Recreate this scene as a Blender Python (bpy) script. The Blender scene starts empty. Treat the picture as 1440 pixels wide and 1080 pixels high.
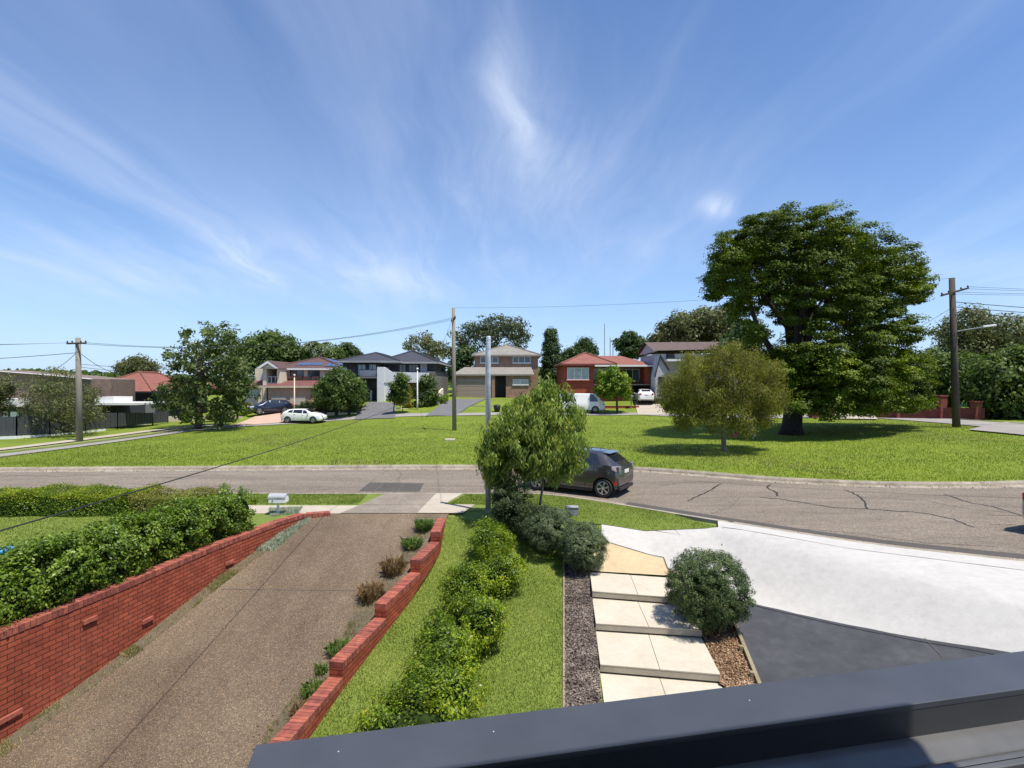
import bpy, bmesh, math, random
import numpy as np
from mathutils import Vector, Matrix
rng = np.random.default_rng(7)
random.seed(7)
SC = bpy.context.scene
COL = SC.collection
R = math.radians
# ------------------------------------------------------------------ camera model: one level lens, eye 3.7 m above the street
F, CX, CY, EYE = 780.0, 720.0, 540.0, 3.7
def PX(px, Y): return (px - CX) * Y / F
def PZ(py, Y): return EYE + (CY - py) * Y / F
def at(px, py, Y): return (PX(px, Y), Y, PZ(py, Y))
def interp(pts, x):
    if x <= pts[0][0]: return pts[0][1]
    for (a, b), (c, d) in zip(pts, pts[1:]):
        if x <= c: return b + (d - b) * (x - a) / (c - a)
    return pts[-1][1]
# ------------------------------------------------------------------ terrain
KERB_NEAR = [(-80,18.7),(-20,18.35),(-5,18.15),(0,18.2),(1,18.2),(2,17.6),(2.82,16.85),(4.36,15.5),(5.2,14.75),(6.5,13.65),(8.1,12.35),(10.5,11.15),(14,9.9),(20,8.6),(40,6.5),(80,4)]
KERB_FAR = [(-80,23.2),(-21.9,23.7),(-11.2,24.2),(-3.8,24.5),(4.65,24.2),(7.1,23.07),(10.1,21.2),(13.2,20.3),(16.6,20.15),(18.9,20.5),(26,22),(40,26),(80,40)]
def smooth_curve(pts, k=0.8):
    def f(x):
        s = 0; w = 0
        for i in range(-3, 4):
            g = math.exp(-(i*i)/4.0); s += g*interp(pts, x+i*k/3*1.4); w += g
        return s/w
    return f
KN = smooth_curve(KERB_NEAR); KF = smooth_curve(KERB_FAR)
PROF = [(-30,-2.6),(0,-1.95),(5,-1.55),(7.5,-1.3),(9.3,-1.12),(11.8,-.88),(12.7,-.77),(13.2,-.66),(14.0,-.38),(14.7,-.12),(15.1,.02),(15.6,.085),(16.1,.1),(200,.1)]
def GY(x, y): return interp(PROF, y + .6*max(0.0, x-3.5) + .9*max(0.0, x-5.0))
def GD(y): return .1 - .196*(15.4 - y) if y < 15.4 else .1
CTRL = [(-30,32,-.4),(-31,40,-.45),(-28,50,-.34),(-20,57,-.45),(-37,44,-.4),(-60,50,-.6),(-60,30,-.6),(-100,60,-.8),(-34,64,-.2),(-45,70,-.2),
 (-20,24.5,.0),(-10,24.6,.1),(0,24.8,.13),(8,23,.13),(18,21,.15),(-14,34,-.05),(-4.5,43,.1),(-10,50,.1),(-14,54,.05),(0,50,.35),(0,56,.65),(8,58,.65),(17,58,.8),
 (11,29,.17),(18.6,37,.3),(24,50,.75),(33,52,.8),(29,36.3,.9),(30,33,.9),(36,45,1.1),(48,50,1.4),(45,35,1.0),(60,40,1.2),
 (-22,66,1.3),(-27,68,1.3),(-19,61,.35),(-14,66,2.0),(-9,66,2.1),(-15,61,.7),(-5,76,1.95),(4,76,1.95),(-7,66,1.3),(6,66,1.7),(15,68,2.0),(10,63,1.2),(20,66,1.7),(27,66,1.9),(40,66,1.4),
 (0,100,3),(-40,100,1),(40,100,3),(0,160,4),(-100,160,2),(120,160,4),(0,400,6),(-300,300,4),(300,300,6),(0,900,8),(-500,900,6),(500,900,8),(150,60,1),(-200,20,-1),(200,20,1)]
_C = np.array(CTRL, float)
_A = np.linalg.norm(_C[:,None,:2]-_C[None,:,:2], axis=2)
_n = len(_C)
_M = np.block([[_A - 1e-9*np.eye(_n), np.ones((_n,1))],[np.ones((1,_n)), np.zeros((1,1))]])
_W = np.linalg.solve(_M, np.append(_C[:,2], 0))
def GPv(x, y):
    x = np.atleast_1d(np.asarray(x, float)); y = np.atleast_1d(np.asarray(y, float))
    d = np.sqrt((x[:,None]-_C[None,:,0])**2 + (y[:,None]-_C[None,:,1])**2 + 4.0) - 2.0*0
    z = d @ _W[:-1] + _W[-1]
    kf = np.array([KF(a) for a in x]) if len(x) < 4000 else np.interp(x, _kx, _ky)
    t = np.clip((y-kf)/4.0, 0, 1); t = t*t*(3-2*t)
    return .13*(1-t) + z*t
_kx = np.linspace(-80, 80, 600); _ky = np.array([KF(a) for a in _kx])
def GP(x, y): return float(GPv(x, y)[0])
def G(x, y):
    if y > KF(x): return GP(x, y)
    if y > KN(x): return 0.0
    return GY(x, y)
def cast(px, py, g=G, y0=2.0, y1=140.0):
    """where the line of sight through a picture point meets the ground"""
    Y = y0; st = .1
    while Y < y1:
        if EYE - (py-CY)/F*Y <= g(PX(px, Y), Y): break
        Y += st; st = max(.1, Y*.01)
    a, b = Y-st, Y
    for _ in range(24):
        m = (a+b)/2
        if EYE - (py-CY)/F*m <= g(PX(px, m), m): b = m
        else: a = m
    return (PX(px, b), b, g(PX(px, b), b))
def on(px, py, z):
    Y = F*(EYE-z)/(py-CY); return (PX(px, Y), Y, z)
# ------------------------------------------------------------------ materials
def nt(name):
    m = bpy.data.materials.new(name); m.use_nodes = True
    n = m.node_tree.nodes; l = m.node_tree.links
    return m, n, l, n['Principled BSDF']
def rgba(c): return (c[0], c[1], c[2], 1)
def plain(name, col, rough=.6, metal=0, spec=.5, var=.12, scale=3.0, bump=0.0, bscale=60.0, coat=0.0):
    m, n, l, b = nt(name)
    b.inputs['Roughness'].default_value = rough; b.inputs['Metallic'].default_value = metal
    b.inputs['Specular IOR Level'].default_value = spec; b.inputs['Coat Weight'].default_value = coat
    tc = n.new('ShaderNodeTexCoord')
    if var:
        no = n.new('ShaderNodeTexNoise'); no.inputs['Scale'].default_value = scale; no.inputs['Detail'].default_value = 6
        l.new(tc.outputs['Object'], no.inputs['Vector'])
        r = n.new('ShaderNodeValToRGB')
        r.color_ramp.elements[0].position = .3; r.color_ramp.elements[1].position = .7
        r.color_ramp.elements[0].color = rgba([c*(1-var) for c in col]); r.color_ramp.elements[1].color = rgba([min(1, c*(1+var)) for c in col])
        l.new(no.outputs['Fac'], r.inputs['Fac']); l.new(r.outputs['Color'], b.inputs['Base Color'])
    else: b.inputs['Base Color'].default_value = rgba(col)
    if bump:
        n2 = n.new('ShaderNodeTexNoise'); n2.inputs['Scale'].default_value = bscale; n2.inputs['Detail'].default_value = 4
        l.new(tc.outputs['Object'], n2.inputs['Vector'])
        bp = n.new('ShaderNodeBump'); bp.inputs['Strength'].default_value = bump; bp.inputs['Distance'].default_value = .02
        l.new(n2.outputs['Fac'], bp.inputs['Height']); l.new(bp.outputs['Normal'], b.inputs['Normal'])
    return m
def ramp(n, stops):
    r = n.new('ShaderNodeValToRGB'); cr = r.color_ramp
    while len(cr.elements) < len(stops): cr.elements.new(.5)
    for e, (p, c) in zip(cr.elements, stops): e.position = p; e.color = rgba(c)
    return r
def ground_mat(name, stops, scales=(0.6, 9, 60), weights=(.35,.3,.35), rough=.9, bump=.6, bdist=.03, vor=0, vstops=None, aniso=(1,1,1)):
    """several octaves of noise from wide patches to single grains"""
    m, n, l, b = nt(name); b.inputs['Roughness'].default_value = rough; b.inputs['Specular IOR Level'].default_value = .25
    tc = n.new('ShaderNodeTexCoord'); mp = n.new('ShaderNodeMapping'); mp.inputs['Scale'].default_value = aniso
    l.new(tc.outputs['Object'], mp.inputs['Vector'])
    acc = None
    for s, w in zip(scales, weights):
        no = n.new('ShaderNodeTexNoise'); no.inputs['Scale'].default_value = s; no.inputs['Detail'].default_value = 5; no.inputs['Roughness'].default_value = .6
        l.new(mp.outputs['Vector'], no.inputs['Vector'])
        mu = n.new('ShaderNodeMath'); mu.operation = 'MULTIPLY'; mu.inputs[1].default_value = w; l.new(no.outputs['Fac'], mu.inputs[0])
        if acc is None: acc = mu
        else:
            ad = n.new('ShaderNodeMath'); ad.operation = 'ADD'; l.new(acc.outputs[0], ad.inputs[0]); l.new(mu.outputs[0], ad.inputs[1]); acc = ad
    r = ramp(n, stops); l.new(acc.outputs[0], r.inputs['Fac']); out = r.outputs['Color']
    hsrc = acc.outputs[0]
    if vor:
        v = n.new('ShaderNodeTexVoronoi'); v.inputs['Scale'].default_value = vor; l.new(tc.outputs['Object'], v.inputs['Vector'])
        sp = n.new('ShaderNodeSeparateColor'); l.new(v.outputs['Color'], sp.inputs[0])
        vr = ramp(n, vstops); l.new(sp.outputs[0], vr.inputs['Fac'])
        mx = n.new('ShaderNodeMix'); mx.data_type = 'RGBA'; mx.blend_type = 'MULTIPLY'; mx.inputs[0].default_value = 1
        l.new(out, mx.inputs[6]); l.new(vr.outputs['Color'], mx.inputs[7]); out = mx.outputs[2]
        inv = n.new('ShaderNodeMath'); inv.operation = 'SUBTRACT'; inv.inputs[0].default_value = 1; l.new(v.outputs['Distance'], inv.inputs[1]); hsrc = inv.outputs[0]
    l.new(out, b.inputs['Base Color'])
    bp = n.new('ShaderNodeBump'); bp.inputs['Strength'].default_value = bump; bp.inputs['Distance'].default_value = bdist
    l.new(hsrc, bp.inputs['Height']); l.new(bp.outputs['Normal'], b.inputs['Normal'])
    return m
def brick_mat(name, c1, c2, mortar, bw=.24, bh=.086, ms=.008, rough=.85, squash=1.0, var=.25, offset=.5, bump=.5):
    m, n, l, b = nt(name); b.inputs['Roughness'].default_value = rough; b.inputs['Specular IOR Level'].default_value = .2
    tc = n.new('ShaderNodeTexCoord'); sx = n.new('ShaderNodeSeparateXYZ'); l.new(tc.outputs['Object'], sx.inputs[0])
    ad = n.new('ShaderNodeMath'); ad.operation = 'ADD'; l.new(sx.outputs[0], ad.inputs[0]); l.new(sx.outputs[1], ad.inputs[1])
    cb = n.new('ShaderNodeCombineXYZ'); l.new(ad.outputs[0], cb.inputs[0]); l.new(sx.outputs[2], cb.inputs[1])
    br = n.new('ShaderNodeTexBrick'); br.offset = offset
    for k, v in (('Scale',1.0),('Mortar Size',ms),('Mortar Smooth',.1),('Bias',0),('Brick Width',bw),('Row Height',bh)): br.inputs[k].default_value = v
    br.inputs['Color1'].default_value = rgba(c1); br.inputs['Color2'].default_value = rgba(c2); br.inputs['Mortar'].default_value = rgba(mortar)
    l.new(cb.outputs[0], br.inputs['Vector'])
    no = n.new('ShaderNodeTexNoise'); no.inputs['Scale'].default_value = 2.2; no.inputs['Detail'].default_value = 8; no.inputs['Roughness'].default_value = .7; l.new(tc.outputs['Object'], no.inputs['Vector'])
    r = ramp(n, [(.3,(1-var,)*3),(.7,(1+var,)*3)]); l.new(no.outputs['Fac'], r.inputs['Fac'])
    mx = n.new('ShaderNodeMix'); mx.data_type = 'RGBA'; mx.blend_type = 'MULTIPLY'; mx.inputs[0].default_value = 1
    l.new(br.outputs['Color'], mx.inputs[6]); l.new(r.outputs['Color'], mx.inputs[7]); l.new(mx.outputs[2], b.inputs['Base Color'])
    st_ = n.new('ShaderNodeTexNoise'); st_.inputs['Scale'].default_value = .9; st_.inputs['Detail'].default_value = 10; st_.inputs['Roughness'].default_value = .75; l.new(tc.outputs['Object'], st_.inputs['Vector'])
    sr = ramp(n, [(.56,(0,0,0)),(.78,(.45,)*3)]); l.new(st_.outputs['Fac'], sr.inputs['Fac'])
    m2 = n.new('ShaderNodeMix'); m2.data_type = 'RGBA'; l.new(sr.outputs['Color'], m2.inputs[0]); l.new(mx.outputs[2], m2.inputs[6]); m2.inputs[7].default_value = (c1[0]*1.15+.06, c1[1]*1.6+.06, c1[2]*1.6+.06, 1); l.new(m2.outputs[2], b.inputs['Base Color'])
    bp = n.new('ShaderNodeBump'); bp.inputs['Strength'].default_value = bump; bp.inputs['Distance'].default_value = .012; bp.invert = True
    l.new(br.outputs['Fac'], bp.inputs['Height']); l.new(bp.outputs['Normal'], b.inputs['Normal'])
    return m
def leaf_mat(name, stops, rough=.5, trans=.35, clump=None, spec=.22, rnd=.55):
    m, n, l, b = nt(name); b.inputs['Roughness'].default_value = rough; b.inputs['Specular IOR Level'].default_value = spec
    ge = n.new('ShaderNodeNewGeometry'); tc = n.new('ShaderNodeTexCoord')
    no = n.new('ShaderNodeTexNoise'); no.inputs['Scale'].default_value = clump or 1.2; no.inputs['Detail'].default_value = 2; l.new(tc.outputs['Object'], no.inputs['Vector'])
    a = n.new('ShaderNodeMath'); a.operation = 'MULTIPLY'; a.inputs[1].default_value = rnd; l.new(ge.outputs['Random Per Island'], a.inputs[0])
    a2 = n.new('ShaderNodeMath'); a2.operation = 'MULTIPLY_ADD'; a2.inputs[1].default_value = 1.1+(.55-rnd)*.8; a2.inputs[2].default_value = -.32+(.55-rnd)*.1; l.new(no.outputs['Fac'], a2.inputs[0])
    a3 = n.new('ShaderNodeMath'); a3.operation = 'ADD'; l.new(a.outputs[0], a3.inputs[0]); l.new(a2.outputs[0], a3.inputs[1])
    r = ramp(n, stops); l.new(a3.outputs[0], r.inputs['Fac']); l.new(r.outputs['Color'], b.inputs['Base Color'])
    t = n.new('ShaderNodeBsdfTranslucent'); hs = n.new('ShaderNodeHueSaturation'); hs.inputs['Value'].default_value = 1.5; hs.inputs['Saturation'].default_value = 1.15
    l.new(r.outputs['Color'], hs.inputs['Color']); l.new(hs.outputs['Color'], t.inputs['Color'])
    mx = n.new('ShaderNodeMixShader'); mx.inputs[0].default_value = trans
    l.new(b.outputs[0], mx.inputs[1]); l.new(t.outputs[0], mx.inputs[2]); l.new(mx.outputs[0], n['Material Output'].inputs['Surface'])
    return m
# ------------------------------------------------------------------ objects
ORG = {}
def link(o, parent=None):
    COL.objects.link(o)
    if parent is not None: o.parent = parent
def origin(o):
    return ORG.get(o.name, Vector((0,0,0)))
def tag(o, label, cat=None, group=None, kind=None):
    if label: o['label'] = label
    if cat: o['category'] = cat
    if group: o['group'] = group
    if kind: o['kind'] = kind
    return o
def thing(name, loc, label, cat, group=None):
    o = bpy.data.objects.new(name, None); COL.objects.link(o); o.location = loc; o.empty_display_size = .3
    ORG[o.name] = Vector(loc); return tag(o, label, cat, group)
class MB:
    def __init__(s): s.v = []; s.f = []
    def add(s, vs, fs):
        b = len(s.v); s.v += [tuple(p) for p in vs]; s.f += [tuple(i+b for i in f) for f in fs]; return s
    def box(s, x0, x1, y0, y1, z0, z1):
        return s.add([(x0,y0,z0),(x1,y0,z0),(x1,y1,z0),(x0,y1,z0),(x0,y0,z1),(x1,y0,z1),(x1,y1,z1),(x0,y1,z1)],
                     [(0,3,2,1),(4,5,6,7),(0,1,5,4),(1,2,6,5),(2,3,7,6),(3,0,4,7)])
    def obox(s, c, u, v, w):
        """box from centre and three half-axis vectors"""
        c, u, v, w = map(Vector, (c, u, v, w)); P = []
        for k in (-1, 1):
            for a, b in ((-1,-1),(1,-1),(1,1),(-1,1)): P.append(c + a*u + b*v + k*w)
        return s.add(P, [(0,3,2,1),(4,5,6,7),(0,1,5,4),(1,2,6,5),(2,3,7,6),(3,0,4,7)])
    def prism(s, poly, d):
        d = Vector(d); n = len(poly); P = [Vector(p) for p in poly]
        s.add(P + [p+d for p in P], [tuple(range(n))[::-1], tuple(range(n, 2*n))] + [(i, (i+1) % n, n+(i+1) % n, n+i) for i in range(n)]); return s
    def quad(s, *p): return s.add(p, [tuple(range(len(p)))])
    def tube(s, pts, r, seg=8, cap=True):
        pts = [Vector(p) for p in pts]; rs = r if isinstance(r, (list, tuple)) else [r]*len(pts)
        b = len(s.v); prev = None
        for i, p in enumerate(pts):
            t = (pts[min(i+1, len(pts)-1)] - pts[max(i-1, 0)]).normalized()
            if prev is None:
                a = Vector((1,0,0)) if abs(t.x) < .8 else Vector((0,1,0)); u = (a - t*a.dot(t)).normalized()
            else: u = (prev - t*prev.dot(t)); u = u.normalized() if u.length > 1e-6 else prev
            prev = u; w = t.cross(u)
            for k in range(seg):
                an = 2*math.pi*k/seg; s.v.append(tuple(p + (u*math.cos(an) + w*math.sin(an))*rs[i]))
        for i in range(len(pts)-1):
            for k in range(seg):
                a = b+i*seg+k; c = b+i*seg+(k+1) % seg; s.f.append((a, c, c+seg, a+seg))
        if cap:
            s.f.append(tuple(b+k for k in range(seg))[::-1]); s.f.append(tuple(b+(len(pts)-1)*seg+k for k in range(seg)))
        return s
    def lathe(s, c, prof, seg=20, axis='z', cap=True):
        b = len(s.v); c = Vector(c)
        for r, h in prof:
            for k in range(seg):
                a = 2*math.pi*k/seg; x, y = r*math.cos(a), r*math.sin(a)
                s.v.append(tuple(c + (Vector((x,y,h)) if axis == 'z' else Vector((x,h,y)) if axis == 'y' else Vector((h,x,y)))))
        for i in range(len(prof)-1):
            for k in range(seg):
                a = b+i*seg+k; d = b+i*seg+(k+1) % seg; s.f.append((a, d, d+seg, a+seg))
        if cap: s.f.append(tuple(b+k for k in range(seg))[::-1]); s.f.append(tuple(b+(len(prof)-1)*seg+k for k in range(seg)))
        return s
    def build(s, name, mat, parent=None, smooth=False, bevel=0, org=None, world=True, solid=0):
        o0 = Vector(org) if org is not None else (origin(parent) if (parent is not None and world) else Vector((0,0,0)))
        me = bpy.data.meshes.new(name); me.from_pydata([(x-o0.x, y-o0.y, z-o0.z) for x, y, z in s.v], [], s.f); me.update()
        if mat: me.materials.append(mat)
        bm = bmesh.new(); bm.from_mesh(me); bmesh.ops.recalc_face_normals(bm, faces=bm.faces); bm.to_mesh(me); bm.free()
        if smooth: me.polygons.foreach_set('use_smooth', [True]*len(me.polygons))
        o = bpy.data.objects.new(name, me); link(o, parent)
        if parent is None:
            o.location = o0
        ORG[o.name] = o0
        if bevel:
            md = o.modifiers.new('bevel', 'BEVEL'); md.width = bevel; md.segments = 2; md.limit_method = 'ANGLE'; md.angle_limit = R(40)
        return o
def np_mesh(name, V, Fc, mat, parent=None, k=4):
    """V (n,3) world positions, Fc (m,k) indices"""
    o0 = origin(parent) if parent is not None else Vector((0,0,0))
    V = np.asarray(V, np.float32) - np.array(o0, np.float32)
    me = bpy.data.meshes.new(name); m = len(Fc)
    me.vertices.add(len(V)); me.vertices.foreach_set('co', V.ravel())
    me.loops.add(m*k); me.loops.foreach_set('vertex_index', np.asarray(Fc, np.int32).ravel())
    me.polygons.add(m); me.polygons.foreach_set('loop_start', np.arange(0, m*k, k, dtype=np.int32)); me.polygons.foreach_set('loop_total', np.full(m, k, np.int32))
    me.update(calc_edges=True); me.materials.append(mat)
    o = bpy.data.objects.new(name, me); link(o, parent); ORG[o.name] = o0
    return o
# ------------------------------------------------------------------ sheets laid on the ground
BREAKS = [p[0] for p in PROF[1:-1]]
def sheet(name, poly, mat, g=GY, off=.004, parent=None, breaks=True, cell=0, thick=0):
    """a polygon given in plan, cut where the ground folds and laid on it"""
    bm = bmesh.new(); vs = [bm.verts.new((x, y, 0)) for x, y in poly]; bm.faces.new(vs)
    bmesh.ops.triangulate(bm, faces=bm.faces)
    def cut(co, no): bmesh.ops.bisect_plane(bm, geom=bm.verts[:]+bm.edges[:]+bm.faces[:], plane_co=co, plane_no=no, dist=1e-5)
    if breaks:
        for b in BREAKS:
            cut((0, b, 0), (0, 1, 0)); cut((3.5, b, 0), (.6, 1, 0)); cut((5.0, b-.9, 0), (1.5, 1, 0))
        cut((3.5, 0, 0), (1, 0, 0)); cut((5.0, 0, 0), (1, 0, 0))
    if cell:
        xs = [p[0] for p in poly]; ys = [p[1] for p in poly]
        a = min(xs)
        while a < max(xs): a += cell; cut((a, 0, 0), (1, 0, 0))
        a = min(ys)
        while a < max(ys): a += cell; cut((0, a, 0), (0, 1, 0))
    for v in bm.verts: v.co.z = g(v.co.x, v.co.y) + off
    bmesh.ops.recalc_face_normals(bm, faces=bm.faces)
    for f in bm.faces:
        if f.normal.z < 0: f.normal_flip()
    me = bpy.data.meshes.new(name); bm.to_mesh(me); bm.free(); me.materials.append(mat); me.polygons.foreach_set('use_smooth', [True]*len(me.polygons))
    o = bpy.data.objects.new(name, me); link(o, parent); ORG[o.name] = Vector((0,0,0)); return o
def loft(name, rows, mat, smooth=True, parent=None):
    n = len(rows[0]); V = []; Fc = []
    for r in rows: V += r
    for i in range(len(rows)-1):
        for j in range(n-1): Fc.append((i*n+j, i*n+j+1, (i+1)*n+j+1, (i+1)*n+j))
    m = MB(); m.add(V, Fc); o = m.build(name, mat, parent, smooth=smooth)
    return o
def inside(px, py, poly):
    c = np.zeros(px.shape, bool); n = len(poly)
    for i in range(n):
        x1, y1 = poly[i]; x2, y2 = poly[(i+1) % n]
        k = ((y1 > py) != (y2 > py)) & (px < (x2-x1)*(py-y1)/((y2-y1) or 1e-9)+x1); c ^= k
    return c
def blades(name, poly, n, h, w, mat, gz, lean=.5, hv=.5, weight=None):
    """n single blades of grass scattered inside a plan polygon"""
    P = np.array(poly); lo, hi = P.min(0), P.max(0); X = []; Y = []; tot = 0
    while tot < n:
        x = rng.uniform(lo[0], hi[0], n); y = rng.uniform(lo[1], hi[1], n); k = inside(x, y, poly)
        if weight is not None: k &= rng.random(n) < weight(x, y)
        X.append(x[k]); Y.append(y[k]); tot += k.sum()
    x = np.concatenate(X)[:n]; y = np.concatenate(Y)[:n]; z = gz(x, y)
    a = rng.uniform(0, 2*np.pi, n); hh = h*(1+hv*rng.normal(0, .5, n)).clip(.3, 2); ll = rng.uniform(0, lean, n)*hh; b = rng.uniform(0, 2*np.pi, n)
    dx, dy = np.cos(a)*w/2, np.sin(a)*w/2
    V = np.stack([np.stack([x-dx, y-dy, z-.005], 1), np.stack([x+dx, y+dy, z-.005], 1), np.stack([x+np.cos(b)*ll, y+np.sin(b)*ll, z+hh], 1)], 1).reshape(-1, 3)
    return np_mesh(name, V, np.arange(3*n).reshape(-1, 3), mat, None, 3)
# ------------------------------------------------------------------ foliage
def rand_dirs(n):
    v = rng.normal(size=(n, 3)); return v/np.linalg.norm(v, axis=1, keepdims=True)
def leaves(name, C, N, L, W, mat, parent, droop=0.0, fold=True):
    """one bent four-point leaf at each centre"""
    n = len(C); T = rand_dirs(n)
    if droop: T[:,2] = T[:,2]*(1-droop) - droop*1.6; T /= np.linalg.norm(T, axis=1, keepdims=True)
    N = N + rng.normal(0, .45, (n, 3)); N /= np.linalg.norm(N, axis=1, keepdims=True)
    T = T - N*(T*N).sum(1, keepdims=True)*(1-droop*.9); T /= np.linalg.norm(T, axis=1, keepdims=True)+1e-9
    S = np.cross(N, T); S /= np.linalg.norm(S, axis=1, keepdims=True)+1e-9
    l = (L*rng.uniform(.6, 1.25, n))[:,None]; w = (W*rng.uniform(.7, 1.2, n))[:,None]
    V = np.stack([C - T*l*.5, C + S*w*.5 + N*w*.12, C + T*l*.5 - N*l*.06, C - S*w*.5 + N*w*.12], 1).reshape(-1, 3)
    return np_mesh(name, V, np.arange(4*n).reshape(-1, 4), mat, parent, 4)
def crown_points(lobes, sub, per, cr, shell=.55, up=.25, flat=.75):
    """leaf centres gathered in small sprays spread over lobes (x,y,z,rx,ry,rz)"""
    C = []; N = []
    vol = np.array([(a[3]*a[4]+a[4]*a[5]+a[3]*a[5]) for a in lobes]); cnt = np.maximum(2, (sub*vol/vol.sum()).astype(int))
    for a, k in zip(lobes, cnt):
        c = np.array(a[:3]); r = np.array(a[3:6]); d = rand_dirs(k)
        rad = (shell + (1.08-shell)*rng.random(k)**.6)[:,None]*(1+.10*np.sin(d[:,:1]*5+a[0])*np.cos(d[:,1:2]*6+a[1]))
        p = c + d*r*rad
        for q, dd in zip(p, d):
            s = cr*rng.uniform(.6, 1.35); m = max(3, int(per*rng.uniform(.6, 1.3)))
            o = rand_dirs(m)*(rng.random(m)**.45)[:,None]*s*1.02; o[:,2] *= flat
            C.append(q+o); nn = dd*.8 + o/s*.5 + np.array([0, 0, up]); N.append(nn)
    return np.concatenate(C), np.concatenate(N)
def limbs(base, top, lobes, r0, n, seg=7, fork=.45, wig=.12):
    m = MB(); b = Vector(base); t = Vector(top); h = (t-b).length
    pts = [b + (t-b)*f + Vector((random.uniform(-1,1), random.uniform(-1,1), 0))*wig*h*.12*(f > 0) for f in (0, .06, .25, .5, .75, 1)]
    m.tube(pts, [r0*1.45, r0*1.05, r0*.9, r0*.75, r0*.55, r0*.3], seg+2)
    ls = sorted(lobes, key=lambda a: -a[3]*a[5]); ls = ls[:n] if n < len(ls) else ls
    for a in ls:
        f = random.uniform(fork, .95); s = b + (t-b)*f; e = Vector(a[:3]); e = e + (e-s)*.02
        mid = s + (e-s)*.5 + Vector((random.uniform(-1,1), random.uniform(-1,1), random.uniform(-.6,.4)))*(e-s).length*.12
        rr = r0*(.55-.3*f); m.tube([s, s+(mid-s)*.5+Vector((0,0,.02)), mid, e], [rr, rr*.8, rr*.6, rr*.12], seg-1)
        for _ in range(3):
            g = random.uniform(.35, .9); q = mid + (e-mid)*g; d = Vector((random.uniform(-1,1), random.uniform(-1,1), random.uniform(-.2,1)))*min(a[3], a[5])*.55
            m.tube([q, q+d*.5, q+d], [rr*.3, rr*.2, rr*.05], 5)
    return m
DENS = 2.2
def tree(name, base, top, lobes, leafm, barkm, label, cat='tree', group=None, sub=300, per=14, cr=.35, L=.12, W=.06, r0=.2, nl=12, droop=0, shell=.5, fork=.45, flat=.75, up=.25, dens=None):
    t = thing(name, base, label, cat, group)
    limbs(base, top, lobes, r0, nl, fork=fork).build('trunk', barkm, t, smooth=True)
    C, N = crown_points(lobes, int(sub*(dens or DENS)), int(per*1.5), cr, shell, up, flat)
    leaves('crown', C, N, L*1.12, W*1.2, leafm, t, droop)
    return t
def pxlobes(L, Y, deep=1.0, cxp=None, Rp=None):
    """lobes given as picture circles at distance Y, repeated in depth so that the crown is as deep as wide"""
    out = []
    for a in L:
        px, py, r = a[:3]; m = Y/F; ry = a[3] if len(a) > 3 else r
        ds = [0]
        if cxp is not None:
            k = math.sqrt(max(0, Rp*Rp-(px-cxp)**2))*m*deep
            ds = [0, -k*.75, k*.75] if k > r*m*.8 else [0]
        for d in ds:
            s = (Y+d)/Y if False else 1
            out.append((PX(px, Y)*(1+.75*d/Y), Y+d, EYE+(PZ(py, Y)-EYE)*(1+(.75*d/Y if d < 0 else 0))-(abs(d)*.06), r*m*(1+.5*min(d,0)/Y), r*m, ry*m*(1+.5*min(d,0)/Y)))
    return out
# ================================================================== materials
ASPH = ground_mat('asphalt', [(.32,(.115,.094,.074)),(.48,(.18,.15,.12)),(.66,(.25,.21,.168))], (.35,2.2,45), (.45,.3,.25), bump=.5, bdist=.01, aniso=(.3,1.7,1), vor=55, vstops=[(0,(.55,.55,.55)),(.6,(1,1,1)),(1,(1.5,1.48,1.45))])
ASPH_DK = ground_mat('asphalt_patch', [(.3,(.055,.05,.045)),(.7,(.10,.09,.08))], (.8,6,60), (.3,.3,.4), bump=.4, bdist=.01)
SEALM = plain('crack_sealant', (.03,.028,.027), .5, var=.3)
CONC = ground_mat('concrete', [(.3,(.30,.26,.205)),(.7,(.46,.41,.335))], (.7,6,50), (.5,.3,.2), bump=.3, bdist=.008)
KERBM = ground_mat('kerb_concrete', [(.3,(.13,.11,.085)),(.45,(.24,.205,.16)),(.58,(.34,.295,.235)),(.72,(.44,.39,.32))], (1.0,5,50), (.45,.35,.2), bump=.4, bdist=.01)
WHITEC = ground_mat('pale_stencilled_concrete', [(.34,(.375,.36,.335)),(.5,(.435,.42,.393)),(.64,(.475,.46,.433))], (1.5,7,45), (.3,.4,.3), rough=.8, bump=.35, bdist=.012)
DARKC = ground_mat('charcoal_concrete', [(.34,(.040,.041,.046)),(.5,(.055,.056,.062)),(.66,(.078,.079,.087))], (1.6,5,50), (.5,.35,.15), rough=.6, bump=.15, bdist=.01)
AGG = ground_mat('exposed_aggregate', [(.28,(.062,.045,.032)),(.40,(.115,.087,.062)),(.54,(.165,.128,.093)),(.70,(.235,.19,.14))], (.35,1.9,60), (.5,.3,.2), bump=.8, bdist=.01, vor=100, vstops=[(0,(.55,.52,.5)),(.55,(.95,.92,.88)),(.85,(1.3,1.25,1.15)),(1,(2.4,2.2,1.9))], aniso=(1,.45,1))
AGGOLD = ground_mat('old_crossover_concrete', [(.28,(.15,.125,.10)),(.5,(.22,.185,.15)),(.7,(.30,.26,.21))], (.6,4,60), (.45,.3,.25), bump=.5, bdist=.01, vor=70, vstops=[(0,(.7,.7,.7)),(.6,(1,1,1)),(1,(1.4,1.4,1.4))])
CREAM = ground_mat('cream_paving', [(.3,(.40,.35,.27)),(.5,(.48,.43,.345)),(.7,(.54,.49,.41))], (1.3,9,60), (.5,.35,.15), rough=.75, bump=.12, bdist=.006)
SAND = ground_mat('sandy_landing', [(.3,(.38,.29,.17)),(.5,(.46,.36,.22)),(.7,(.53,.43,.28))], (1.8,9,60), (.45,.35,.2), rough=.85, bump=.2, bdist=.006)
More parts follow.
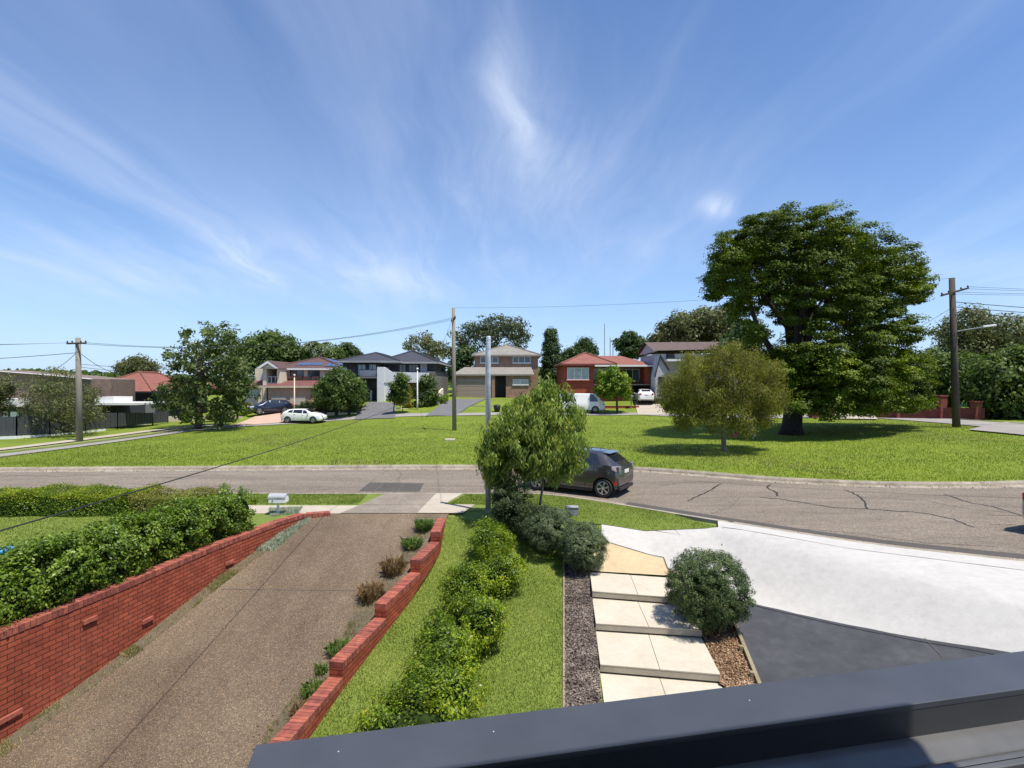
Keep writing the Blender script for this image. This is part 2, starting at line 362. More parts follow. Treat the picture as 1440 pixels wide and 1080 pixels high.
CREAMSIDE = ground_mat('slab_edge', [(.3,(.30,.26,.20)),(.7,(.46,.41,.33))], (2,12,60), (.4,.35,.25), bump=.3, bdist=.006)
CHIPG = ground_mat('weathered_bark', [(.25,(.07,.05,.045)),(.5,(.15,.12,.10)),(.72,(.28,.23,.20))], (3,22,70), (.2,.4,.4), bump=1, bdist=.03, vor=38, vstops=[(0,(.35,.35,.35)),(.6,(1,1,1)),(1,(1.9,1.9,1.9))])
CHIPR = ground_mat('fresh_bark', [(.25,(.09,.05,.03)),(.5,(.20,.12,.07)),(.72,(.38,.26,.17))], (3,22,70), (.2,.4,.4), bump=1, bdist=.03, vor=42, vstops=[(0,(.3,.3,.3)),(.6,(1,1,1)),(1,(2.0,2.0,2.0))])
G_PARK = ground_mat('park_turf', [(.30,(.085,.12,.012)),(.46,(.13,.175,.018)),(.58,(.17,.22,.022)),(.72,(.25,.28,.045))], (.10,.7,9), (.4,.35,.25), bump=1, bdist=.08)
G_LAWN = ground_mat('lawn_turf', [(.30,(.085,.12,.02)),(.48,(.135,.18,.03)),(.6,(.18,.225,.045)),(.72,(.28,.28,.10))], (.7,5,60), (.4,.25,.35), bump=1, bdist=.03)
SOIL = ground_mat('soil', [(.3,(.06,.045,.03)),(.7,(.16,.13,.09))], (2,12,60), (.4,.3,.3), bump=.8, bdist=.02)
BL_PARK = leaf_mat('park_blades', [(.1,(.075,.11,.01)),(.45,(.15,.20,.02)),(.7,(.26,.31,.035)),(.95,(.40,.40,.10))], .6, .4, clump=.25)
BL_LAWN = leaf_mat('lawn_blades', [(.1,(.07,.11,.018)),(.45,(.135,.19,.03)),(.7,(.22,.27,.05)),(.95,(.42,.38,.17))], .6, .4, clump=.9)
BL_DRY = leaf_mat('dry_blades', [(.1,(.10,.12,.03)),(.5,(.26,.24,.10)),(.9,(.45,.38,.20))], .7, .3, clump=1.5)
STEEL = plain('galvanised_steel', (.56,.58,.60), .45, metal=.35, var=.18, scale=8)
WOODP = ground_mat('weathered_pole_timber', [(.25,(.10,.085,.07)),(.5,(.22,.195,.165)),(.72,(.36,.33,.29))], (2,14,40), (.3,.4,.3), bump=.5, bdist=.01, aniso=(6,6,.35))
WOODD = ground_mat('dark_pole_timber', [(.25,(.03,.025,.02)),(.5,(.075,.062,.05)),(.72,(.16,.14,.115))], (2,14,40), (.3,.4,.3), bump=.5, bdist=.01, aniso=(6,6,.35))
TIMB = ground_mat('treated_sleeper', [(.3,(.16,.13,.08)),(.7,(.33,.28,.18))], (2,14,50), (.4,.3,.3), bump=.4, bdist=.01)
BLACK = plain('black_rubber', (.015,.015,.016), .6, var=0)
WIRE = plain('wire', (.02,.02,.02), .6, var=0)
BARK = ground_mat('bark_brown', [(.3,(.05,.035,.025)),(.7,(.17,.13,.10))], (2,12,40), (.3,.4,.3), bump=1, bdist=.03, aniso=(3,3,.6))
BARKG = ground_mat('bark_grey', [(.3,(.10,.08,.07)),(.7,(.30,.26,.22))], (2,12,40), (.3,.4,.3), bump=1, bdist=.03, aniso=(3,3,.6))
# ================================================================== world and sun
sun_v = Vector((.30, -.25, 1)).normalized(); EL = math.asin(sun_v.z); AZ = math.atan2(sun_v.x, sun_v.y)
w = bpy.data.worlds.new('World'); SC.world = w; w.use_nodes = True
n = w.node_tree.nodes; l = w.node_tree.links; n.clear()
wo = n.new('ShaderNodeOutputWorld'); bg = n.new('ShaderNodeBackground'); bg.inputs['Strength'].default_value = .112
sk = n.new('ShaderNodeTexSky'); sk.sky_type = 'NISHITA'; sk.sun_disc = False; sk.sun_elevation = EL; sk.sun_rotation = AZ
sk.altitude = 50; sk.air_density = 1.0; sk.dust_density = .5; sk.ozone_density = 3.0
tc = n.new('ShaderNodeTexCoord'); sx = n.new('ShaderNodeSeparateXYZ'); l.new(tc.outputs['Generated'], sx.inputs[0])
def M(op, a, b=None, c=None, clamp=False):
    m = n.new('ShaderNodeMath'); m.operation = op; m.use_clamp = clamp
    for i, v in enumerate((a, b, c)):
        if v is None: continue
        if isinstance(v, (int, float)): m.inputs[i].default_value = v
        else: l.new(v, m.inputs[i])
    return m.outputs[0]
zc = M('MAXIMUM', sx.outputs[2], .02)
den = M('ADD', zc, .10)
u = M('DIVIDE', sx.outputs[0], den); v = M('DIVIDE', sx.outputs[1], den)     # the cirrus layer seen as a flat sheet overhead
def noise(uu, vv, su, sv, det=6, rough=.6, dist=0.0, off=0.0):
    c = n.new('ShaderNodeCombineXYZ'); l.new(M('MULTIPLY', uu, su), c.inputs[0]); l.new(M('MULTIPLY', vv, sv), c.inputs[1]); c.inputs[2].default_value = off
    t = n.new('ShaderNodeTexNoise'); t.inputs['Scale'].default_value = 1; t.inputs['Detail'].default_value = det; t.inputs['Roughness'].default_value = rough; t.inputs['Distortion'].default_value = dist
    l.new(c.outputs[0], t.inputs['Vector']); return t.outputs['Fac']
def sstep(x, a, b):
    m = n.new('ShaderNodeMapRange'); m.interpolation_type = 'SMOOTHSTEP'; m.inputs[1].default_value = a; m.inputs[2].default_value = b; l.new(x, m.inputs[0]); return m.outputs[0]
def gauss(uu, vv, cu, cv, ru, rv, rot=0.0):
    ca, sa = math.cos(rot), math.sin(rot)
    du = M('SUBTRACT', uu, cu); dv = M('SUBTRACT', vv, cv)
    a = M('ADD', M('MULTIPLY', du, ca/ru), M('MULTIPLY', dv, sa/ru)); b = M('SUBTRACT', M('MULTIPLY', dv, ca/rv), M('MULTIPLY', du, sa/rv))
    return M('POWER', 2.718, M('MULTIPLY', M('ADD', M('MULTIPLY', a, a), M('MULTIPLY', b, b)), -1.0))
uu2 = M('ADD', u, M('MULTIPLY', M('SUBTRACT', noise(u, v, .6, .6, 3), .5), .5))
streak = sstep(noise(uu2, v, 1.7, .25, 6, .55, .5), .40, .80)
fine = sstep(noise(uu2, v, 4.5, 1.0, 7, .6, .7, 3.0), .30, .85)
big = sstep(noise(u, v, .45, .25, 4, .5, .3, 7.0), .40, .70)
veil = M('MULTIPLY', M('MULTIPLY', streak, M('ADD', M('MULTIPLY', big, .75), .25)), .50)
def duv(px, py):
    x, y, z = px-CX, F, CY-py; L = math.sqrt(x*x+y*y+z*z); return (x/L)/(z/L+.10), (y/L)/(z/L+.10)
def patch(p0, p1, wid, amt, tex):
    """a streak of cirrus between two directions"""
    a, b = duv(*p0), duv(*p1); cu, cv = (a[0]+b[0])/2, (a[1]+b[1])/2; L = math.hypot(b[0]-a[0], b[1]-a[1])/2; rot = math.atan2(b[1]-a[1], b[0]-a[0]) - math.pi/2
    return M('MULTIPLY', M('MULTIPLY', gauss(uu2, v, cu, cv, wid, L, rot), tex), amt)
tx = M('ADD', M('MULTIPLY', fine, .75), .25)
cl = veil
for a in (patch((712,5),(728,190),.055,.34,tx), patch((722,130),(752,262),.10,.20,tx), patch((700,40),(770,270),.28,.22,tx), patch((90,180),(300,350),.12,.17,tx), patch((250,290),(400,400),.15,.28,tx), patch((270,340),(395,400),.13,.28,tx),
          patch((470,330),(620,430),.32,.33,tx), patch((1003,272),(1006,306),.07,.85,fine), patch((560,40),(640,330),.5,.13,tx), patch((780,80),(900,300),.5,.10,tx), patch((560,250),(760,330),.7,.25,tx),
          patch((1330,400),(1440,350),.9,.30,tx), patch((20,330),(200,430),1.6,.32,tx), patch((420,330),(430,420),.6,.22,tx), patch((700,330),(860,410),1.2,.25,tx)):
    cl = M('ADD', cl, a)
cl = M('MULTIPLY', cl, sstep(sx.outputs[2], .0, .12)); cl = M('MINIMUM', cl, .85)
hz = M('POWER', M('SUBTRACT', 1.0, zc), 7.0)
hzf = M('MULTIPLY', hz, .75)
hm = n.new('ShaderNodeMix'); hm.data_type = 'RGBA'; l.new(hzf, hm.inputs[0]); hm.inputs[7].default_value = (3.9, 5.3, 7.6, 1)
mx = n.new('ShaderNodeMix'); mx.data_type = 'RGBA'; l.new(cl, mx.inputs[0])
tint = n.new('ShaderNodeMix'); tint.data_type = 'RGBA'; tint.blend_type = 'MULTIPLY'; tint.inputs[0].default_value = 1; tint.inputs[7].default_value = (.84, .98, 1.18, 1)
l.new(sk.outputs[0], tint.inputs[6]); l.new(tint.outputs[2], hm.inputs[6]); l.new(hm.outputs[2], mx.inputs[6]); mx.inputs[7].default_value = (5.6, 6.3, 7.6, 1)
l.new(mx.outputs[2], bg.inputs['Color']); l.new(bg.outputs[0], wo.inputs['Surface'])
sl = bpy.data.lights.new('sun', 'SUN'); sl.energy = 5.0; sl.angle = R(.55); sl.color = (1, .94, .84)
so = bpy.data.objects.new('sun', sl); COL.objects.link(so); so.rotation_euler = (-sun_v).to_track_quat('-Z', 'Y').to_euler(); so.location = (20, -20, 60)
cam = bpy.data.cameras.new('camera'); cam.lens = F/1440*36; cam.sensor_width = 36; cam.clip_end = 3000; cam.clip_start = .05
co = bpy.data.objects.new('camera', cam); COL.objects.link(co); co.location = (0, 0, EYE); co.rotation_euler = (R(90), 0, 0); SC.camera = co
SC.view_settings.view_transform = 'Standard'; SC.view_settings.look = 'None'; SC.view_settings.exposure = 0.4; SC.view_settings.gamma = 1
SC.cycles.max_bounces = 8; SC.cycles.transparent_max_bounces = 8; SC.cycles.diffuse_bounces = 3; SC.cycles.glossy_bounces = 3
# ================================================================== ground
xs = np.unique(np.concatenate([np.linspace(-900,-120,14), np.linspace(-120,-60,16), np.arange(-60,60.1,1.25), np.linspace(62,120,16), np.linspace(120,900,14)]))
ds = np.concatenate([[0,.15,.5,1,1.6,2.3,3,4], np.arange(5,62,1.25), np.linspace(64,120,16), np.linspace(130,1100,22)])
def KFx(x): return KF(max(-80, min(80, x)))
def KNx(x): return KN(max(-80, min(80, x)))
gx = np.tile(xs, len(ds)); gy = np.concatenate([[KFx(x)+d for x in xs] for d in ds])
gz = []
for i in range(0, len(gx), 3000): gz.append(GPv(gx[i:i+3000], gy[i:i+3000]))
gz = np.concatenate(gz); nx = len(xs)
idx = np.array([(i*nx+j, i*nx+j+1, (i+1)*nx+j+1, (i+1)*nx+j) for i in range(len(ds)-1) for j in range(nx-1)])
pk = np_mesh('ground', np.stack([gx, gy, gz], 1), idx, G_PARK); tag(pk, 'bright green park grass rising from the street to the houses', kind='structure')
pk.data.polygons.foreach_set('use_smooth', [True]*len(pk.data.polygons))
fx = np.arange(-80, 80.1, .8); KG = .45; KW = .14; KH = .13
def off_curve(f, d, sgn):
    out = []
    for x in fx:
        s = (f(x+.3)-f(x-.3))/.6; L = math.hypot(1, s); out.append((x - sgn*d*s/L*-1*-1, f(x) + sgn*d/L) if False else (x + (-s)*sgn*d/L, f(x) + sgn*d/L))
    return out
def strip(name, f, sgn, offs, mat, label, kind='structure', x0=-80, x1=80):
    rows = []
    for d, z in offs: rows.append([(x, y, z) for (x, y), xx in zip(off_curve(f, d, sgn), fx) if x0 <= xx <= x1])
    o = loft(name, rows, mat, smooth=False); tag(o, label, kind=kind); return o
# far side: kerb and gutter lie on the road side of KF (minus), near side on the road side of KN (plus)
strip('kerb', KF, -1, [(-.02,.0),(-.02,KH+.01),(.10,KH+.012),(.15,.09),(.18,.02),(.60,.012),(.60,-.08)], KERBM, 'weathered concrete kerb and gutter along the park side of the street')
strip('kerb', KN, 1, [(-.02,-.05),(-.02,.112),(.12,.112),(.17,.07),(.20,.02),(.60,.012),(.60,-.08)], KERBM, 'pale concrete kerb and gutter along the house side of the street', x1=5.7)
strip('kerb', KN, 1, [(-.02,.05),(-.02,.110),(.10,.100),(.30,.045),(.60,.012),(.60,-.08)], KERBM, 'low layback kerb where the white driveway meets the street', x0=5.5)
strip('road', KF, 0, [(0,0)], ASPH, '') if False else None
rows = []
for t in np.linspace(0, 1, 9):
    rows.append([(x, KNx(x)+.45 + (KFx(x)-.45-KNx(x)-.45)*t, .004 + .05*math.sin(math.pi*t)) for x in fx])
rd = loft('road', rows, ASPH); tag(rd, 'brown grey asphalt street curving past the park', kind='structure')
# near ground: one sheet left of the driveway, driveway, sheet right of it
WL = [(-10,-12),(0,-8.55),(7.84,-7.24),(9.65,-6.84),(12.1,-6.45),(14.2,-5.95),(15.4,-5.5)]          # big brick wall, face towards the driveway (y, x)
def near_grid(name, xl, xr, y0, y1, g, mat, label, ny=40, nxx=24):
    V = []; ys = sorted(set(list(np.linspace(y0, y1, ny)) + [b for b in BREAKS if y0 < b < y1]))
    for y in ys:
        a, b = xl(y), xr(y); xx = np.linspace(a, b, nxx)
        V.append([(x, y, g(x, y)) for x in xx])
    o = loft(name, V, mat, smooth=False); tag(o, label, kind='structure'); return o
near_grid('ground', lambda y: -80, lambda y: interp([(a, b) for a, b in WL], y)-.12, -12, 15.4, lambda x, y: .1, G_LAWN, 'neighbouring front lawn behind the brick wall')
# small stepped wall: top-left edge in picture points, five level runs
SW = [((616.7,726),(605.7,748)), ((605,755),(577,787)), ((574,800),(527,848)), ((527,858),(463,930)), ((462,944),(372,1062))]
# verge strip between the yards and the kerb
def verge():
    V = []
    for d in (0, .08, .16, .25, .4, .6, .8, 1):
        V.append([(x, y_, .1 if x < -1.5 else GY(x, y_)) for x, y_ in [(x, min(15.4, KNx(x)+.01) + (KNx(x)+.02-min(15.4, KNx(x)+.01))*d) for x in np.arange(-80, 5.3, .6)]])
    return V
vo = loft('ground', verge(), G_LAWN, smooth=False); tag(vo, 'grass verge along the near kerb', kind='structure')
wl = lambda y: interp(WL, y)
near_grid('driveway', lambda y: wl(y)+.0, lambda y: interp([(-10,-5.5),(0,-3.85),(7,-3.2),(9,-2.92),(11,-2.62),(13,-2.3),(15.4,-1.95)], y)+.20, -12, 15.4, lambda x, y: GD(y), AGG, 'brown exposed aggregate driveway sloping down from the street', nxx=3)
XR = [(-10,-5.5),(0,-3.85),(7,-3.2),(9,-2.92),(11,-2.62),(13,-2.3),(15.4,-1.95)]
xr0 = lambda y: interp(XR, y)+.14
V = []
for y in sorted(set(list(np.arange(-12, 15.41, .5)) + BREAKS)):
    lim = []
    sxl = 1.84-.100*(12.98-y)
    xsx = [(x, 0) for x in np.linspace(xr0(y), sxl, 6)] + [(sxl+.04, .3), (2.6, .3), (3.36, .3), (3.40, .05), (3.5, .05)] + [(x, .08) for x in np.linspace(4, 40, 73)]
    dd = lambda k: k if (y < 13 or k < .2) else .03
    V.append([(x, y if y < KNx(x) else KNx(x)+.01, (min(GY(x, y), GY(x, KNx(x))) if y >= KNx(x) else GY(x, y)) - dd(k)) for x, k in xsx])
go = loft('ground', V, G_LAWN, smooth=False); tag(go, 'front lawn falling from the footpath towards the house', kind='structure')
# ------------------------------------------------------------------ sheets
def cy(pts, g=GY): return [cast(a, b, g)[:2] for a, b in pts]
def st(o, label, kind='structure'): tag(o, label, kind=kind); return o
# footpath along the left, crossover, new white path
def plane(pts, z=.1): return [on(a, b, z)[:2] for a, b in pts]
flat = lambda x, y: .1
st(sheet('footpath', plane([(-600,710),(505,711),(480,722.2),(-600,722.2)]), CONC, flat, .006, breaks=False), 'old cream concrete footpath beside the neighbouring hedge')
st(sheet('crossover', plane([(541,694.5),(613,694.5),(587,722.2),(478,722.2),(507,710)]), AGGOLD, flat, .010, breaks=False), 'grey brown aggregate crossover joining driveway and street')
st(sheet('footpath', plane([(613,694.5),(652,694),(625,709.5),(668,710),(651,722.2),(586,722.2)]), CONC, flat, .014, breaks=False), 'pale concrete path wing beside the driveway crossover')
for a, b in (((478,723.4),(648,724.6)), ((500,709),(610,709.6))):
    pass
# right: white driveway, landing, dark driveway
KNe = [(x, KN(x)-.03) for x in np.arange(4.9, 30, .5)]
gut = [(x + 0, y) for x, y in KNe]
grass_tip = cy([(1010,742)])[0]
WP = [cy([(858,764)])[0], cy([(846,752)])[0], cy([(846,738)])[0], grass_tip] + [(x, y) for x, y in KNe if x > grass_tip[0]+.1] + [(30, 2)] + cy([(1900,1010)]) + cy([(1380,915),(1050,848),(990,822),(939,801),(933,785)])
st(sheet('driveway', WP, WHITEC, GY, .012, cell=1.0), 'white patterned concrete driveway and path by the street')
DK = cy([(1031,868),(1050,848),(1380,915),(1900,1010)]) + [(12, 2), (3.6, 2)] + cy([(1068,975)])
st(sheet('driveway', DK, DARKC, GY, .008, cell=1.0), 'charcoal concrete driveway apron with a swirled finish')
def joint(name, pts, wdt, mat, g, off, label='', parent=None):
    P = [Vector((x, y, 0)) for x, y in pts]; rows = [[], []]
    Q = []
    for a, b in zip(P, P[1:]):
        k = max(1, int((b-a).length/.3)); Q += [a + (b-a)*i/k for i in range(k)]
    Q.append(P[-1])
    for i, p in enumerate(Q):
        t = (Q[min(i+1, len(Q)-1)] - Q[max(0, i-1)]); t.z = 0; t.normalize(); nn = Vector((-t.y, t.x, 0))
        ww = wdt/2*random.uniform(.7, 1.3)
        for r, s in ((rows[0], -1), (rows[1], 1)):
            q = p + nn*s*ww; r.append((q.x, q.y, g(q.x, q.y)+off))
    o = loft(name, rows, mat, smooth=False, parent=parent)
    if label: tag(o, label, kind='structure')
    return o
JNT = plain('joint_filler', (.10,.085,.07), .9, var=.2)
joint('driveway_edge', cy([(1050,848),(1380,915),(1900,1010)]), .07, DARKC, GY, .018, 'thin charcoal border between white and dark concrete')
joint('driveway_joint', cy([(1300,898),(1326,926)]), .012, JNT, GY, .014, 'fine saw cut across the charcoal apron')
joint('driveway_joint', cy([(1015,742),(1193,772),(1440,803),(1700,850)]), .018, JNT, GY, .018, 'fine joint running beside the gutter on white concrete')
joint('driveway_joint', cy([(1017,744),(1015,768)]), .022, JNT, GY, .018, 'short dark joint at the tip of the verge')
joint('driveway_joint', cy([(943,740),(956,753),(920,747)]), .010, JNT, GY, .018, 'fine saw cut across the white path')
st(sheet('landing', cy([(829.6,786.7),(846,768),(857.8,764.4),(933,785),(939,801),(965,808),(831,804)]), SAND, GY, .020), 'sandy cream landing above the garden steps')
joint('driveway_joint', cy([(857.8,764.4),(933,785),(939,801)]), .025, JNT, GY, .026, 'dark joint around the sandy landing')
joint('driveway_joint', plane([(478,722.3),(587,722.3),(650,722.3)]), .02, JNT, flat, .020, 'joint where the aggregate driveway meets the crossover')
joint('driveway_joint', plane([(506,710.5),(600,710)]), .02, JNT, flat, .020, 'joint across the aggregate crossover')
joint('driveway_joint', [cast(a, b, lambda x, y: GD(y))[:2] for a, b in ((312,828.5),(400,829.5),(500,830.5))], .03, JNT, lambda x, y: GD(y), .006, 'straight joint across the aggregate driveway')
# mulch beds
def chips(name, poly, n, mat, g, label, h=.02):
    P = np.array(poly); lo, hi = P.min(0), P.max(0); x = rng.uniform(lo[0], hi[0], n*3); y = rng.uniform(lo[1], hi[1], n*3); k = inside(x, y, poly); x = x[k][:n]; y = y[k][:n]
    z = np.array([g(a, b) for a, b in zip(x, y)]) + rng.uniform(.01, .04, len(x))
    N = rng.normal(0, .5, (len(x), 3)); N[:,2] = 1; m = len(x)
    o = leaves(name, np.stack([x, y, z], 1), N, .055, .022, mat, None); tag(o, label, kind='stuff'); return o
BEDL = cy([(793,786),(829,788),(831,805),(846,988),(850,1080),(793,1080)]); BEDR = cy([(960,808),(1000,830),(1029,866),(1064,960),(1075,1000),(1012,962),(985,885)])
st(sheet('mulch_bed', BEDL, CHIPG, GY, .012), 'grey bark mulch bed between lawn and steps', 'stuff'); st(sheet('mulch_bed', BEDR, CHIPR, GY, .014), 'brown bark mulch bed beside the timber edge', 'stuff')
CH1 = leaf_mat('chips_grey', [(.1,(.06,.045,.04)),(.5,(.17,.135,.115)),(.9,(.38,.32,.27))], .9, 0, 3); CH2 = leaf_mat('chips_brown', [(.1,(.10,.055,.03)),(.5,(.25,.15,.085)),(.9,(.50,.36,.23))], .9, 0, 3)
chips('bark_chips', BEDL, 9000, CH1, GY, 'loose grey bark chips covering the narrow bed'); chips('bark_chips', BEDR, 5000, CH2, GY, 'loose brown bark chips beside the timber edging')
# side street and driveways across the park
LOOP = [(0,643.5),(110,629.5),(270,606.5),(345,600),(400,597),(470,592),(520,589),(640,585),(760,584),(900,584),(1060,589),(1160,588),(1240,589),(1340,597),(1440,607),(1560,625)]
lp = [Vector(cast(a, b, G)) for a, b in LOOP]; lp = [Vector((lp[0].x-3, 24.3, 0))] + lp
def wide(i, w):
    t = lp[min(i+1, len(lp)-1)] - lp[max(i-1, 0)]; t.z = 0; t.normalize(); return Vector((-t.y, t.x, 0))*w
widths = [2.0,1.7,1.4,1.0,.9,1.4,2,2,2,2.0,2.2,3,3.5,3.5,3.5,4,5]
def band(name, d0, d1, mat, off, label, sub=6, i0=0, i1=99):
    rows = []
    idxs = range(i0, min(i1, len(lp)))
    for k in range(sub+1):
        f = k/sub; r = []
        for i in idxs:
            p = lp[i] + wide(i, 1)*((d0(i) + (d1(i)-d0(i))*f)); r.append(p)
        q = []
        for a, b in zip(r, r[1:]):
            m = max(1, int((b-a).length/1.0)); q += [a+(b-a)*j/m for j in range(m)] if k < 0 else [a+(b-a)*j/8 for j in range(8)]
        q.append(r[-1]); rows.append([(p.x, p.y, GP(p.x, p.y)+off) for p in q])
    o = loft(name, rows, mat); tag(o, label, kind='structure'); return o
ROAD2 = ground_mat('pale_asphalt', [(.3,(.20,.185,.17)),(.7,(.33,.31,.29))], (.4,4,40), (.4,.3,.3), bump=.2, bdist=.01)
band('road', lambda i: 0, lambda i: widths[i], ROAD2, .05, 'pale side street running round the back of the park')
band('kerb', lambda i: widths[i], lambda i: widths[i]+.28, ASPH_DK, .09, 'dark stained kerb face along the left side street', sub=1, i0=0, i1=5)  # kerb face drawn darker than its top
band('kerb', lambda i: widths[i]+.28, lambda i: widths[i]+.5, KERBM, .16, 'pale kerb top along the left side street', sub=1, i0=0, i1=5)
band('kerb', lambda i: widths[i]*.98, lambda i: widths[i]+.3, ASPH_DK, .09, 'dark stained kerb along the right side street', sub=1, i0=12, i1=17)  # kerb drawn as one dark band
band('footpath', lambda i: widths[i]+2.2, lambda i: widths[i]+3.4, CONC, .06, 'narrow concrete footpath along the left side street', sub=1, i0=0, i1=5)
def far(pts): return [cast(a, b, G)[:2] for a, b in pts]
TERR = ground_mat('terracotta_paving', [(.3,(.38,.255,.195)),(.7,(.52,.375,.295))], (1,6,40), (.4,.3,.3), bump=.2, bdist=.01)
DRV = ground_mat('dark_paving', [(.3,(.10,.10,.105)),(.7,(.17,.17,.18))], (1,6,40), (.4,.3,.3), bump=.2, bdist=.01)
st(sheet('driveway', far([(320,600),(404,594),(437,588),(452,570),(384,570),(374,578)]), TERR, GP, .07, breaks=False, cell=1.5), 'terracotta paved driveway in front of the cream house')
st(sheet('driveway', far([(497,591),(556,588.5),(556,567),(518,566),(505,578)]), DRV, GP, .07, breaks=False, cell=1.5), 'steep grey driveway of the grey two storey house')
st(sheet('driveway', far([(598,586),(642,584),(662,571),(684,561.5),(640,561.5),(622,567)]), DRV, GP, .07, breaks=False, cell=1.5), 'dark blue grey driveway of the brick house')
st(sheet('driveway', far([(897,584),(942,584),(925,565),(893,565)]), CONC, GP, .07, breaks=False, cell=1.5), 'pale concrete driveway of the red brick house')
st(sheet('driveway', far([(1166,590),(1234,591),(1226,577),(1180,575)]), CONC, GP, .10, breaks=False, cell=1.5), 'pale driveway between the red brick gate pillars')
st(sheet('driveway', far([(1362,606),(1500,620),(1500,600),(1415,595)]), ROAD2, GP, .09, breaks=False, cell=1.5), 'grey asphalt drive at the right edge behind the pole')
# ------------------------------------------------------------------ marks on the street
zroad = lambda x, y: .004 + .05*math.sin(math.pi*max(0, min(1, (y-KNx(x)-.45)/max(.1, KFx(x)-KNx(x)-.9))))
def rp(pts): return [on(a, b, .04)[:2] for a, b in pts]
CR = [[(966,705),(985,697),(1000,689),(1015,680)], [(1083,681),(1078,685),(1092,693),(1094,698)], [(1186,688),(1200,693),(1213,702),(1220,717)], [(1070,700),(1100,703),(1170,714),(1240,718),(1300,722),(1340,731),(1370,742)],
      [(1328,694),(1360,706),(1395,713),(1440,727)], [(960,675),(1060,682),(1200,690),(1300,695),(1440,700)], [(1385,725),(1440,726)], [(1390,738),(1440,739)], [(520,694),(540,681)], [(0,668),(80,670),(160,667)], [(225,673),(300,668),(360,671)]]
for k, c in enumerate(CR):
    P = []
    for (a, b), (c2, d2) in zip(c, c[1:]):
        for j in range(6): f = j/6; P.append((a+(c2-a)*f + random.uniform(-1.2,1.2), b+(d2-b)*f + random.uniform(-.5,.5)))
    P.append(c[-1])
    m = SEALM if k < 5 else JNT
    joint('crack_seal', rp(P), .06 if k in (0,1,2,3,4) else .035, m, zroad, .006, 'black sealed crack wandering across the street')
for k, c in enumerate([[(560,690),(566,683),(558,676),(566,668),(560,662)], [(925,684),(960,679),(1010,678),(1060,683)], [(1240,700),(1300,704),(1360,716),(1420,722)], [(1120,742),(1200,748),(1300,762),(1400,768)], [(60,682),(160,680),(240,683)], [(1000,722),(1030,712),(1040,700)]]):
    P = []
    for (a, b_), (c2, d2) in zip(c, c[1:]):
        for j in range(7): f = j/7; P.append((a+(c2-a)*f + random.uniform(-1.5,1.5), b_+(d2-b_)*f + random.uniform(-.6,.6)))
    P.append(c[-1]); joint('crack', rp(P), .022, JNT, zroad, .005, 'fine unsealed crack in the street surface')
st(sheet('road_patch', rp([(505,690),(590,690.5),(596,680),(520,679)]), ASPH_DK, zroad, .005, breaks=False, cell=.5), 'darker resurfaced patch of asphalt outside the driveway')
pe = [(x, KNx(x)+.60+.0) for x in np.arange(3.4, 24, .5)]
rows = [[(x, y-.02, zroad(x, y)+.010) for x, y in pe], [(x+.25, y+.36, zroad(x, y+.4)+.006) for x, y in pe]]
st(loft('road_patch', rows, ASPH_DK, smooth=False), 'dark new asphalt strip along the gutter')
# ================================================================== grass blades
gyv = np.vectorize(GY); 
def GPvv(x, y):
    out = np.empty(len(x))
    for i in range(0, len(x), 3900): out[i:i+3900] = GPv(x[i:i+3900], y[i:i+3900])
    return out
def near_k(x, y): return .15 + .85*np.exp(-(y-20)/14)
PARKP = [(-46,24.6)] + [(x, KF(x)+.05) for x in np.arange(-30, 30, 1.0)] + [(38,27)] + [(p.x-.2, p.y-.3) for p in lp[1:][::-1]]
b1 = blades('park_grass', PARKP, 170000, .065, .026, BL_PARK, GPvv, .8, weight=near_k); tag(b1, 'tufted bright green grass across the park slope', kind='stuff')
dryw = lambda x, y: np.where((np.sin(x*.31+y*.17)+np.sin(x*.13-y*.29+2)+np.sin(x*.7+y*.5)) > 1.35, 1.0, .03)*near_k(x, y)
b0 = blades('dry_grass', PARKP, 9000, .07, .04, BL_DRY, GPvv, .9, weight=dryw); tag(b0, 'scattered drier straw coloured tufts in the park grass', kind='stuff')
LAWN_A = [(xr0(y)+.0, y) for y in (15.3,14,13,12,11,10,9,8,7,6,5)] + cy([(793,1120),(793,985),(792,786),(778,760),(730,745)])
b2 = blades('lawn_grass', LAWN_A, 110000, .028, .012, BL_LAWN, lambda x, y: gyv(x, y), .9); tag(b2, 'short mown lawn between the stepped wall and mulch bed', kind='stuff')
LAWN_B = cy([(762,695),(851,708),(940,722),(1008,741.5),(846,737),(800,735),(740,720)])
st(sheet('ground', LAWN_B, G_LAWN, GY, .006), 'curved piece of verge lawn beside the white path')
b3 = blades('verge_grass', LAWN_B, 22000, .032, .014, BL_LAWN, lambda x, y: gyv(x, y), .9); tag(b3, 'sunlit verge grass curving beside the dark hatchback', kind='stuff')
LAWN_C = plane([(655,695.5),(760,695),(760,712),(629,709)])
b4 = blades('verge_grass', LAWN_C, 9000, .035, .014, BL_LAWN, lambda x, y: np.full(len(x), .1), .9); tag(b4, 'small patch of verge grass by the steel pole', kind='stuff')
LAWN_D = plane([(250,694.5),(517,695),(503,710),(250,710)])
b5 = blades('verge_grass', LAWN_D, 16000, .04, .014, BL_LAWN, lambda x, y: np.full(len(x), .1), .9); tag(b5, 'strip of verge grass behind the mailbox', kind='stuff')
LAWN_E = [(-16,8.5),(-16,15.0),(-9,15.0),(-8.6,8.5)]
b6 = blades('lawn_grass', LAWN_E, 40000, .035, .014, BL_LAWN, lambda x, y: np.full(len(x), .1), .9); tag(b6, 'neighbouring lawn framed by two hedges', kind='stuff')
gdv = lambda x, y: np.array([GD(b) for b in y])
wlx = [(interp(WL, y)+.02, y) for y in np.arange(5, 15, .5)]; wlo = [(interp(WL, y)+.30, y) for y in np.arange(5, 15, .5)][::-1]
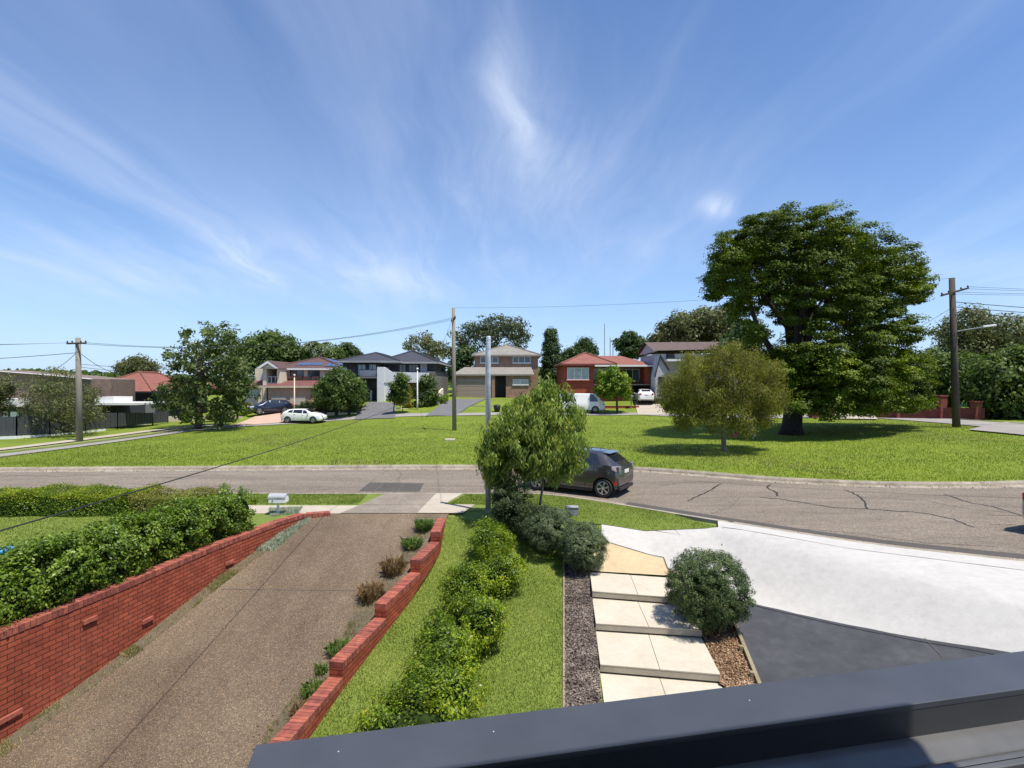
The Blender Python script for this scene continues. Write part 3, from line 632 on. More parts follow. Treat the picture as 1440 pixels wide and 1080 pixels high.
def pn(x, y): return (np.sin(x*3.1+y*2.3)+np.sin(y*5.2+1)+np.sin(y*1.7+.4)) > .75
b7 = blades('weeds', wlx+wlo, 6500, .05, .012, BL_DRY, gdv, 1.2, weight=lambda x, y: np.where(pn(x, y), 1, .12)); tag(b7, 'dry weeds growing along the foot of the brick wall', kind='stuff')
st(sheet('soil', [(a+.0, b) for a, b in wlx] + [(a-.04, b) for a, b in wlo], SOIL, lambda x, y: GD(y), .006, breaks=False), 'bare dirt strip along the foot of the brick wall', 'stuff')
swx = [(interp(XR, y)-.02, y) for y in np.arange(6, 15.1, .5)]; swo = [(interp(XR, y)-.40+.10*math.sin(y*2.1), y) for y in np.arange(6, 15.1, .5)][::-1]
st(sheet('soil', swx+swo, SOIL, lambda x, y: GD(y), .005, breaks=False), 'strip of dirt and leaf litter beside the low stepped wall', 'stuff')
b8 = blades('weeds', swx+swo, 4200, .06, .012, BL_DRY, gdv, 1.2, weight=lambda x, y: np.where(pn(y*1.3, x*2), 1, .25)); tag(b8, 'dry and green weeds sprouting beside the low stepped wall', kind='stuff')
dv_ = [(interp(WL, y)+.3, y) for y in np.arange(5, 15, .5)] + [(interp(XR, y)-.4, y) for y in np.arange(5, 15, .5)][::-1]
LIT = leaf_mat('dry_leaf_litter', [(.1,(.10,.06,.03)),(.5,(.22,.15,.07)),(.9,(.38,.30,.14))], .8, .1, 3)
PD = np.array(dv_); lo, hi = PD.min(0), PD.max(0); x = rng.uniform(lo[0], hi[0], 900); y = rng.uniform(lo[1], hi[1], 900); k = inside(x, y, dv_); x, y = x[k], y[k]
k = rng.random(len(x)) < .12 + .6*np.exp(-np.abs(x-np.array([interp(XR, a)-.4 for a in y]))*3.0); x, y = x[k], y[k]
NN = rng.normal(0, .2, (len(x), 3)); NN[:,2] = 1; o = leaves('leaf_litter', np.stack([x, y, gdv(x, y)+.012], 1), NN, .05, .022, LIT, None); tag(o, 'scattered dry leaves on the aggregate driveway', kind='stuff')
x = rng.uniform(-14, 16, 500); y = np.array([KNx(a)+rng.uniform(.22,.62) for a in x]); NN = rng.normal(0, .2, (500, 3)); NN[:,2] = 1
o = leaves('leaf_litter', np.stack([x, y, np.full(500, .03)], 1), NN, .06, .03, LIT, None); tag(o, 'dry leaves caught in the near gutter', kind='stuff')
x = rng.uniform(-22, 18, 900); y = np.array([KFx(a)-rng.uniform(.18,.75) for a in x]); NN = rng.normal(0, .2, (900, 3)); NN[:,2] = 1
o = leaves('leaf_litter', np.stack([x, y, np.full(900, .035)], 1), NN, .07, .035, LIT, None); tag(o, 'dry leaves caught in the park side gutter', kind='stuff')
OIL = plain('oil_stain', (.05,.042,.036), .55, var=.4, scale=5)
# ================================================================== big brick wall with its coping of bricks on edge
BR_RED = brick_mat('red_brick', (.36,.086,.045), (.26,.060,.034), (.075,.028,.02), .232, .077, .0065, var=.28, bump=.9)
BR_CAP = plain('red_coping_brick', (.31,.088,.055), .85, var=.35, scale=9, bump=.5, bscale=70)
BR_CAP2 = plain('dark_coping_brick', (.22,.058,.042), .85, var=.35, scale=11, bump=.5, bscale=70)
def wall_run(root, P, ztop, zbot, thick, side, cap=True, name='wall'):
    """P plan points of the visible face; side +1 puts the thickness to the left of travel"""
    m = MB(); c1 = MB(); c2 = MB()
    for a, b in zip(P, P[1:]):
        a = Vector((a[0], a[1], 0)); b = Vector((b[0], b[1], 0)); t = (b-a).normalized(); nn = Vector((-t.y, t.x, 0))*side
        za, zb_ = zbot(a), zbot(b); zt = ztop-.112 if cap else ztop
        q = [a, b, b+nn*thick, a+nn*thick]
        m.add([(p.x, p.y, z) for p, z in zip(q, (za, zb_, zb_, za))] + [(p.x, p.y, zt) for p in q], [(0,3,2,1),(4,5,6,7),(0,1,5,4),(1,2,6,5),(2,3,7,6),(3,0,4,7)])
        if cap:
            L = (b-a).length; k = max(1, int(round(L/.0795))); s = L/k
            for i in range(k):
                c = a + t*(s*(i+.5)) + nn*(thick/2-.004+random.uniform(-.004,.004)); dz = random.uniform(-.002,.002)
                (c1 if (len(P) < 3 and L < 1) or random.random() < .62 else c2).obox((c.x, c.y, ztop-.056+dz), t*(s/2-.0042), nn*(thick/2+.006), (0,0,.0535))
    w = m.build(name, BR_RED, root)
    if cap:
        c1.build('coping', BR_CAP, root, bevel=.004)
        if c2.v: c2.build('coping', BR_CAP2, root, bevel=.004)
        mm = MB()
        for a, b in zip(P, P[1:]):
            a = Vector((a[0], a[1], 0)); b = Vector((b[0], b[1], 0)); t = (b-a).normalized(); nn = Vector((-t.y, t.x, 0))*side
            q = [a+nn*.006+t*.02, b+nn*.006-t*.02, b+nn*(thick-.006)-t*.02, a+nn*(thick-.006)+t*.02]
            mm.prism([(p.x, p.y, ztop-.111) for p in q], (0,0,.100))
        mm.build('mortar_bed', JNT, root)
    return w
bw = thing('brick_wall', (-7.24, 7.84, -1.48), 'long red brick retaining wall under the green hedge, level coping', 'brick wall')
PW = [(interp(WL, y), y) for y in (0, 5, 7.84, 9.65, 12.1, 14.2)]
PW = [(x, y) for x, y in PW] + [(-5.6, 15.05)]
# straight faces need their own along-the-wall brick coordinates, so the wall is laid in short straight lengths
wall_run(bw, PW, .19, lambda p: GD(p.y)-.3, .23, 1)
ret = thing('brick_return', (-5.6, 15.1, 0), 'low brick return at the top of the long retaining wall beside the mailbox', 'brick wall')
wall_run(ret, [(-5.6, 15.06), (-5.0, 15.28)], .17, lambda p: -.2, .23, 1)
for px, py, w_ in ((125,872,.24), (207,872,.24), (322,791,.24), (12,1008,.34)):
    # projecting weep-hole bricks
    best = None
    for k in range(400):
        y = 5+k*.025; x = interp(WL, y)
        d = abs(CX+F*x/y-px)
        if best is None or d < best[0]: best = (d, x, y)
    _, x, y = best; z = PZ(py, y); t = Vector((interp(WL, y+.3)-interp(WL, y-.3), .6, 0)).normalized(); nn = Vector((t.y, -t.x, 0))
    MB().obox((x+nn.x*.012, y+nn.y*.012, z), t*w_/2, nn*.024, (0,0,.036)).build('weep_brick', BR_CAP, bw, bevel=.004)
# ================================================================== low stepped wall
sw = thing('stepped_wall', (-2.9, 7, -1.4), 'low stepped red brick wall between driveway and lawn', 'brick wall')
ztops = [.05, -.19, -.46, -.73, -.97]
Yd = []
for (p0, p1), zt in zip(SW, ztops):
    a = on(p0[0], p0[1], zt); b = on(p1[0], p1[1], zt); Yd.append((a, b))
line = []
for k, ((a, b), zt) in enumerate(zip(Yd, ztops)):
    far_ = a if k == 0 else Yd[k-1][1]
    b2 = b if k < 4 else (b[0]-.25, b[1]-1.2)
    s0 = (far_[0], far_[1]) if k else (a[0], a[1])
    s0 = (s0[0], s0[1]); wall_run(sw, [(b2[0], b2[1]), s0], zt, lambda p: GD(p.y)-.25, .23, -1)
# ================================================================== garden steps
gs = thing('garden_steps', (2.5, 10.5, -1), 'cream paved garden steps with four wide treads', 'steps')
def corner(px, py, h): Y = F*h/(py-CY); return Vector((PX(px, Y), Y, 0))
HT = [4.40, 4.56, 4.72, 4.88]
FL = [corner(833, 831, 4.40), corner(838, 876.4, 4.56), corner(844, 934, 4.72)]
RF = [corner(962, 841, 4.40), corner(987.5, 886, 4.56), corner(1013, 948, 4.72)]
FL = [Vector((-.0,0,0))+p for p in FL]
dl = (FL[2]-FL[0])/2; dr = (RF[2]-RF[0])/2
FL.append(FL[2]+dl); RF.append(RF[2]+dr)
for k in range(4):
    z = EYE-HT[k]; f0, f1 = FL[k], RF[k]
    b0 = corner(829.6, 804.4, 4.40) if k == 0 else FL[k-1] - (dl*.03); b1 = (RF[0]-dr) if k == 0 else RF[k-1] - dr*.03
    if k: b0 = b0 - dl*.02; b1 = b1 - dr*.02
    top = MB()
    mid0 = f0 + (f1-f0)*.505; mid1 = b0 + (b1-b0)*.505; g = (f1-f0).normalized()*.004
    for q in ([f0, mid0-g, mid1-g, b0], [mid0+g, f1, b1, mid1+g]): top.prism([(p.x, p.y, z-.022) for p in q], (0,0,.022))
    tr = top.build('tread', CREAM, gs, bevel=.003)
    ins = (b0-f0).normalized()*.004
    rs = MB().prism([(p.x, p.y, z-.125) for p in (f0+ins, f1+ins, b1, b0)], (0,0,.102)); rs.build('riser', CREAMSIDE, gs)
    bi = (b0-f0).normalized()*.05
    bs = MB().prism([(p.x, p.y, z-.30) for p in (f0+bi+Vector((.04,0,0)), f1+bi-Vector((.04,0,0)), b1-Vector((.04,0,0)), b0+Vector((.04,0,0)))], (0,0,.174)); bs.build('gap_block', plain('painted_gap_shade', (.09,.08,.07), .9) if k == 0 else bpy.data.materials['painted_gap_shade'], gs)  # inset block whose dark colour paints the shade in the gap under the tread
# edging of lawn, timber edge by the dark apron
e0 = cast(793, 786, GY); e1 = cast(793, 1075, GY)
ed = MB()
pts = [(e0[0] + (e1[0]-e0[0])*t, e0[1] + (e1[1]-e0[1])*t) for t in np.linspace(0, 1, 12)]
for (a, b), (c, d) in zip(pts, pts[1:]): ed.add([(a-.02,b,GY(a,b)-.1),(a+.02,b,GY(a,b)-.1),(c+.02,d,GY(c,d)-.1),(c-.02,d,GY(c,d)-.1),(a-.02,b,GY(a,b)+.035),(a+.02,b,GY(a,b)+.035),(c+.02,d,GY(c,d)+.035),(c-.02,d,GY(c,d)+.035)], [(0,3,2,1),(4,5,6,7),(0,1,5,4),(1,2,6,5),(2,3,7,6),(3,0,4,7)])
o = ed.build('lawn_edging', TIMB, None, org=(e0[0], e0[1], e0[2])); tag(o, 'thin pale edging strip between lawn and grey mulch', 'edging')
t0 = cast(1028, 868, GY); t1 = cast(1066, 962, GY); A = Vector((t0[0], t0[1], 0)); B = Vector((t1[0], t1[1], 0)); B = B + (B-A)*.5; t = (B-A).normalized(); nn = Vector((-t.y, t.x, 0))
te = thing('timber_edging', (t1[0], t1[1], t1[2]), 'timber sleeper edge between brown mulch and charcoal apron', 'edging')
zz = lambda p: GY(p.x, p.y)
q = [A-nn*.03, A+nn*.03, B+nn*.03, B-nn*.03]
MB().add([(p.x,p.y,zz(p)-.15) for p in q]+[(p.x,p.y,zz(p)+.09) for p in q], [(0,3,2,1),(4,5,6,7),(0,1,5,4),(1,2,6,5),(2,3,7,6),(3,0,4,7)]).build('sleeper', TIMB, te, bevel=.005)
for f in (.12, .38, .62):
    c = A + (B-A)*f - nn*.065*(1 if (nn.x > 0) else -1); MB().obox((c.x, c.y, zz(c)+.0), t*.035, nn*.028, (0,0,.11)).build('peg', TIMB, te, bevel=.004)
# ================================================================== the roof edge under the camera
CAPM = plain('slate_grey_capping', (.052,.057,.070), .46, spec=.45, var=.13, scale=2.5)
CAPD = plain('dark_fascia_paint', (.045,.047,.052), .45, var=.06)
GUT = plain('grey_gutter_steel', (.13,.13,.128), .35, metal=.3, var=.15, scale=4)
ROOFD = plain('dark_roof_sheet', (.035,.04,.055), .4, metal=.2, var=.1)
pr = thing('house', (0, 2.4, 1.5), 'slate grey metal roof edge of the house right below the viewpoint', 'house')
z1 = EYE-1.6
a = Vector(on(360, 1047, z1)); b = Vector(on(1440, 915, z1)); d = (b-a).normalized(); pn_ = Vector((-d.y, d.x, 0))
if pn_.y < 0: pn_ = -pn_
W_ = .33; bb = a + d*8
q = [a, bb, bb-pn_*W_, a-pn_*W_]
MB().prism([(p.x, p.y, z1-.03) for p in q], (0,0,.03)).build('capping', CAPM, pr, bevel=.003)
q = [a+pn_*.0-pn_*.012, bb-pn_*.012, bb-pn_*.03, a-pn_*.03]
MB().prism([(p.x, p.y, z1-.34) for p in q], (0,0,.312)).build('fascia', CAPD, pr)
q = [a+d*.07-pn_*(W_-.014), bb-pn_*(W_-.014), bb-pn_*(W_-.002), a+d*.07-pn_*(W_-.002)]
MB().prism([(p.x, p.y, z1-.22) for p in q], (0,0,.191)).build('inner_fascia', CAPD, pr)
q = [a+d*.01-pn_*.012, a+d*.05-pn_*.012, a+d*.05-pn_*4, a+d*.01-pn_*4]
MB().prism([(p.x, p.y, z1-.34) for p in q], (0,0,.305)).build('end_fascia', CAPD, pr)
q = [a-pn_*W_*0.98, a+d*.12-pn_*W_*.98, a+d*.12-pn_*4, a-pn_*4]
MB().prism([(p.x, p.y, z1-.03) for p in q], (0,0,.0285)).build('end_capping', CAPM, pr, bevel=.003)
# box gutter and ribbed sheets behind the capping
prof = [(-(W_-.002), -.165), (-(W_+.05), -.175), (-(W_+.11), -.21), (-(W_+.17), -.215), (-(W_+.19), -.16), (-(W_+.21), -.155), (-(W_+.23), -.16)]
rows = [[tuple(p + Vector((0,0,z1+h)) + pn_*o_ - Vector((0,0,0))) for p in [Vector((a.x,a.y,0))+d*.12, Vector((bb.x,bb.y,0))]] for o_, h in prof]
m = MB(); n_ = 2; V = sum(rows, []); m.add(V, [(i*2, i*2+1, i*2+3, i*2+2) for i in range(len(rows)-1)]); m.build('box_gutter', GUT, pr, smooth=True)
m = MB(); rb = MB(); o_ = -(W_+.231)
base0 = Vector((a.x,a.y,0))+d*.12; base1 = Vector((bb.x,bb.y,0))
V = [tuple(base0+pn_*o_+Vector((0,0,z1-.19))), tuple(base1+pn_*o_+Vector((0,0,z1-.19))), tuple(base1-pn_*6+Vector((0,0,z1-.03))), tuple(base0-pn_*6+Vector((0,0,z1-.03)))]
m.add(V, [(0,1,2,3)]); m.build('roof_sheet', ROOFD, pr)
for k in range(9):
    oo = o_ - .02 - .21*k; zz_ = z1-.19+.028*abs(oo-o_)
    c = (base0+base1)/2 + pn_*oo; rb.obox((c.x, c.y, zz_+.014), (base1-base0)/2, pn_*.018, (0,0,.016))
rb.build('sheet_rib', GUT, pr, bevel=.005)
dp = thing('downpipe', tuple(a + Vector((-.06,0,-.4))), 'white downpipe at the corner of the slate roof edge', 'downpipe')
WPV = plain('white_pvc', (.75,.75,.73), .4, var=.04)
pa = Vector((a.x-.02, a.y-.10, z1-.06)); MB().tube([pa, pa+Vector((-.05,-.30,-.01)), pa+Vector((-.10,-.6,-.02)), pa+Vector((-.14,-.9,-3.2))], .014, 12).build('pipe', WPV, dp, smooth=True)
MB().tube([pa+Vector((.0,.01,0)), pa+Vector((-.005,-.03,0))], .018, 12).build('collar', WPV, dp, smooth=True)
ZN = plain('zinc_screw', (.8,.8,.8), .3, metal=.5, var=0)
for px, py in ((476,1057),(694,1029),(1054,985)):
    c = on(px, py, z1); MB().lathe((c[0], c[1], c[2]), [(.0035,0),(.0035,.0015),(.001,.0025)], 10).build('screw', ZN, pr)
# the wall and eave of the house the picture is taken from; its eave shades the sheets
c0 = Vector((0,-1.2,0)); MB().obox((-1.0, -.9, 2.2), d*6.5, pn_*.12, (0,0,3.9)).build('upper_wall', plain('warm_white_cladding', (.5,.49,.46), .8, var=.04), pr)
ev = Vector((-2.7, -.66, 6.15)); MB().obox((ev.x, ev.y, ev.z), d*6.3, pn_*1.15, (0,0,.12)).build('eave', CAPD, pr)
# ================================================================== mailbox, kerb box, blue thing
mbx = on(391, 723.5, .1); X, Y = mbx[0], mbx[1]
WHP = plain('white_paint', (.78,.78,.76), .4, var=.05)
GRL = plain('grey_lid', (.35,.36,.38), .4, var=.08)
mb_ = thing('mailbox', (X, Y, .1), 'white mailbox with a grey arched lid on a single post', 'mailbox')
MB().box(X-.028, X+.028, Y-.028, Y+.028, .05, .44).build('post', WHP, mb_, bevel=.004)
MB().box(X-.09, X+.09, Y-.10, Y+.10, .425, .44).build('base_plate', WHP, mb_, bevel=.003)
def arch(m, x0, x1, yc, z0, r, hh, k=9, pad=0):
    ring = [(yc-r-pad, z0)] + [(yc-(r+pad)*math.cos(math.pi*i/k), z0+hh+(r+pad)*.75*math.sin(math.pi*i/k)) for i in range(k+1)] + [(yc+r+pad, z0)]
    return m.prism([(x0, y, z) for y, z in ring], (x1-x0, 0, 0))
arch(MB(), X-.21, X+.24, Y, .44, .13, .13).build('body', WHP, mb_, bevel=.004)
k = 9; ring = [(Y-.142*math.cos(math.pi*i/k), .57+.142*.75*math.sin(math.pi*i/k)+.004) for i in range(k+1)]
rr = [(Y-.130*math.cos(math.pi*i/k), .57+.130*.75*math.sin(math.pi*i/k)+.002) for i in range(k+1)]
MB().prism([(X-.225, y, z) for y, z in ring+rr[::-1]], (.48, 0, 0)).build('lid', GRL, mb_)
MB().lathe((X-.10, Y-.135, .50), [(.018,0),(.018,-.01)], 12, 'y').build('lock', BLACK, mb_)
MB().box(X+.02, X+.14, Y-.137, Y-.13, .56, .58).build('slot', BLACK, mb_)
bxp = on(805, 722, .1); X, Y = bxp[0]-.02, bxp[1]
gb = thing('service_box', (X, Y, .1), 'low grey service box on the verge behind the round shrubs', 'service box')
MB().box(X-.17, X+.17, Y-.12, Y+.12, .05, .27).build('body', plain('grey_plastic', (.22,.23,.24), .5, var=.08), gb, bevel=.01)
MB().box(X-.185, X+.185, Y-.135, Y+.135, .27, .30).build('lid', plain('grey_plastic_lid', (.28,.29,.30), .5, var=.08), gb, bevel=.008)
bt = on(4, 777, .12); X, Y = bt[0]-.05, bt[1]
bl = MB().lathe((X, Y, .1), [(.16,0),(.20,.03),(.22,.09),(.20,.10),(.15,.05)], 20); o = bl.build('tub', plain('blue_plastic', (.05,.25,.45), .4, var=.05), None, smooth=True, org=(X, Y, .1)); tag(o, 'small blue plastic tub lying on the neighbouring lawn at the edge', 'tub')
# ================================================================== hedges and shrubs
LF_HEDGE = leaf_mat('hedge_leaves', [(.12,(.035,.07,.010)),(.4,(.08,.14,.014)),(.65,(.15,.235,.026)),(.92,(.30,.38,.07))], .38, .28, 2.2)
LF_YEL = leaf_mat('golden_hedge_leaves', [(.1,(.05,.09,.01)),(.4,(.11,.17,.015)),(.7,(.24,.29,.02)),(.95,(.42,.42,.06))], .45, .35, 1.6)
LF_LILLY = leaf_mat('lilly_pilly_leaves', [(.1,(.035,.07,.010)),(.32,(.09,.15,.013)),(.58,(.18,.26,.018)),(.85,(.37,.40,.03)),(1.0,(.52,.32,.05))], .35, .32, 1.5)
LF_GREY = leaf_mat('westringia_leaves', [(.1,(.045,.065,.03)),(.45,(.09,.125,.06)),(.75,(.16,.21,.10)),(.95,(.28,.33,.19))], .55, .2, 2.5)
LF_ROUND = leaf_mat('round_bush_leaves', [(.1,(.03,.05,.018)),(.45,(.065,.10,.035)),(.75,(.12,.17,.06)),(.95,(.24,.29,.13))], .55, .2, 2.5)
LF_DARK = leaf_mat('dark_shrub_leaves', [(.1,(.02,.035,.012)),(.5,(.045,.07,.025)),(.9,(.10,.13,.05))], .5, .2, 2.0)
CORE = plain('painted_inner_shade', (.022,.036,.010), .95, spec=.02, var=.3, scale=12, bump=.6, bscale=30)  # dark solid cores: the shade inside the foliage is painted into this colour
def core(lobes, f=.62):
    m = MB()
    for x, y, z, rx, ry, rz in lobes:
        pr_ = []
        for i in range(7):
            th = math.pi*(i+.5)/7; pr_.append((math.sin(th), math.cos(th)))
        b = len(m.v)
        for s, c in pr_:
            for k in range(10):
                a = 2*math.pi*k/10; jj = random.uniform(.8, 1.1); m.v.append((x+rx*f*s*math.cos(a)*jj, y+ry*f*s*math.sin(a)*jj, z-rz*f*c*jj))
        for i in range(6):
            for k in range(10): m.f.append((b+i*10+k, b+i*10+(k+1)%10, b+(i+1)*10+(k+1)%10, b+(i+1)*10+k))
        m.f.append(tuple(b+k for k in range(10))); m.f.append(tuple(b+60+k for k in range(10)))
    return m
def shrub(name, x, y, z0, r, h, mat, label, cat='shrub', group=None, n=60, per=70, cr=.16, L=.05, W=.026, lobes=None, up=.3, shell=.72):
    t = thing(name, (x, y, z0), label, cat, group)
    if lobes is None:
        lobes = [(x, y, z0+h*.52, r, r, h*.48)]
        for _ in range(6):
            a = random.uniform(0, 6.28); lobes.append((x+math.cos(a)*r*.5, y+math.sin(a)*r*.5, z0+h*random.uniform(.4,.72), r*.55, r*.55, h*.34))
    core(lobes, .5).build('shade_core', CORE, t, smooth=True)
    C, N = crown_points(lobes, int(n*1.9), per, cr, shell, up, .8); k = C[:,2] > z0+.02; C, N = C[k], N[k]
    leaves('foliage', C, N, L, W, mat, t); return t
# long hedge on the wall
t = thing('hedge', (-7.6, 11, .1), 'long glossy green hedge growing along the top of the brick wall', 'hedge')
lob = []
for i, y in enumerate(np.arange(5.4, 13.75, .42)):
    xw = interp(WL, y); zt = 1.02 + .07*math.sin(i*1.7)
    zt -= .12*max(0, min(1, (9.5-y)/3))
    for dx in (-.38, -.72): lob.append((xw+dx-.04+random.uniform(-.05,.05), y, .1+zt*.5, .29+random.uniform(0,.06), .42, zt*.52+random.uniform(-.04,.05)))
core(lob, .5).build('shade_core', CORE, t, smooth=True)
C, N = crown_points(lob, 1700, 70, .15, .72, .35, .8); k = (C[:,2] > .16); C, N = C[k], N[k]
leaves('foliage', C, N, .062, .034, LF_HEDGE, t)
# front hedges across the neighbouring lawn
def box_hedge(name, x0, x1, y0, y1, z0, z1_, mat, label, n, L, W, top=None):
    t = thing(name, ((x0+x1)/2, (y0+y1)/2, z0), label, 'hedge')
    MB().box(x0+.14, x1-.14, y0+.14, y1-.14, z0-.02, z1_-.12).build('shade_core', CORE, t, bevel=.08)
    A_ = [(x1-x0)*(y1-y0), (x1-x0)*(z1_-z0)*2, (y1-y0)*(z1_-z0)*2]; S = sum(A_); C = []; N = []
    k = int(n*A_[0]/S); C.append(np.stack([rng.uniform(x0,x1,k), rng.uniform(y0,y1,k), z1_+rng.normal(0,.035,k)+.04*np.sin(rng.uniform(x0,x1,k)*0)], 1)); N.append(np.tile([0,0,1.],(k,1)))
    k = int(n*A_[1]/S); s = rng.choice([-1,1],k); C.append(np.stack([rng.uniform(x0,x1,k), np.where(s<0,y0,y1)-s*np.abs(rng.normal(0,.05,k)), rng.uniform(z0,z1_,k)],1)); N.append(np.stack([0*s,s*1.,.3+0*s],1))
    k = int(n*A_[2]/S); s = rng.choice([-1,1],k); C.append(np.stack([np.where(s<0,x0,x1)-s*np.abs(rng.normal(0,.05,k)), rng.uniform(y0,y1,k), rng.uniform(z0,z1_,k)],1)); N.append(np.stack([s*1.,0*s,.3+0*s],1))
    C = np.concatenate(C); N = np.concatenate(N); bump = .05*np.sin(C[:,0]*4.1)+.04*np.sin(C[:,1]*5+C[:,0]*2.3); C[:,2] += bump*(C[:,2]-z0)/(z1_-z0); C[:,1] += .05*np.sin(C[:,0]*3.3)
    top_k = C[:,2] > z1_-.16
    if top is not None:
        leaves('clipped_top', C[top_k], N[top_k], L, W, top, t); C, N = C[~top_k], N[~top_k]
    leaves('foliage', C, N, L, W, mat, t); return t
box_hedge('hedge', -14.6, -10.35, 15.0, 16.4, .1, .66, LF_HEDGE, 'clipped front hedge with a golden green top, left of the dry hedge', 30000, .05, .028, LF_YEL)
LF_DRY = leaf_mat('dry_hedge_leaves', [(.1,(.07,.07,.02)),(.4,(.13,.14,.025)),(.7,(.24,.25,.04)),(.95,(.33,.27,.12))], .55, .3, 2.0)
box_hedge('hedge', -10.3, -8.5, 14.9, 16.3, .1, .62, LF_DRY, 'short patchy golden hedge between the clipped hedge and the wall hedge', 9000, .05, .026)
shrub('bush', -14.3, 13.9, .1, .62, 1.0, LF_DARK, 'dark bush at the left edge in front of the clipped hedge', n=70)
# hedge row in the lawn
HB = [(690,738,.50,13.3),(698,777,.58,12.0),(655,812,.42,11.1),(664,858,.52,9.9),(628,902,.48,9.0),(624,945,.60,8.15),(580,1000,.66,7.3)]
labs = ['topmost lilly pilly bush in the lawn row, tinged gold, below the street tree', 'second lilly pilly bush from the street in the lawn row, gold topped', 'third bush down the lawn row with coppery new tips', 'middle bush of the lawn row, bright green and upright', 'third bush from the roof edge in the lawn row', 'second bush from the roof edge in the lawn row, widest', 'lowest bush of the lawn row, partly behind the slate roof edge']
for (px, py, r, Yc), lb in zip(HB, labs):
    x = PX(px, Yc); z0 = GY(x, Yc); shrub('lilly_pilly', x, Yc, z0, r, 1.02 + random.uniform(-.04,.06), LF_LILLY, lb, group='lilly pilly bushes in a row down the lawn', n=75, per=80, cr=.17, L=.055, W=.026, up=.5, shell=.6)
# round grey-green bushes
for px, py, r, Yc, h, lb in ((995,812,.80,10.7,1.46,'large round dark green bush beside the garden steps and white driveway'), (820,757,.56,13.1,1.12,'round grey green bush between lawn and sandy landing'), (775,735,.66,13.8,1.1,'grey green bush under the street tree, left of the service box')):
    x = PX(px, Yc); z0 = PZ(py, Yc)-h*.52; z0 = GY(x, Yc)-.03 if abs(GY(x, Yc)-z0) < .4 else z0
    lo = [(x, Yc, z0+h*.52, r*.93, r*.93, h*.47)]
    shrub('round_bush', x, Yc, z0, r, h, LF_GREY if px < 990 else LF_ROUND, lb, n=520 if px > 900 else 320, per=50, cr=.085, L=.048, W=.0135, lobes=lo, up=.15, shell=.72)
shrub('dark_bush', PX(722,14.6), 14.6, GY(0,14.6), .55, 1.25, LF_DARK, 'dark straggly bush at the foot of the steel pole', n=110, per=60, cr=.14, L=.06, W=.02)
shrub('dark_bush', PX(752,14.2), 14.2, GY(0,14.2), .5, .95, LF_DARK, 'low dark bush in the shade right below the street tree trunk', n=90, per=60, cr=.14, L=.06, W=.02)
# weeds and clumps beside the stepped wall
LF_GRASSY = leaf_mat('strappy_leaves', [(.1,(.06,.11,.02)),(.5,(.12,.19,.04)),(.9,(.22,.28,.09))], .5, .3, 3)
LF_RUST = leaf_mat('rusty_grass', [(.1,(.10,.07,.035)),(.4,(.20,.13,.06)),(.7,(.30,.20,.10)),(.95,(.24,.24,.08))], .7, .3, 3)
def clump(name, x, y, z, r, h, n, w, mat, label, sy=1.0):
    a = rng.uniform(0, 2*np.pi, n); rr = r*np.sqrt(rng.random(n))*.6; bx, by = x+np.cos(a)*rr, y+np.sin(a)*rr*sy
    hh = h*rng.uniform(.5, 1.1, n); le = rng.uniform(.2, 1, n)*r*.9; b = a + rng.normal(0, .6, n); c = rng.uniform(0, 2*np.pi, n)
    dx, dy = np.cos(c)*w/2, np.sin(c)*w/2
    p1 = np.stack([bx+np.cos(b)*le*.45, by+np.sin(b)*le*.45, z+hh*.75], 1); p2 = np.stack([bx+np.cos(b)*le, by+np.sin(b)*le, z+hh*rng.uniform(.6, 1.1, n)], 1)
    V = np.stack([np.stack([bx-dx, by-dy, np.full(n, z)-.01], 1), np.stack([bx+dx, by+dy, np.full(n, z)-.01], 1), p1+np.stack([dx, dy, 0*dx], 1), p2, p1-np.stack([dx, dy, 0*dx], 1)], 1).reshape(-1, 3)
    me = bpy.data.meshes.new(name); me.from_pydata([(p[0]-x, p[1]-y, p[2]-z) for p in V.tolist()], [], [(5*i, 5*i+1, 5*i+2, 5*i+3, 5*i+4) for i in range(n)]); me.materials.append(mat)
    o = bpy.data.objects.new(name, me); link(o); o.location = (x, y, z); tag(o, label, 'plant'); return o
gd = lambda x, y: GD(y)
for px, py, r, h, n_, m_, lb, sy in ((596,745,.26,.30,420,LF_GRASSY,'leafy green clump against the top of the stepped wall',1.6),(580,770,.28,.24,420,LF_GRASSY,'strappy green clump lower down beside the stepped wall',1.1),
        (553,806,.30,.38,330,LF_RUST,'upper tall rusty grass clump against the stepped wall',1.5),(522,842,.30,.34,330,LF_RUST,'lower rusty grass clump leaning over the driveway',1.5),(476,918,.22,.22,240,LF_GRASSY,'green weed clump by the middle of the stepped wall',1.5),
        (440,975,.20,.18,160,LF_GRASSY,'small spiky weed near the lower end of the stepped wall',1.4),(420,1003,.16,.14,100,LF_RUST,'dry sprawling weed near the roof edge corner',1.5),(452,945,.14,.14,110,LF_GRASSY,'tiny weed tuft beside the lower run of the stepped wall',1.3)):
    p = cast(px, py, gd); clump('grass_clump', p[0], p[1], p[2], r, h, n_, .014, m_, lb, sy)
LF_SIL = leaf_mat('silver_groundcover', [(.1,(.20,.24,.15)),(.5,(.34,.38,.27)),(.9,(.50,.54,.42))], .7, .2, 3)
SILP = [cast(a, b, gd)[:2] for a, b in ((440,727),(420,728),(375,757),(358,775),(385,775),(412,752))]
bs_ = blades('groundcover', SILP, 6000, .05, .03, LF_SIL, gdv, .9); tag(bs_, 'pale silvery groundcover spilling over the driveway beside the wall', kind='stuff')
SILQ = plane([(378,716),(425,714),(420,722),(380,727)]); bq = blades('groundcover', SILQ, 2500, .06, .03, LF_SIL, lambda x, y: np.full(len(x), .1), .9); tag(bq, 'silvery groundcover around the mailbox post', kind='stuff')
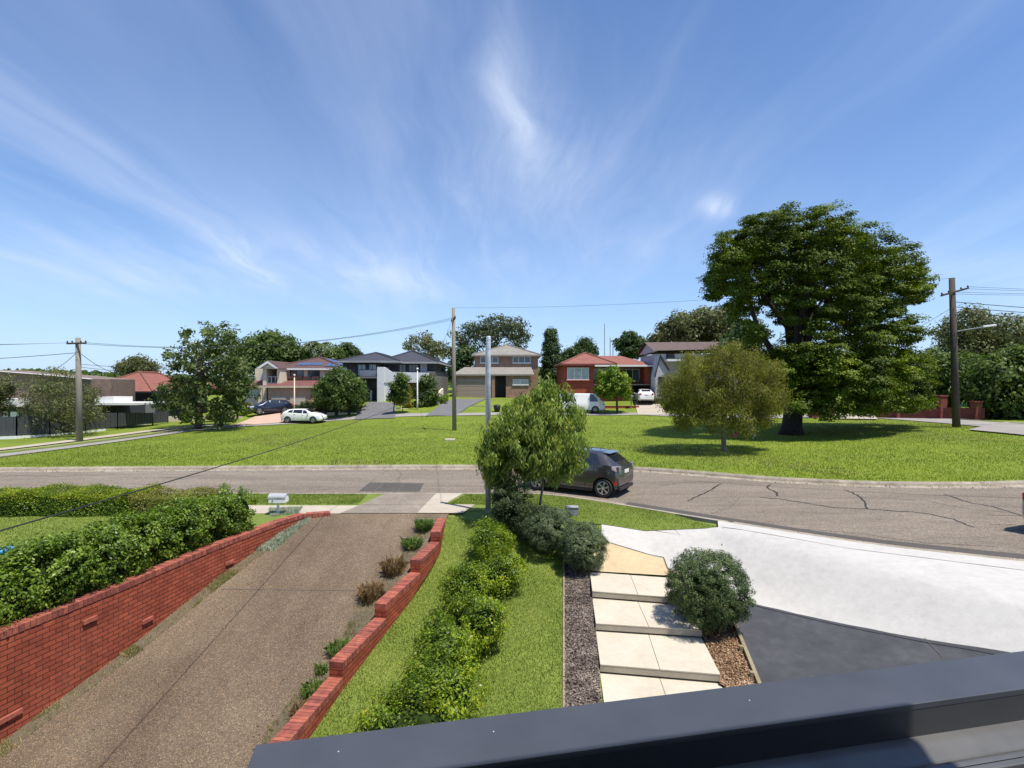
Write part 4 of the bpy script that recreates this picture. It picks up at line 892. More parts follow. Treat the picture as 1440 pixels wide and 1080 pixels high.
# ================================================================== street tree in front
LF_STREET = leaf_mat('street_tree_leaves', [(.08,(.045,.08,.02)),(.3,(.11,.165,.035)),(.55,(.22,.30,.06)),(.8,(.36,.42,.10)),(.97,(.55,.45,.10))], .45, .35, 2.4)
L1 = [(772,543,13),(756,560,14),(792,558,13),(772,578,17),(738,588,14),(808,588,15),(720,612,17),(756,612,20),(796,616,19),(698,628,16),(738,640,18),(776,640,20),(812,636,14),(686,652,14),(715,655,14),(756,658,15),(796,660,15),(817,655,9),(692,606,12),(732,668,11),(775,672,10),(735,568,13),(722,586,15),(745,598,18),(710,600,14),(757,586,16),(728,632,18),(762,636,18),(684,628,13),(690,645,15),(700,668,13),(712,680,10),(706,610,15),(690,672,9)]
Y0 = 14.9; lob = []
for px, py, r in L1:
    x, z = PX(px, Y0), PZ(py, Y0); rm = r*Y0/F
    for dy in ((0,) if r < 15 else (-rm*1.1, rm*.9)): lob.append((x, Y0+dy, z, rm, rm, rm*1.05))
xb = PX(759, 15.0); tree('street_tree', (xb, 15.0, GY(xb,15)), (PX(768,15), 15.0, PZ(535,15)), lob, LF_STREET, BARKG, 'slender drooping street tree with yellow green leaves, in front of the dark hatchback', sub=620, per=22, cr=.16, L=.135, W=.03, r0=.035, nl=14, dens=1.7, droop=.75, shell=.3, fork=.35, flat=1.2, up=0)
L2 = [(700,668,18),(712,690,14),(697,650,20),(705,700,12)]
lob = [(PX(a,14.9), 14.9, PZ(b,14.9), c*.0191, c*.0191, c*.023) for a, b, c in L2]
xb = PX(714, 14.9); tree('sapling', (xb, 14.9, GY(xb,14.9)), (PX(702,14.9), 14.9, PZ(650,14.9)), lob, LF_STREET, BARKG, 'small drooping sapling beside the steel pole, left of the street tree', sub=90, per=16, cr=.15, L=.15, W=.022, r0=.02, nl=4, droop=.8, shell=.3, up=0)
# ================================================================== galvanised service pole
xp, yp = PX(687, 15.6), 15.6
sp = thing('steel_pole', (xp, yp, GY(xp,yp)), 'tall galvanised steel service pole behind the street tree', 'pole')
zt_ = PZ(473, yp); MB().lathe((xp, yp, 0), [(.066, GY(xp,yp)-.2), (.066, zt_-.02), (.062, zt_), (.0, zt_+.01)], 20).build('shaft', STEEL, sp, smooth=True)
MB().lathe((xp, yp, zt_-.35), [(.072,0),(.072,.03)], 16).build('collar', STEEL, sp); MB().lathe((xp, yp, zt_-.10), [(.072,0),(.072,.02)], 16).build('collar', STEEL, sp)
MB().tube([(xp-.075, yp-.03, GY(xp,yp)), (xp-.075, yp-.03, zt_-.3)], .012, 8).build('conduit', GRL, sp); MB().tube([(xp+.01, yp, zt_), (xp+.01, yp, zt_+.14), (xp+.05, yp, zt_+.18)], .009, 6).build('cable_hook', BLACK, sp)
# ================================================================== far side of the park
def ground_z(x, y): return GP(x, y)
GLASS = plain('window_glass', (.055,.065,.08), .08, spec=.9, var=.3, scale=.8)
GLASS_L = plain('curtained_glass', (.42,.46,.48), .25, spec=.6, var=.25, scale=1.5)
FRW = plain('white_window_frame', (.72,.72,.70), .4, var=.03); FRD = plain('dark_window_frame', (.03,.03,.03), .4, var=.03)
R_CREAM = plain('cream_render', (.66,.57,.45), .85, var=.07, scale=1.5); R_WHITE = plain('white_render', (.66,.66,.65), .8, var=.05); R_GREY = plain('grey_render', (.16,.16,.17), .8, var=.1); R_DK = plain('charcoal_wall', (.04,.042,.048), .75, var=.15)
B_BROWN = brick_mat('brown_brick', (.40,.235,.16), (.27,.15,.105), (.22,.18,.15), .24, .086, .010, var=.2)
B_RED = brick_mat('bright_red_brick', (.42,.085,.05), (.34,.065,.04), (.20,.07,.05), .24, .086, .010, var=.15)
B_TAN = brick_mat('tan_brick', (.60,.37,.24), (.52,.31,.20), (.40,.30,.22), .24, .086, .010, var=.12)
B_GREY = brick_mat('grey_brick', (.22,.20,.18), (.15,.14,.13), (.12,.11,.10), .24, .086, .010, var=.15)
def tile_mat(name, c1, c2, row=.34):
    m, n, l, b = nt(name); b.inputs['Roughness'].default_value = .75
    tc = n.new('ShaderNodeTexCoord'); sx = n.new('ShaderNodeSeparateXYZ'); l.new(tc.outputs['Object'], sx.inputs[0])
    no = n.new('ShaderNodeTexNoise'); no.inputs['Scale'].default_value = 1.6; no.inputs['Detail'].default_value = 8; no.inputs['Roughness'].default_value = .75; l.new(tc.outputs['Object'], no.inputs['Vector'])
    r = ramp(n, [(.3, c2), (.7, c1)]); l.new(no.outputs['Fac'], r.inputs['Fac'])
    wv = n.new('ShaderNodeTexWave'); wv.wave_type = 'BANDS'; wv.bands_direction = 'Z'; wv.wave_profile = 'SAW'; wv.inputs['Scale'].default_value = 2.2; wv.inputs['Distortion'].default_value = .6; wv.inputs['Detail'].default_value = 2; l.new(tc.outputs['Object'], wv.inputs['Vector'])
    r2 = ramp(n, [(0,(.62,)*3), (.25,(1,)*3), (1,(1.12,)*3)]); l.new(wv.outputs['Fac'], r2.inputs['Fac'])
    mx = n.new('ShaderNodeMix'); mx.data_type = 'RGBA'; mx.blend_type = 'MULTIPLY'; mx.inputs[0].default_value = 1; l.new(r.outputs['Color'], mx.inputs[6]); l.new(r2.outputs['Color'], mx.inputs[7]); l.new(mx.outputs[2], b.inputs['Base Color'])
    bp = n.new('ShaderNodeBump'); bp.inputs['Strength'].default_value = .5; bp.inputs['Distance'].default_value = .03; l.new(wv.outputs['Fac'], bp.inputs['Height']); l.new(bp.outputs['Normal'], b.inputs['Normal'])
    return m
T_RED = tile_mat('red_roof_tiles', (.27,.095,.065), (.16,.06,.045)); T_BRN = tile_mat('brown_roof_tiles', (.12,.06,.05), (.065,.035,.03)); T_GRY = tile_mat('grey_roof_tiles', (.26,.24,.205), (.16,.15,.13)); T_BLK = tile_mat('black_roof_tiles', (.045,.05,.065), (.025,.028,.04))
T_CHO = tile_mat('chocolate_roof_tiles', (.13,.085,.07), (.07,.05,.045)); T_MAR = tile_mat('maroon_roof_tiles', (.19,.065,.055), (.10,.042,.036))
SOLAR = plain('solar_glass', (.05,.08,.17), .12, spec=.9, var=.25, scale=3)
def wall(root, x0, x1, y0, y1, z0, z1, mat, name='wall'): return MB().box(x0, x1, y0, y1, z0, z1).build(name, mat, root)
def hip(root, x0, x1, y0, y1, ze, zr, mat, over=.5, ridge=None, fascia=None, name='roof'):
    """hipped roof; ridge (xa, xb) at mid depth"""
    X0, X1, Y0, Y1 = x0-over, x1+over, y0-over, y1+over
    if ridge is None:
        w, d = X1-X0, Y1-Y0
        ridge = (X0+d/2, X1-d/2) if w > d else ((X0+X1)/2-.05, (X0+X1)/2+.05)
    ym = (Y0+Y1)/2; a, b = ridge
    if X1-X0 >= Y1-Y0: rp_ = [(a, ym, zr), (b, ym, zr)]; m = MB(); m.add([(X0,Y0,ze),(X1,Y0,ze),(X1,Y1,ze),(X0,Y1,ze)]+rp_, [(0,1,5,4),(1,2,5),(2,3,4,5),(3,0,4),(3,2,1,0)])
    else:
        d = (X1-X0)/2; xm = (X0+X1)/2; m = MB(); m.add([(X0,Y0,ze),(X1,Y0,ze),(X1,Y1,ze),(X0,Y1,ze),(xm,Y0+d,zr),(xm,Y1-d,zr)], [(0,1,4),(1,2,5,4),(2,3,5),(3,0,4,5),(3,2,1,0)])
    o = m.build(name, mat, root)
    f = MB(); t = .035; h = .18
    f.box(X0-t, X1+t, Y0-t, Y0, ze-h, ze+.03); f.box(X0-t, X1+t, Y1, Y1+t, ze-h, ze+.03); f.box(X0-t, X0, Y0, Y1, ze-h, ze+.03); f.box(X1, X1+t, Y0, Y1, ze-h, ze+.03)
    g = f.build('gutter', fascia or FRW, o)
    MB().box(X0, X1, Y0, Y1, ze-.06, ze-.012).build('soffit', R_WHITE if fascia is None else fascia, o)
    # ridge and hip cappings
    c = MB()
    if X1-X0 >= Y1-Y0: E = [((X0,Y0,ze),rp_[0]),((X0,Y1,ze),rp_[0]),((X1,Y0,ze),rp_[1]),((X1,Y1,ze),rp_[1]),(rp_[0],rp_[1])]
    else: P = [(xm,Y0+d,zr),(xm,Y1-d,zr)]; E = [((X0,Y0,ze),P[0]),((X1,Y0,ze),P[0]),((X0,Y1,ze),P[1]),((X1,Y1,ze),P[1]),(P[0],P[1])]
    for p, q in E: c.tube([(p[0],p[1],p[2]+.03), (q[0],q[1],q[2]+.03)], .10, 6)
    c.build('ridge_cap', mat, o); return o
def win(root, x0, x1, z0, z1, y, fr=FRW, gl=None, mull=1, sill=True, f=.07, name='window', widths=None):
    """window let on a wall facing the park (-Y)"""
    gl = gl or GLASS; m = MB(); m.box(x0, x1, y-.06, y, z0, z0+f).box(x0, x1, y-.06, y, z1-f, z1).box(x0, x0+f, y-.06, y, z0+f, z1-f).box(x1-f, x1, y-.06, y, z0+f, z1-f)
    for k in range(1, mull+1):
        xm = x0+(x1-x0)*k/(mull+1); m.box(xm-f/2, xm+f/2, y-.05, y, z0+f, z1-f)
    o = m.build(name, fr, root); MB().box(x0+f*.9, x1-f*.9, y-.03, y-.004, z0+f*.9, z1-f*.9).build('pane', gl, o)
    if sill: MB().box(x0-.08, x1+.08, y-.12, y, z0-.09, z0-.003).build('sill', fr if fr is FRW else R_GREY, o)
    return o
def winx(root, y0, y1, z0, z1, x, s, fr=FRW, gl=None, f=.07):
    gl = gl or GLASS; m = MB(); a, b = sorted((x, x+s*.06)); m.box(a, b, y0, y1, z0, z0+f).box(a, b, y0, y1, z1-f, z1).box(a, b, y0, y0+f, z0+f, z1-f).box(a, b, y1-f, y1, z0+f, z1-f)
    o = m.build('window', fr, root); a, b = sorted((x+s*.004, x+s*.03)); MB().box(a, b, y0+f*.9, y1-f*.9, z0+f*.9, z1-f*.9).build('pane', gl, o); return o
def garage(root, x0, x1, z0, z1, y, mat, rows=4, dark=None):
    m = MB(); h = (z1-z0)/rows
    for k in range(rows): m.box(x0, x1, y-.05, y-.004, z0+h*k+.012, z0+h*(k+1)-.012)
    return m.build('garage_door', mat, root, bevel=.01)
def rail(root, x0, x1, z0, z1, y, mat, step=.12, th=.02, glass=None):
    m = MB(); m.box(x0, x1, y-.03, y+.03, z1-.05, z1).box(x0, x1, y-.02, y+.02, z0, z0+.04)
    if glass: o = m.build('balustrade', mat, root); MB().box(x0+.02, x1-.02, y-.008, y+.008, z0+.05, z1-.05).build('glass_panel', glass, o); return o
    x = x0
    while x <= x1: m.box(x-th/2, x+th/2, y-th/2, y+th/2, z0+.04, z1-.05); x += step
    return m.build('balustrade', mat, root)
# ---------------------------------------------------------------- cream house with solar panels
Y = 66.0; P = lambda px: PX(px, Y); Q = lambda py: PZ(py, Y)
h = thing('house', (P(410), Y, 1.3), 'cream rendered two storey house with solar panels and tan garage', 'house')
zb = Q(570)-1.2
wall(h, P(352), P(372), Y+1.2, Y+9, zb, Q(517)-.05, R_CREAM)
wall(h, P(373), P(478), Y+2.0, Y+12, zb, Q(518), R_CREAM)                     # main upper body
wall(h, P(372.2), P(377.5), Y-.5, Y+2.1, zb, Q(518), R_CREAM, 'pillar'); wall(h, P(392), P(396.5), Y-.5, Y+2.1, zb, Q(518), R_CREAM, 'pillar')
wall(h, P(377.6), P(391.9), Y-.4, Y+1.9, Q(541.5), Q(539), R_CREAM, 'balcony_floor')
MB().box(P(377.6), P(391.9), Y+1.97, Y+1.99, Q(540), Q(519)).build('shade_panel', plain('painted_recess_shade', (.30,.25,.19), .9), h)  # thin darker cream sheet, painting the shade at the back of the balcony
wall(h, P(377.6), P(391.9), Y-.3, Y-.1, Q(549), Q(541.6), R_CREAM, 'arch_lintel')
MB().box(P(378), P(391.5), Y+1.9, Y+1.98, zb, Q(548)).build('entry_door', plain('maroon_door', (.13,.03,.025), .6), h)
rail(h, P(378), P(391.5), Q(539)+.02, Q(529.5), Y-.3, FRW, .45, .06)
# gable over the balcony
gx0, gx1, gm = P(364.5), P(398), P(381.5); ze, zr = Q(518.5), Q(507.5)
m = MB(); m.prism([(gx0, Y-1, ze), (gm, Y-1, zr), (gx1, Y-1, ze), (gx1-.5, Y-1, ze), (gm, Y-1, zr-.32), (gx0+.5, Y-1, ze)], (0,.12,0)); m.build('gable_trim', FRW, h)
MB().prism([(gx0+.55, Y-.8, ze-.02), (gm, Y-.8, zr-.36), (gx1-.55, Y-.8, ze-.02)], (0,.2,0)).build('gable_wall', R_CREAM, h)
MB().add([(gx0,Y-1.02,ze+.03),(gm,Y-1.02,zr+.03),(gx1,Y-1.02,ze+.03),(gx0,Y+6,ze+.03),(gm,Y+6,zr+.03),(gx1,Y+6,ze+.03)], [(0,1,4,3),(1,2,5,4)]).build('gable_roof', T_BRN, h)
mr = hip(h, P(374), P(476), Y+1.8, Y+12.2, Q(518)+.02, Q(499.5), T_BRN, .6)
# tilted solar panels laid on the front roof plane and the right hip
X0, X1, Y0_, Y1_ = P(374)-.6, P(476)+.6, Y+1.2, Y+12.8; ym = (Y0_+Y1_)/2; ze2, zr2 = Q(518)+.02, Q(499.5)
sol = MB()
def on_front(x, f): return Vector((x, Y0_+(ym-Y0_)*f, ze2+(zr2-ze2)*f))
nf = Vector((0, -(zr2-ze2), (ym-Y0_))).normalized()
for i in range(8):
    for j in range(2):
        xc = P(408)+i*1.02*.62; 
        if xc > P(444): break
        f = .36+.34*j; c = on_front(xc+.35*j, f)+nf*.10; sol.obox(c, (.29,0,0), (on_front(0,1)-on_front(0,0)).normalized()*.80, nf*.02)
sol.build('solar_panel', SOLAR, h)
s2 = MB(); rA = Vector((X1-(Y1_-Y0_)/2, ym, zr2)); cA = Vector((X1, Y0_, ze2)); cB = Vector((X1, Y1_, ze2)); nn = (cB-cA).cross(rA-cA).normalized(); nn = nn if nn.z > 0 else -nn
for i in range(7):
    for j in range(2): 
        f = .12+.28*j; e = cA.lerp(cB, .30+.07*i+.0*j); c = e.lerp(rA, f)+nn*.1; s2.obox(c, (cB-cA).normalized()*.36, (rA-(cA+cB)/2).normalized()*.78, nn*.02)
for i in range(7):
    f = .30+.0*i; c = on_front(P(452)+i*.62, .26)+nf*.1; s2.obox(c, (.29,0,0), (on_front(0,1)-on_front(0,0)).normalized()*.75, nf*.02)
    c = on_front(P(449)+i*.62*.6, .60)+nf*.1
    if i < 6: s2.obox(c, (.18,0,0), (on_front(0,1)-on_front(0,0)).normalized()*.7, nf*.02)
s2.build('solar_panel', SOLAR, h)
yw = Y+2.0
win(h, P(398.5), P(418), Q(529), Q(519.5), yw, FRD, mull=1); win(h, P(425.5), P(441.5), Q(529), Q(519.5), yw, FRD, mull=1); wall(h, P(419), P(424.5), yw-.15, yw, Q(534), Q(518.3), R_CREAM, 'pilaster'); wall(h, P(442.5), P(449.5), yw-.15, yw, Q(534), Q(518.3), R_CREAM, 'pilaster')
# garage wing
wall(h, P(388.5), P(447), Y-2.2, Y+1.95, zb, Q(543.5), B_TAN)
MB().add([(P(377),Y-2.5,Q(543.2)),(P(452),Y-2.5,Q(543.2)),(P(452),Y+1.95,Q(534)),(P(399),Y+1.95,Q(534)),(P(377),Y+1.95,Q(543.2))], [(0,1,2,3),(0,3,4)]).build('garage_roof', T_MAR, h)
MB().box(P(377), P(452), Y-2.55, Y-2.5, Q(543.2)-.16, Q(543.2)+.04).build('gutter', plain('cream_gutter', (.5,.42,.32), .6), h)
GD_CR = plain('cream_garage_door', (.52,.46,.37), .6, var=.04)
garage(h, P(393), P(413), Q(571), Q(557), Y-2.2, GD_CR); garage(h, P(418.5), P(439.5), Q(571), Q(557), Y-2.2, GD_CR)
wall(h, P(348), P(371), Y-.6, Y+2, zb, Q(545), R_CREAM)
MB().add([(P(345),Y-1.1,Q(545)),(P(372),Y-1.1,Q(545)),(P(372),Y+1.1,Q(535)),(P(350),Y+1.1,Q(535))], [(0,1,2,3)]).build('side_roof', T_MAR, h)
win(h, P(352), P(366), Q(557), Q(549), Y-.6, FRW, GLASS_L)
fl = MB()
for px in (401,413,425,438):
    x = P(px); fl.obox((x, yw-.32, Q(530.6)), (.42,0,0), (0,.18,0), (0,0,.13))
fl.build('flower_box', plain('terracotta_trough', (.25,.13,.09), .8), h)
LF_FAR = leaf_mat('far_garden_leaves', [(.1,(.03,.055,.012)),(.45,(.06,.10,.02)),(.75,(.11,.16,.035)),(.95,(.18,.22,.06))], .5, .3, .6)
LF_FARD = leaf_mat('far_dark_leaves', [(.1,(.015,.035,.010)),(.45,(.035,.065,.016)),(.75,(.06,.10,.025)),(.95,(.11,.15,.045))], .5, .2, .5)
LF_FARY = leaf_mat('far_olive_leaves', [(.1,(.05,.06,.02)),(.45,(.10,.115,.04)),(.75,(.17,.175,.07)),(.95,(.25,.23,.11))], .55, .3, .5)
LF_GUM = leaf_mat('gum_leaves', [(.1,(.03,.045,.02)),(.45,(.06,.08,.032)),(.75,(.10,.125,.05)),(.95,(.17,.18,.09))], .5, .25, .5)
LF_LIME = leaf_mat('lime_leaves', [(.1,(.05,.09,.01)),(.45,(.11,.18,.02)),(.75,(.19,.27,.03)),(.95,(.30,.36,.06))], .45, .35, .8)
LF_AUT = leaf_mat('autumn_leaves', [(.1,(.07,.09,.015)),(.4,(.16,.18,.03)),(.65,(.30,.27,.04)),(.95,(.40,.22,.05))], .5, .35, .8)
LF_PARK = leaf_mat('park_tree_leaves', [(.1,(.03,.05,.015)),(.45,(.065,.095,.025)),(.75,(.12,.155,.04)),(.95,(.20,.23,.07))], .5, .25, .6)
LF_BIG = leaf_mat('camphor_leaves', [(.08,(.025,.042,.008)),(.35,(.06,.09,.012)),(.6,(.105,.15,.016)),(.8,(.175,.225,.022)),(.97,(.29,.31,.035))], .5, .22, .35, spec=.12, rnd=.35)
LF_OLV = leaf_mat('olive_weeping_leaves', [(.08,(.06,.055,.02)),(.35,(.13,.125,.03)),(.6,(.165,.18,.035)),(.8,(.235,.24,.05)),(.97,(.34,.27,.11))], .5, .35, .8, spec=.12, rnd=.4)
# ---------------------------------------------------------------- grey modern two storey house
Y = 66.0
h = thing('house', (P(555), Y, 2.0), 'modern grey and white two storey house with black roof and red garage', 'house')
zb = Q(568)-1.5
wall(h, P(478), P(532), Y+1.2, Y+14, zb, Q(508), R_DK); wall(h, P(532), P(607), Y+2.2, Y+14, zb, Q(509), R_DK)
wall(h, P(598), P(609.5), Y+1.2, Y+15, zb, Q(522), B_GREY)
MB().box(P(532), P(541.5), Y-.6, Y+2.2, zb, Q(516.3)).build('feature_wall', R_WHITE, h)
MB().prism([(P(541.6), Y-.5, Q(516.3)), (P(552), Y-.5, Q(523)), (P(604), Y-.5, Q(524.5)), (P(604), Y-.5, Q(538)), (P(541.6), Y-.5, Q(538))], (0,.25,0)).build('feature_panel', R_WHITE, h)
MB().box(P(541.6), P(552.5), Y-.4, Y+2.1, zb, Q(538.1)).build('feature_wall', R_WHITE, h)
MB().box(P(552.6), P(604), Y-.2, Y+2.1, Q(525), Q(523.6)).build('balcony_floor', R_GREY, h)
garage(h, P(553), P(594.5), Q(562), Q(538.5), Y+1.4, plain('red_brown_garage_door', (.26,.05,.03), .5, var=.06), 5); wall(h, P(595), P(604), Y+.6, Y+2.1, zb, Q(538.2), R_GREY, 'pier')
wall(h, P(505), P(531.9), Y-.5, Y+1.1, Q(532), Q(529.5), R_GREY, 'balcony_slab')
rail(h, P(507), P(531), Q(529.4), Q(519.5), Y-.4, FRD, glass=plain('smoked_balustrade', (.17,.19,.24), .15, spec=.8, var=.15, scale=2))
win(h, P(499), P(511), Q(528), Q(511.5), Y+1.2, FRD, GLASS_L, 1, False); win(h, P(515), P(526), Q(528), Q(511.5), Y+1.2, FRD, GLASS_L, 1, False)
win(h, P(556), P(566), Q(523), Q(511.5), Y+2.2, FRD, mull=1); win(h, P(570), P(584), Q(522.5), Q(511.5), Y+2.2, FRD, mull=2); MB().box(P(587), P(596.5), Y+2.12, Y+2.196, Q(523), Q(510.5)).build('blind_panel', plain('pale_grey_panel', (.33,.34,.36), .6), h)
win(h, P(519), P(531), Q(560), Q(535), Y+1.2, FRD, mull=1, sill=False)
MB().box(P(518.6), P(520.4), Y+.7, Y+1.1, zb, Q(549)).build('pillar', R_WHITE, h); MB().box(P(528.6), P(531), Y+.7, Y+1.1, zb, Q(549)).build('pillar', R_WHITE, h)
winx(h, Y+5, Y+7, Q(520), Q(512), P(607), 1, FRD); winx(h, Y+9, Y+11, Q(520), Q(512), P(607), 1, FRD)
hip(h, P(481), P(553), Y+1.0, Y+11, Q(507.5), Q(493.5), T_BLK, .7, fascia=plain('grey_fascia', (.30,.30,.31), .5)); hip(h, P(533), P(606), Y+2.0, Y+15, Q(508.5), Q(490), T_BLK, .7, ridge=None, fascia=bpy.data.materials['grey_fascia'])
# front garden walls of the two left houses: rendered panels with dark piers
Y = 60.5
fw = thing('garden_wall', (P(480), Y, 0), 'low rendered garden wall with dark piers behind the white hatchback', 'garden wall')
for k, (a, b) in enumerate(((402,456),(460,471.5),(476,489.5),(493,503.5))):
    MB().box(P(a), P(b), Y-.1, Y+.1, ground_z(P(a), Y)-.5, Q(579.5+(.3*k))).build('panel', R_CREAM if k else R_GREY, fw)
for a in (458,473.7,491.2,505):
    MB().box(P(a)-.17, P(a)+.17, Y-.16, Y+.16, ground_z(P(a), Y)-.5, Q(579)).build('pier', R_DK, fw)
rail(fw, P(404), P(505), Q(579)+.03, Q(570), Y+.5, FRD, .16, .03)
Y = 61.0
pl = thing('planter_wall', (P(570), Y, 0), 'cream planter block beside the grey steep driveway', 'garden wall'); MB().box(P(564), P(575), Y-.3, Y+.3, ground_z(P(570), Y)-.3, Q(574.5)).build('block', R_CREAM, pl, bevel=.02); MB().box(P(558), P(563.5), Y-.2, Y+.3, ground_z(P(560), Y)-.3, Q(573)).build('pier', R_GREY, pl)
# ---------------------------------------------------------------- brick two storey house
Y = 74.0
h = thing('house', (P(705), Y, 1.9), 'brown brick two storey house with grey tiled roofs and brown garage door', 'house')
zb = Q(560)-1.5
wall(h, P(665.5), P(758), Y+2.5, Y+13, zb, Q(499), B_BROWN)
hip(h, P(665), P(759), Y+2.4, Y+13, Q(498)+.0, Q(480), T_GRY, .3, fascia=plain('olive_gutter', (.26,.23,.19), .6))
wall(h, P(640.5), P(690), Y-.2, Y+2.4, zb, Q(527), B_BROWN); wall(h, P(711.5), P(746), Y-.2, Y+2.4, zb, Q(527), B_BROWN); wall(h, P(691.5), P(696), Y-.42, Y+.1, zb, Q(527), B_BROWN, 'pillar')
# single storey roof round the front
m = MB(); m.add([(P(636),Y-.5,Q(526.5)),(P(751),Y-.5,Q(526.5)),(P(748),Y+2.45,Q(515.5)),(P(688),Y+2.45,Q(515.5)),(P(651),Y+2.45,Q(515.5)),(P(636),Y+6,Q(526.5))], [(0,1,2,3,4),(0,4,5)]); m.build('lower_roof', T_GRY, h)
m = MB(); m.add([(P(636),Y-.5,Q(526.5)),(P(667),Y-.5,Q(526.5)),(P(667),Y+6,Q(511)),(P(655),Y+6,Q(515)),(P(636),Y+9,Q(526.5))], [(0,1,2,3,4)]); m.build('garage_roof', T_GRY, h)
MB().box(P(636), P(751), Y-.56, Y-.5, Q(528.2), Q(526.2)).build('gutter', bpy.data.materials['olive_gutter'], h)
MB().box(P(636.2), P(750.8), Y-.48, Y+2.3, Q(528.0), Q(527.4)).build('soffit', R_GREY, h)
garage(h, P(643), P(685), Q(560), Q(533), Y-.2, plain('brown_garage_door', (.27,.215,.18), .55, var=.05), 5)
MB().box(P(698.5), P(711.4), Y+2.3, Y+2.49, Q(560), Q(531)).build('entry_recess', FRD, h); MB().box(P(700), P(710), Y+2.2, Y+2.29, Q(560), Q(533)).build('door', plain('black_door', (.012,.012,.012), .5, var=0), h)
win(h, P(674), P(700), Q(509.5), Q(500.5), Y+2.5, FRW, GLASS, 2); win(h, P(721), P(747), Q(509.5), Q(500), Y+2.5, FRW, GLASS, 2); win(h, P(721), P(743), Q(541), Q(533.5), Y-.2, FRW, GLASS_L, 1)
gz_ = ground_z(P(680), 66)
rw = thing('retaining_wall', (P(680), 63, .8), 'curved concrete block retaining wall in the brick house front yard', 'garden wall')
m = MB(); 
for k in range(15):
    for j in range(3):
        x = PX(660+k*2.5+(1.2 if j % 2 else 0), 63); m.box(x-.085, x+.085, 63-.1+j*.05, 63.2+j*.05, PZ(578,63)+j*.21, PZ(578,63)+j*.21+.19)
m.build('blocks', R_GREY, rw, bevel=.03)
bn = thing('bin', (PX(699,58), 58, PZ(582,58)), 'dark rounded bin on the grass behind the steel pole', 'bin'); bz = GP(PX(699,58), 58)
MB().lathe((PX(699,58), 58, bz), [(.25,0),(.34,.35),(.38,.62),(.34,.70),(.15,.78)], 14).build('body', BLACK, bn, smooth=True); MB().box(PX(699,58)-.4, PX(699,58)+.4, 57.9, 58.4, bz+.6, bz+.66).build('lid', BLACK, bn, bevel=.02)
# ---------------------------------------------------------------- red brick house
Y = 66.0
h = thing('house', (P(850), Y, 1.8), 'bright red brick house with orange red tiled hip roofs', 'house')
zb = Q(568)-2
wall(h, P(794), P(835), Y, Y+11, zb, Q(512.5), B_RED); wall(h, P(835.2), P(912), Y+2.2, Y+10, zb, Q(514), B_RED)
wall(h, P(835.2), P(890), Y+.2, Y+2.1, zb, Q(541.5), B_RED, 'terrace_wall'); wall(h, P(890.2), P(918), Y+.9, Y+2.1, Q(541.5), Q(540), B_RED, 'terrace_floor')
wall(h, P(907), P(914), Y+.1, Y+.7, Q(540), Q(516), B_RED, 'pillar'); MB().box(P(834.9), P(918), Y-.02, Y+.85, Q(541.6), Q(540.3)).build('ledge', CONC, h)
MB().box(P(890.3), P(917), Y+2.0, Y+2.1, zb, Q(541.6)).build('undercroft_door', R_DK, h)
hip(h, P(792), P(862), Y-.1, Y+10, Q(511.8), Q(494.5), T_RED, .35, fascia=plain('maroon_gutter', (.18,.05,.04), .5)); 
m = MB(); m.add([(P(835),Y-.9,Q(514.3)),(P(920),Y-.9,Q(514.3)),(P(920),Y+10.5,Q(514.3)),(P(835),Y+10.5,Q(514.3)),(P(846),Y+4.8,Q(497.5)),(P(884),Y+4.8,Q(497.5))], [(0,1,5,4),(1,2,5),(2,3,4,5),(3,0,4)]); m.build('roof', T_RED, h)
MB().box(P(835), P(920.3), Y-1.0, Y-.9, Q(515.8), Q(513.6)).build('fascia', FRW, h); MB().box(P(835.1), P(920), Y-.88, Y+2.1, Q(515.6), Q(515.0)).build('soffit', R_WHITE, h)
win(h, P(797.5), P(828), Q(534), Q(517), Y, FRW, GLASS_L, 2); MB().box(P(797), P(828.5), Y-.25, Y-.02, Q(535.6), Q(534.4)).build('window_ledge', B_RED, h)
win(h, P(838), P(861), Q(533.5), Q(517), Y+2.2, FRW, GLASS_L, 1, False); win(h, P(876), P(905), Q(536), Q(518), Y+2.2, FRW, GLASS, 2, False)
rail(h, P(836), P(906), Q(540.2), Q(533.5), Y+.4, FRD, .3, .07)
Y2 = 61.0
lw = thing('garden_wall', (PX(872,Y2), Y2, .8), 'low red brick garden wall in front of the red house lawn', 'garden wall'); MB().box(PX(846,Y2), PX(897,Y2), Y2-.12, Y2+.12, PZ(585,Y2)-.3, PZ(571.2,Y2)).build('wall', B_RED, lw); MB().box(PX(846,Y2)-.02, PX(897,Y2)+.02, Y2-.15, Y2+.15, PZ(571.2,Y2), PZ(570.7,Y2)).build('coping', BR_CAP, lw)
MB().box(PX(892,Y2), PX(897,Y2)+.1, Y2-.2, Y2+.2, PZ(585,Y2)-.3, PZ(570.5,Y2)).build('pier', B_RED, lw)
lbx = thing('mailbox', (PX(887.5,60.5), 60.5, 1), 'small grey mailbox on a post by the red house wall', 'mailbox'); xx = PX(887.5,60.5); MB().box(xx-.05, xx+.05, 60.45, 60.55, GP(xx,60.5)-.1, PZ(561,60.5)).build('post', R_GREY, lbx); MB().box(xx-.2, xx+.2, 60.3, 60.7, PZ(561,60.5), PZ(556,60.5)).build('box', GRL, lbx, bevel=.03)
# ---------------------------------------------------------------- pale house with gables, mostly behind trees
Y = 64.0
h = thing('house', (P(960), Y, 1.9), 'pale grey gabled house mostly hidden behind the olive tree', 'house')
zb = Q(565)-1.5
wall(h, P(926), P(1040), Y+1, Y+9, zb, Q(497), plain('lilac_grey_wall', (.42,.41,.44), .8, var=.05))
GW = bpy.data.materials['lilac_grey_wall']
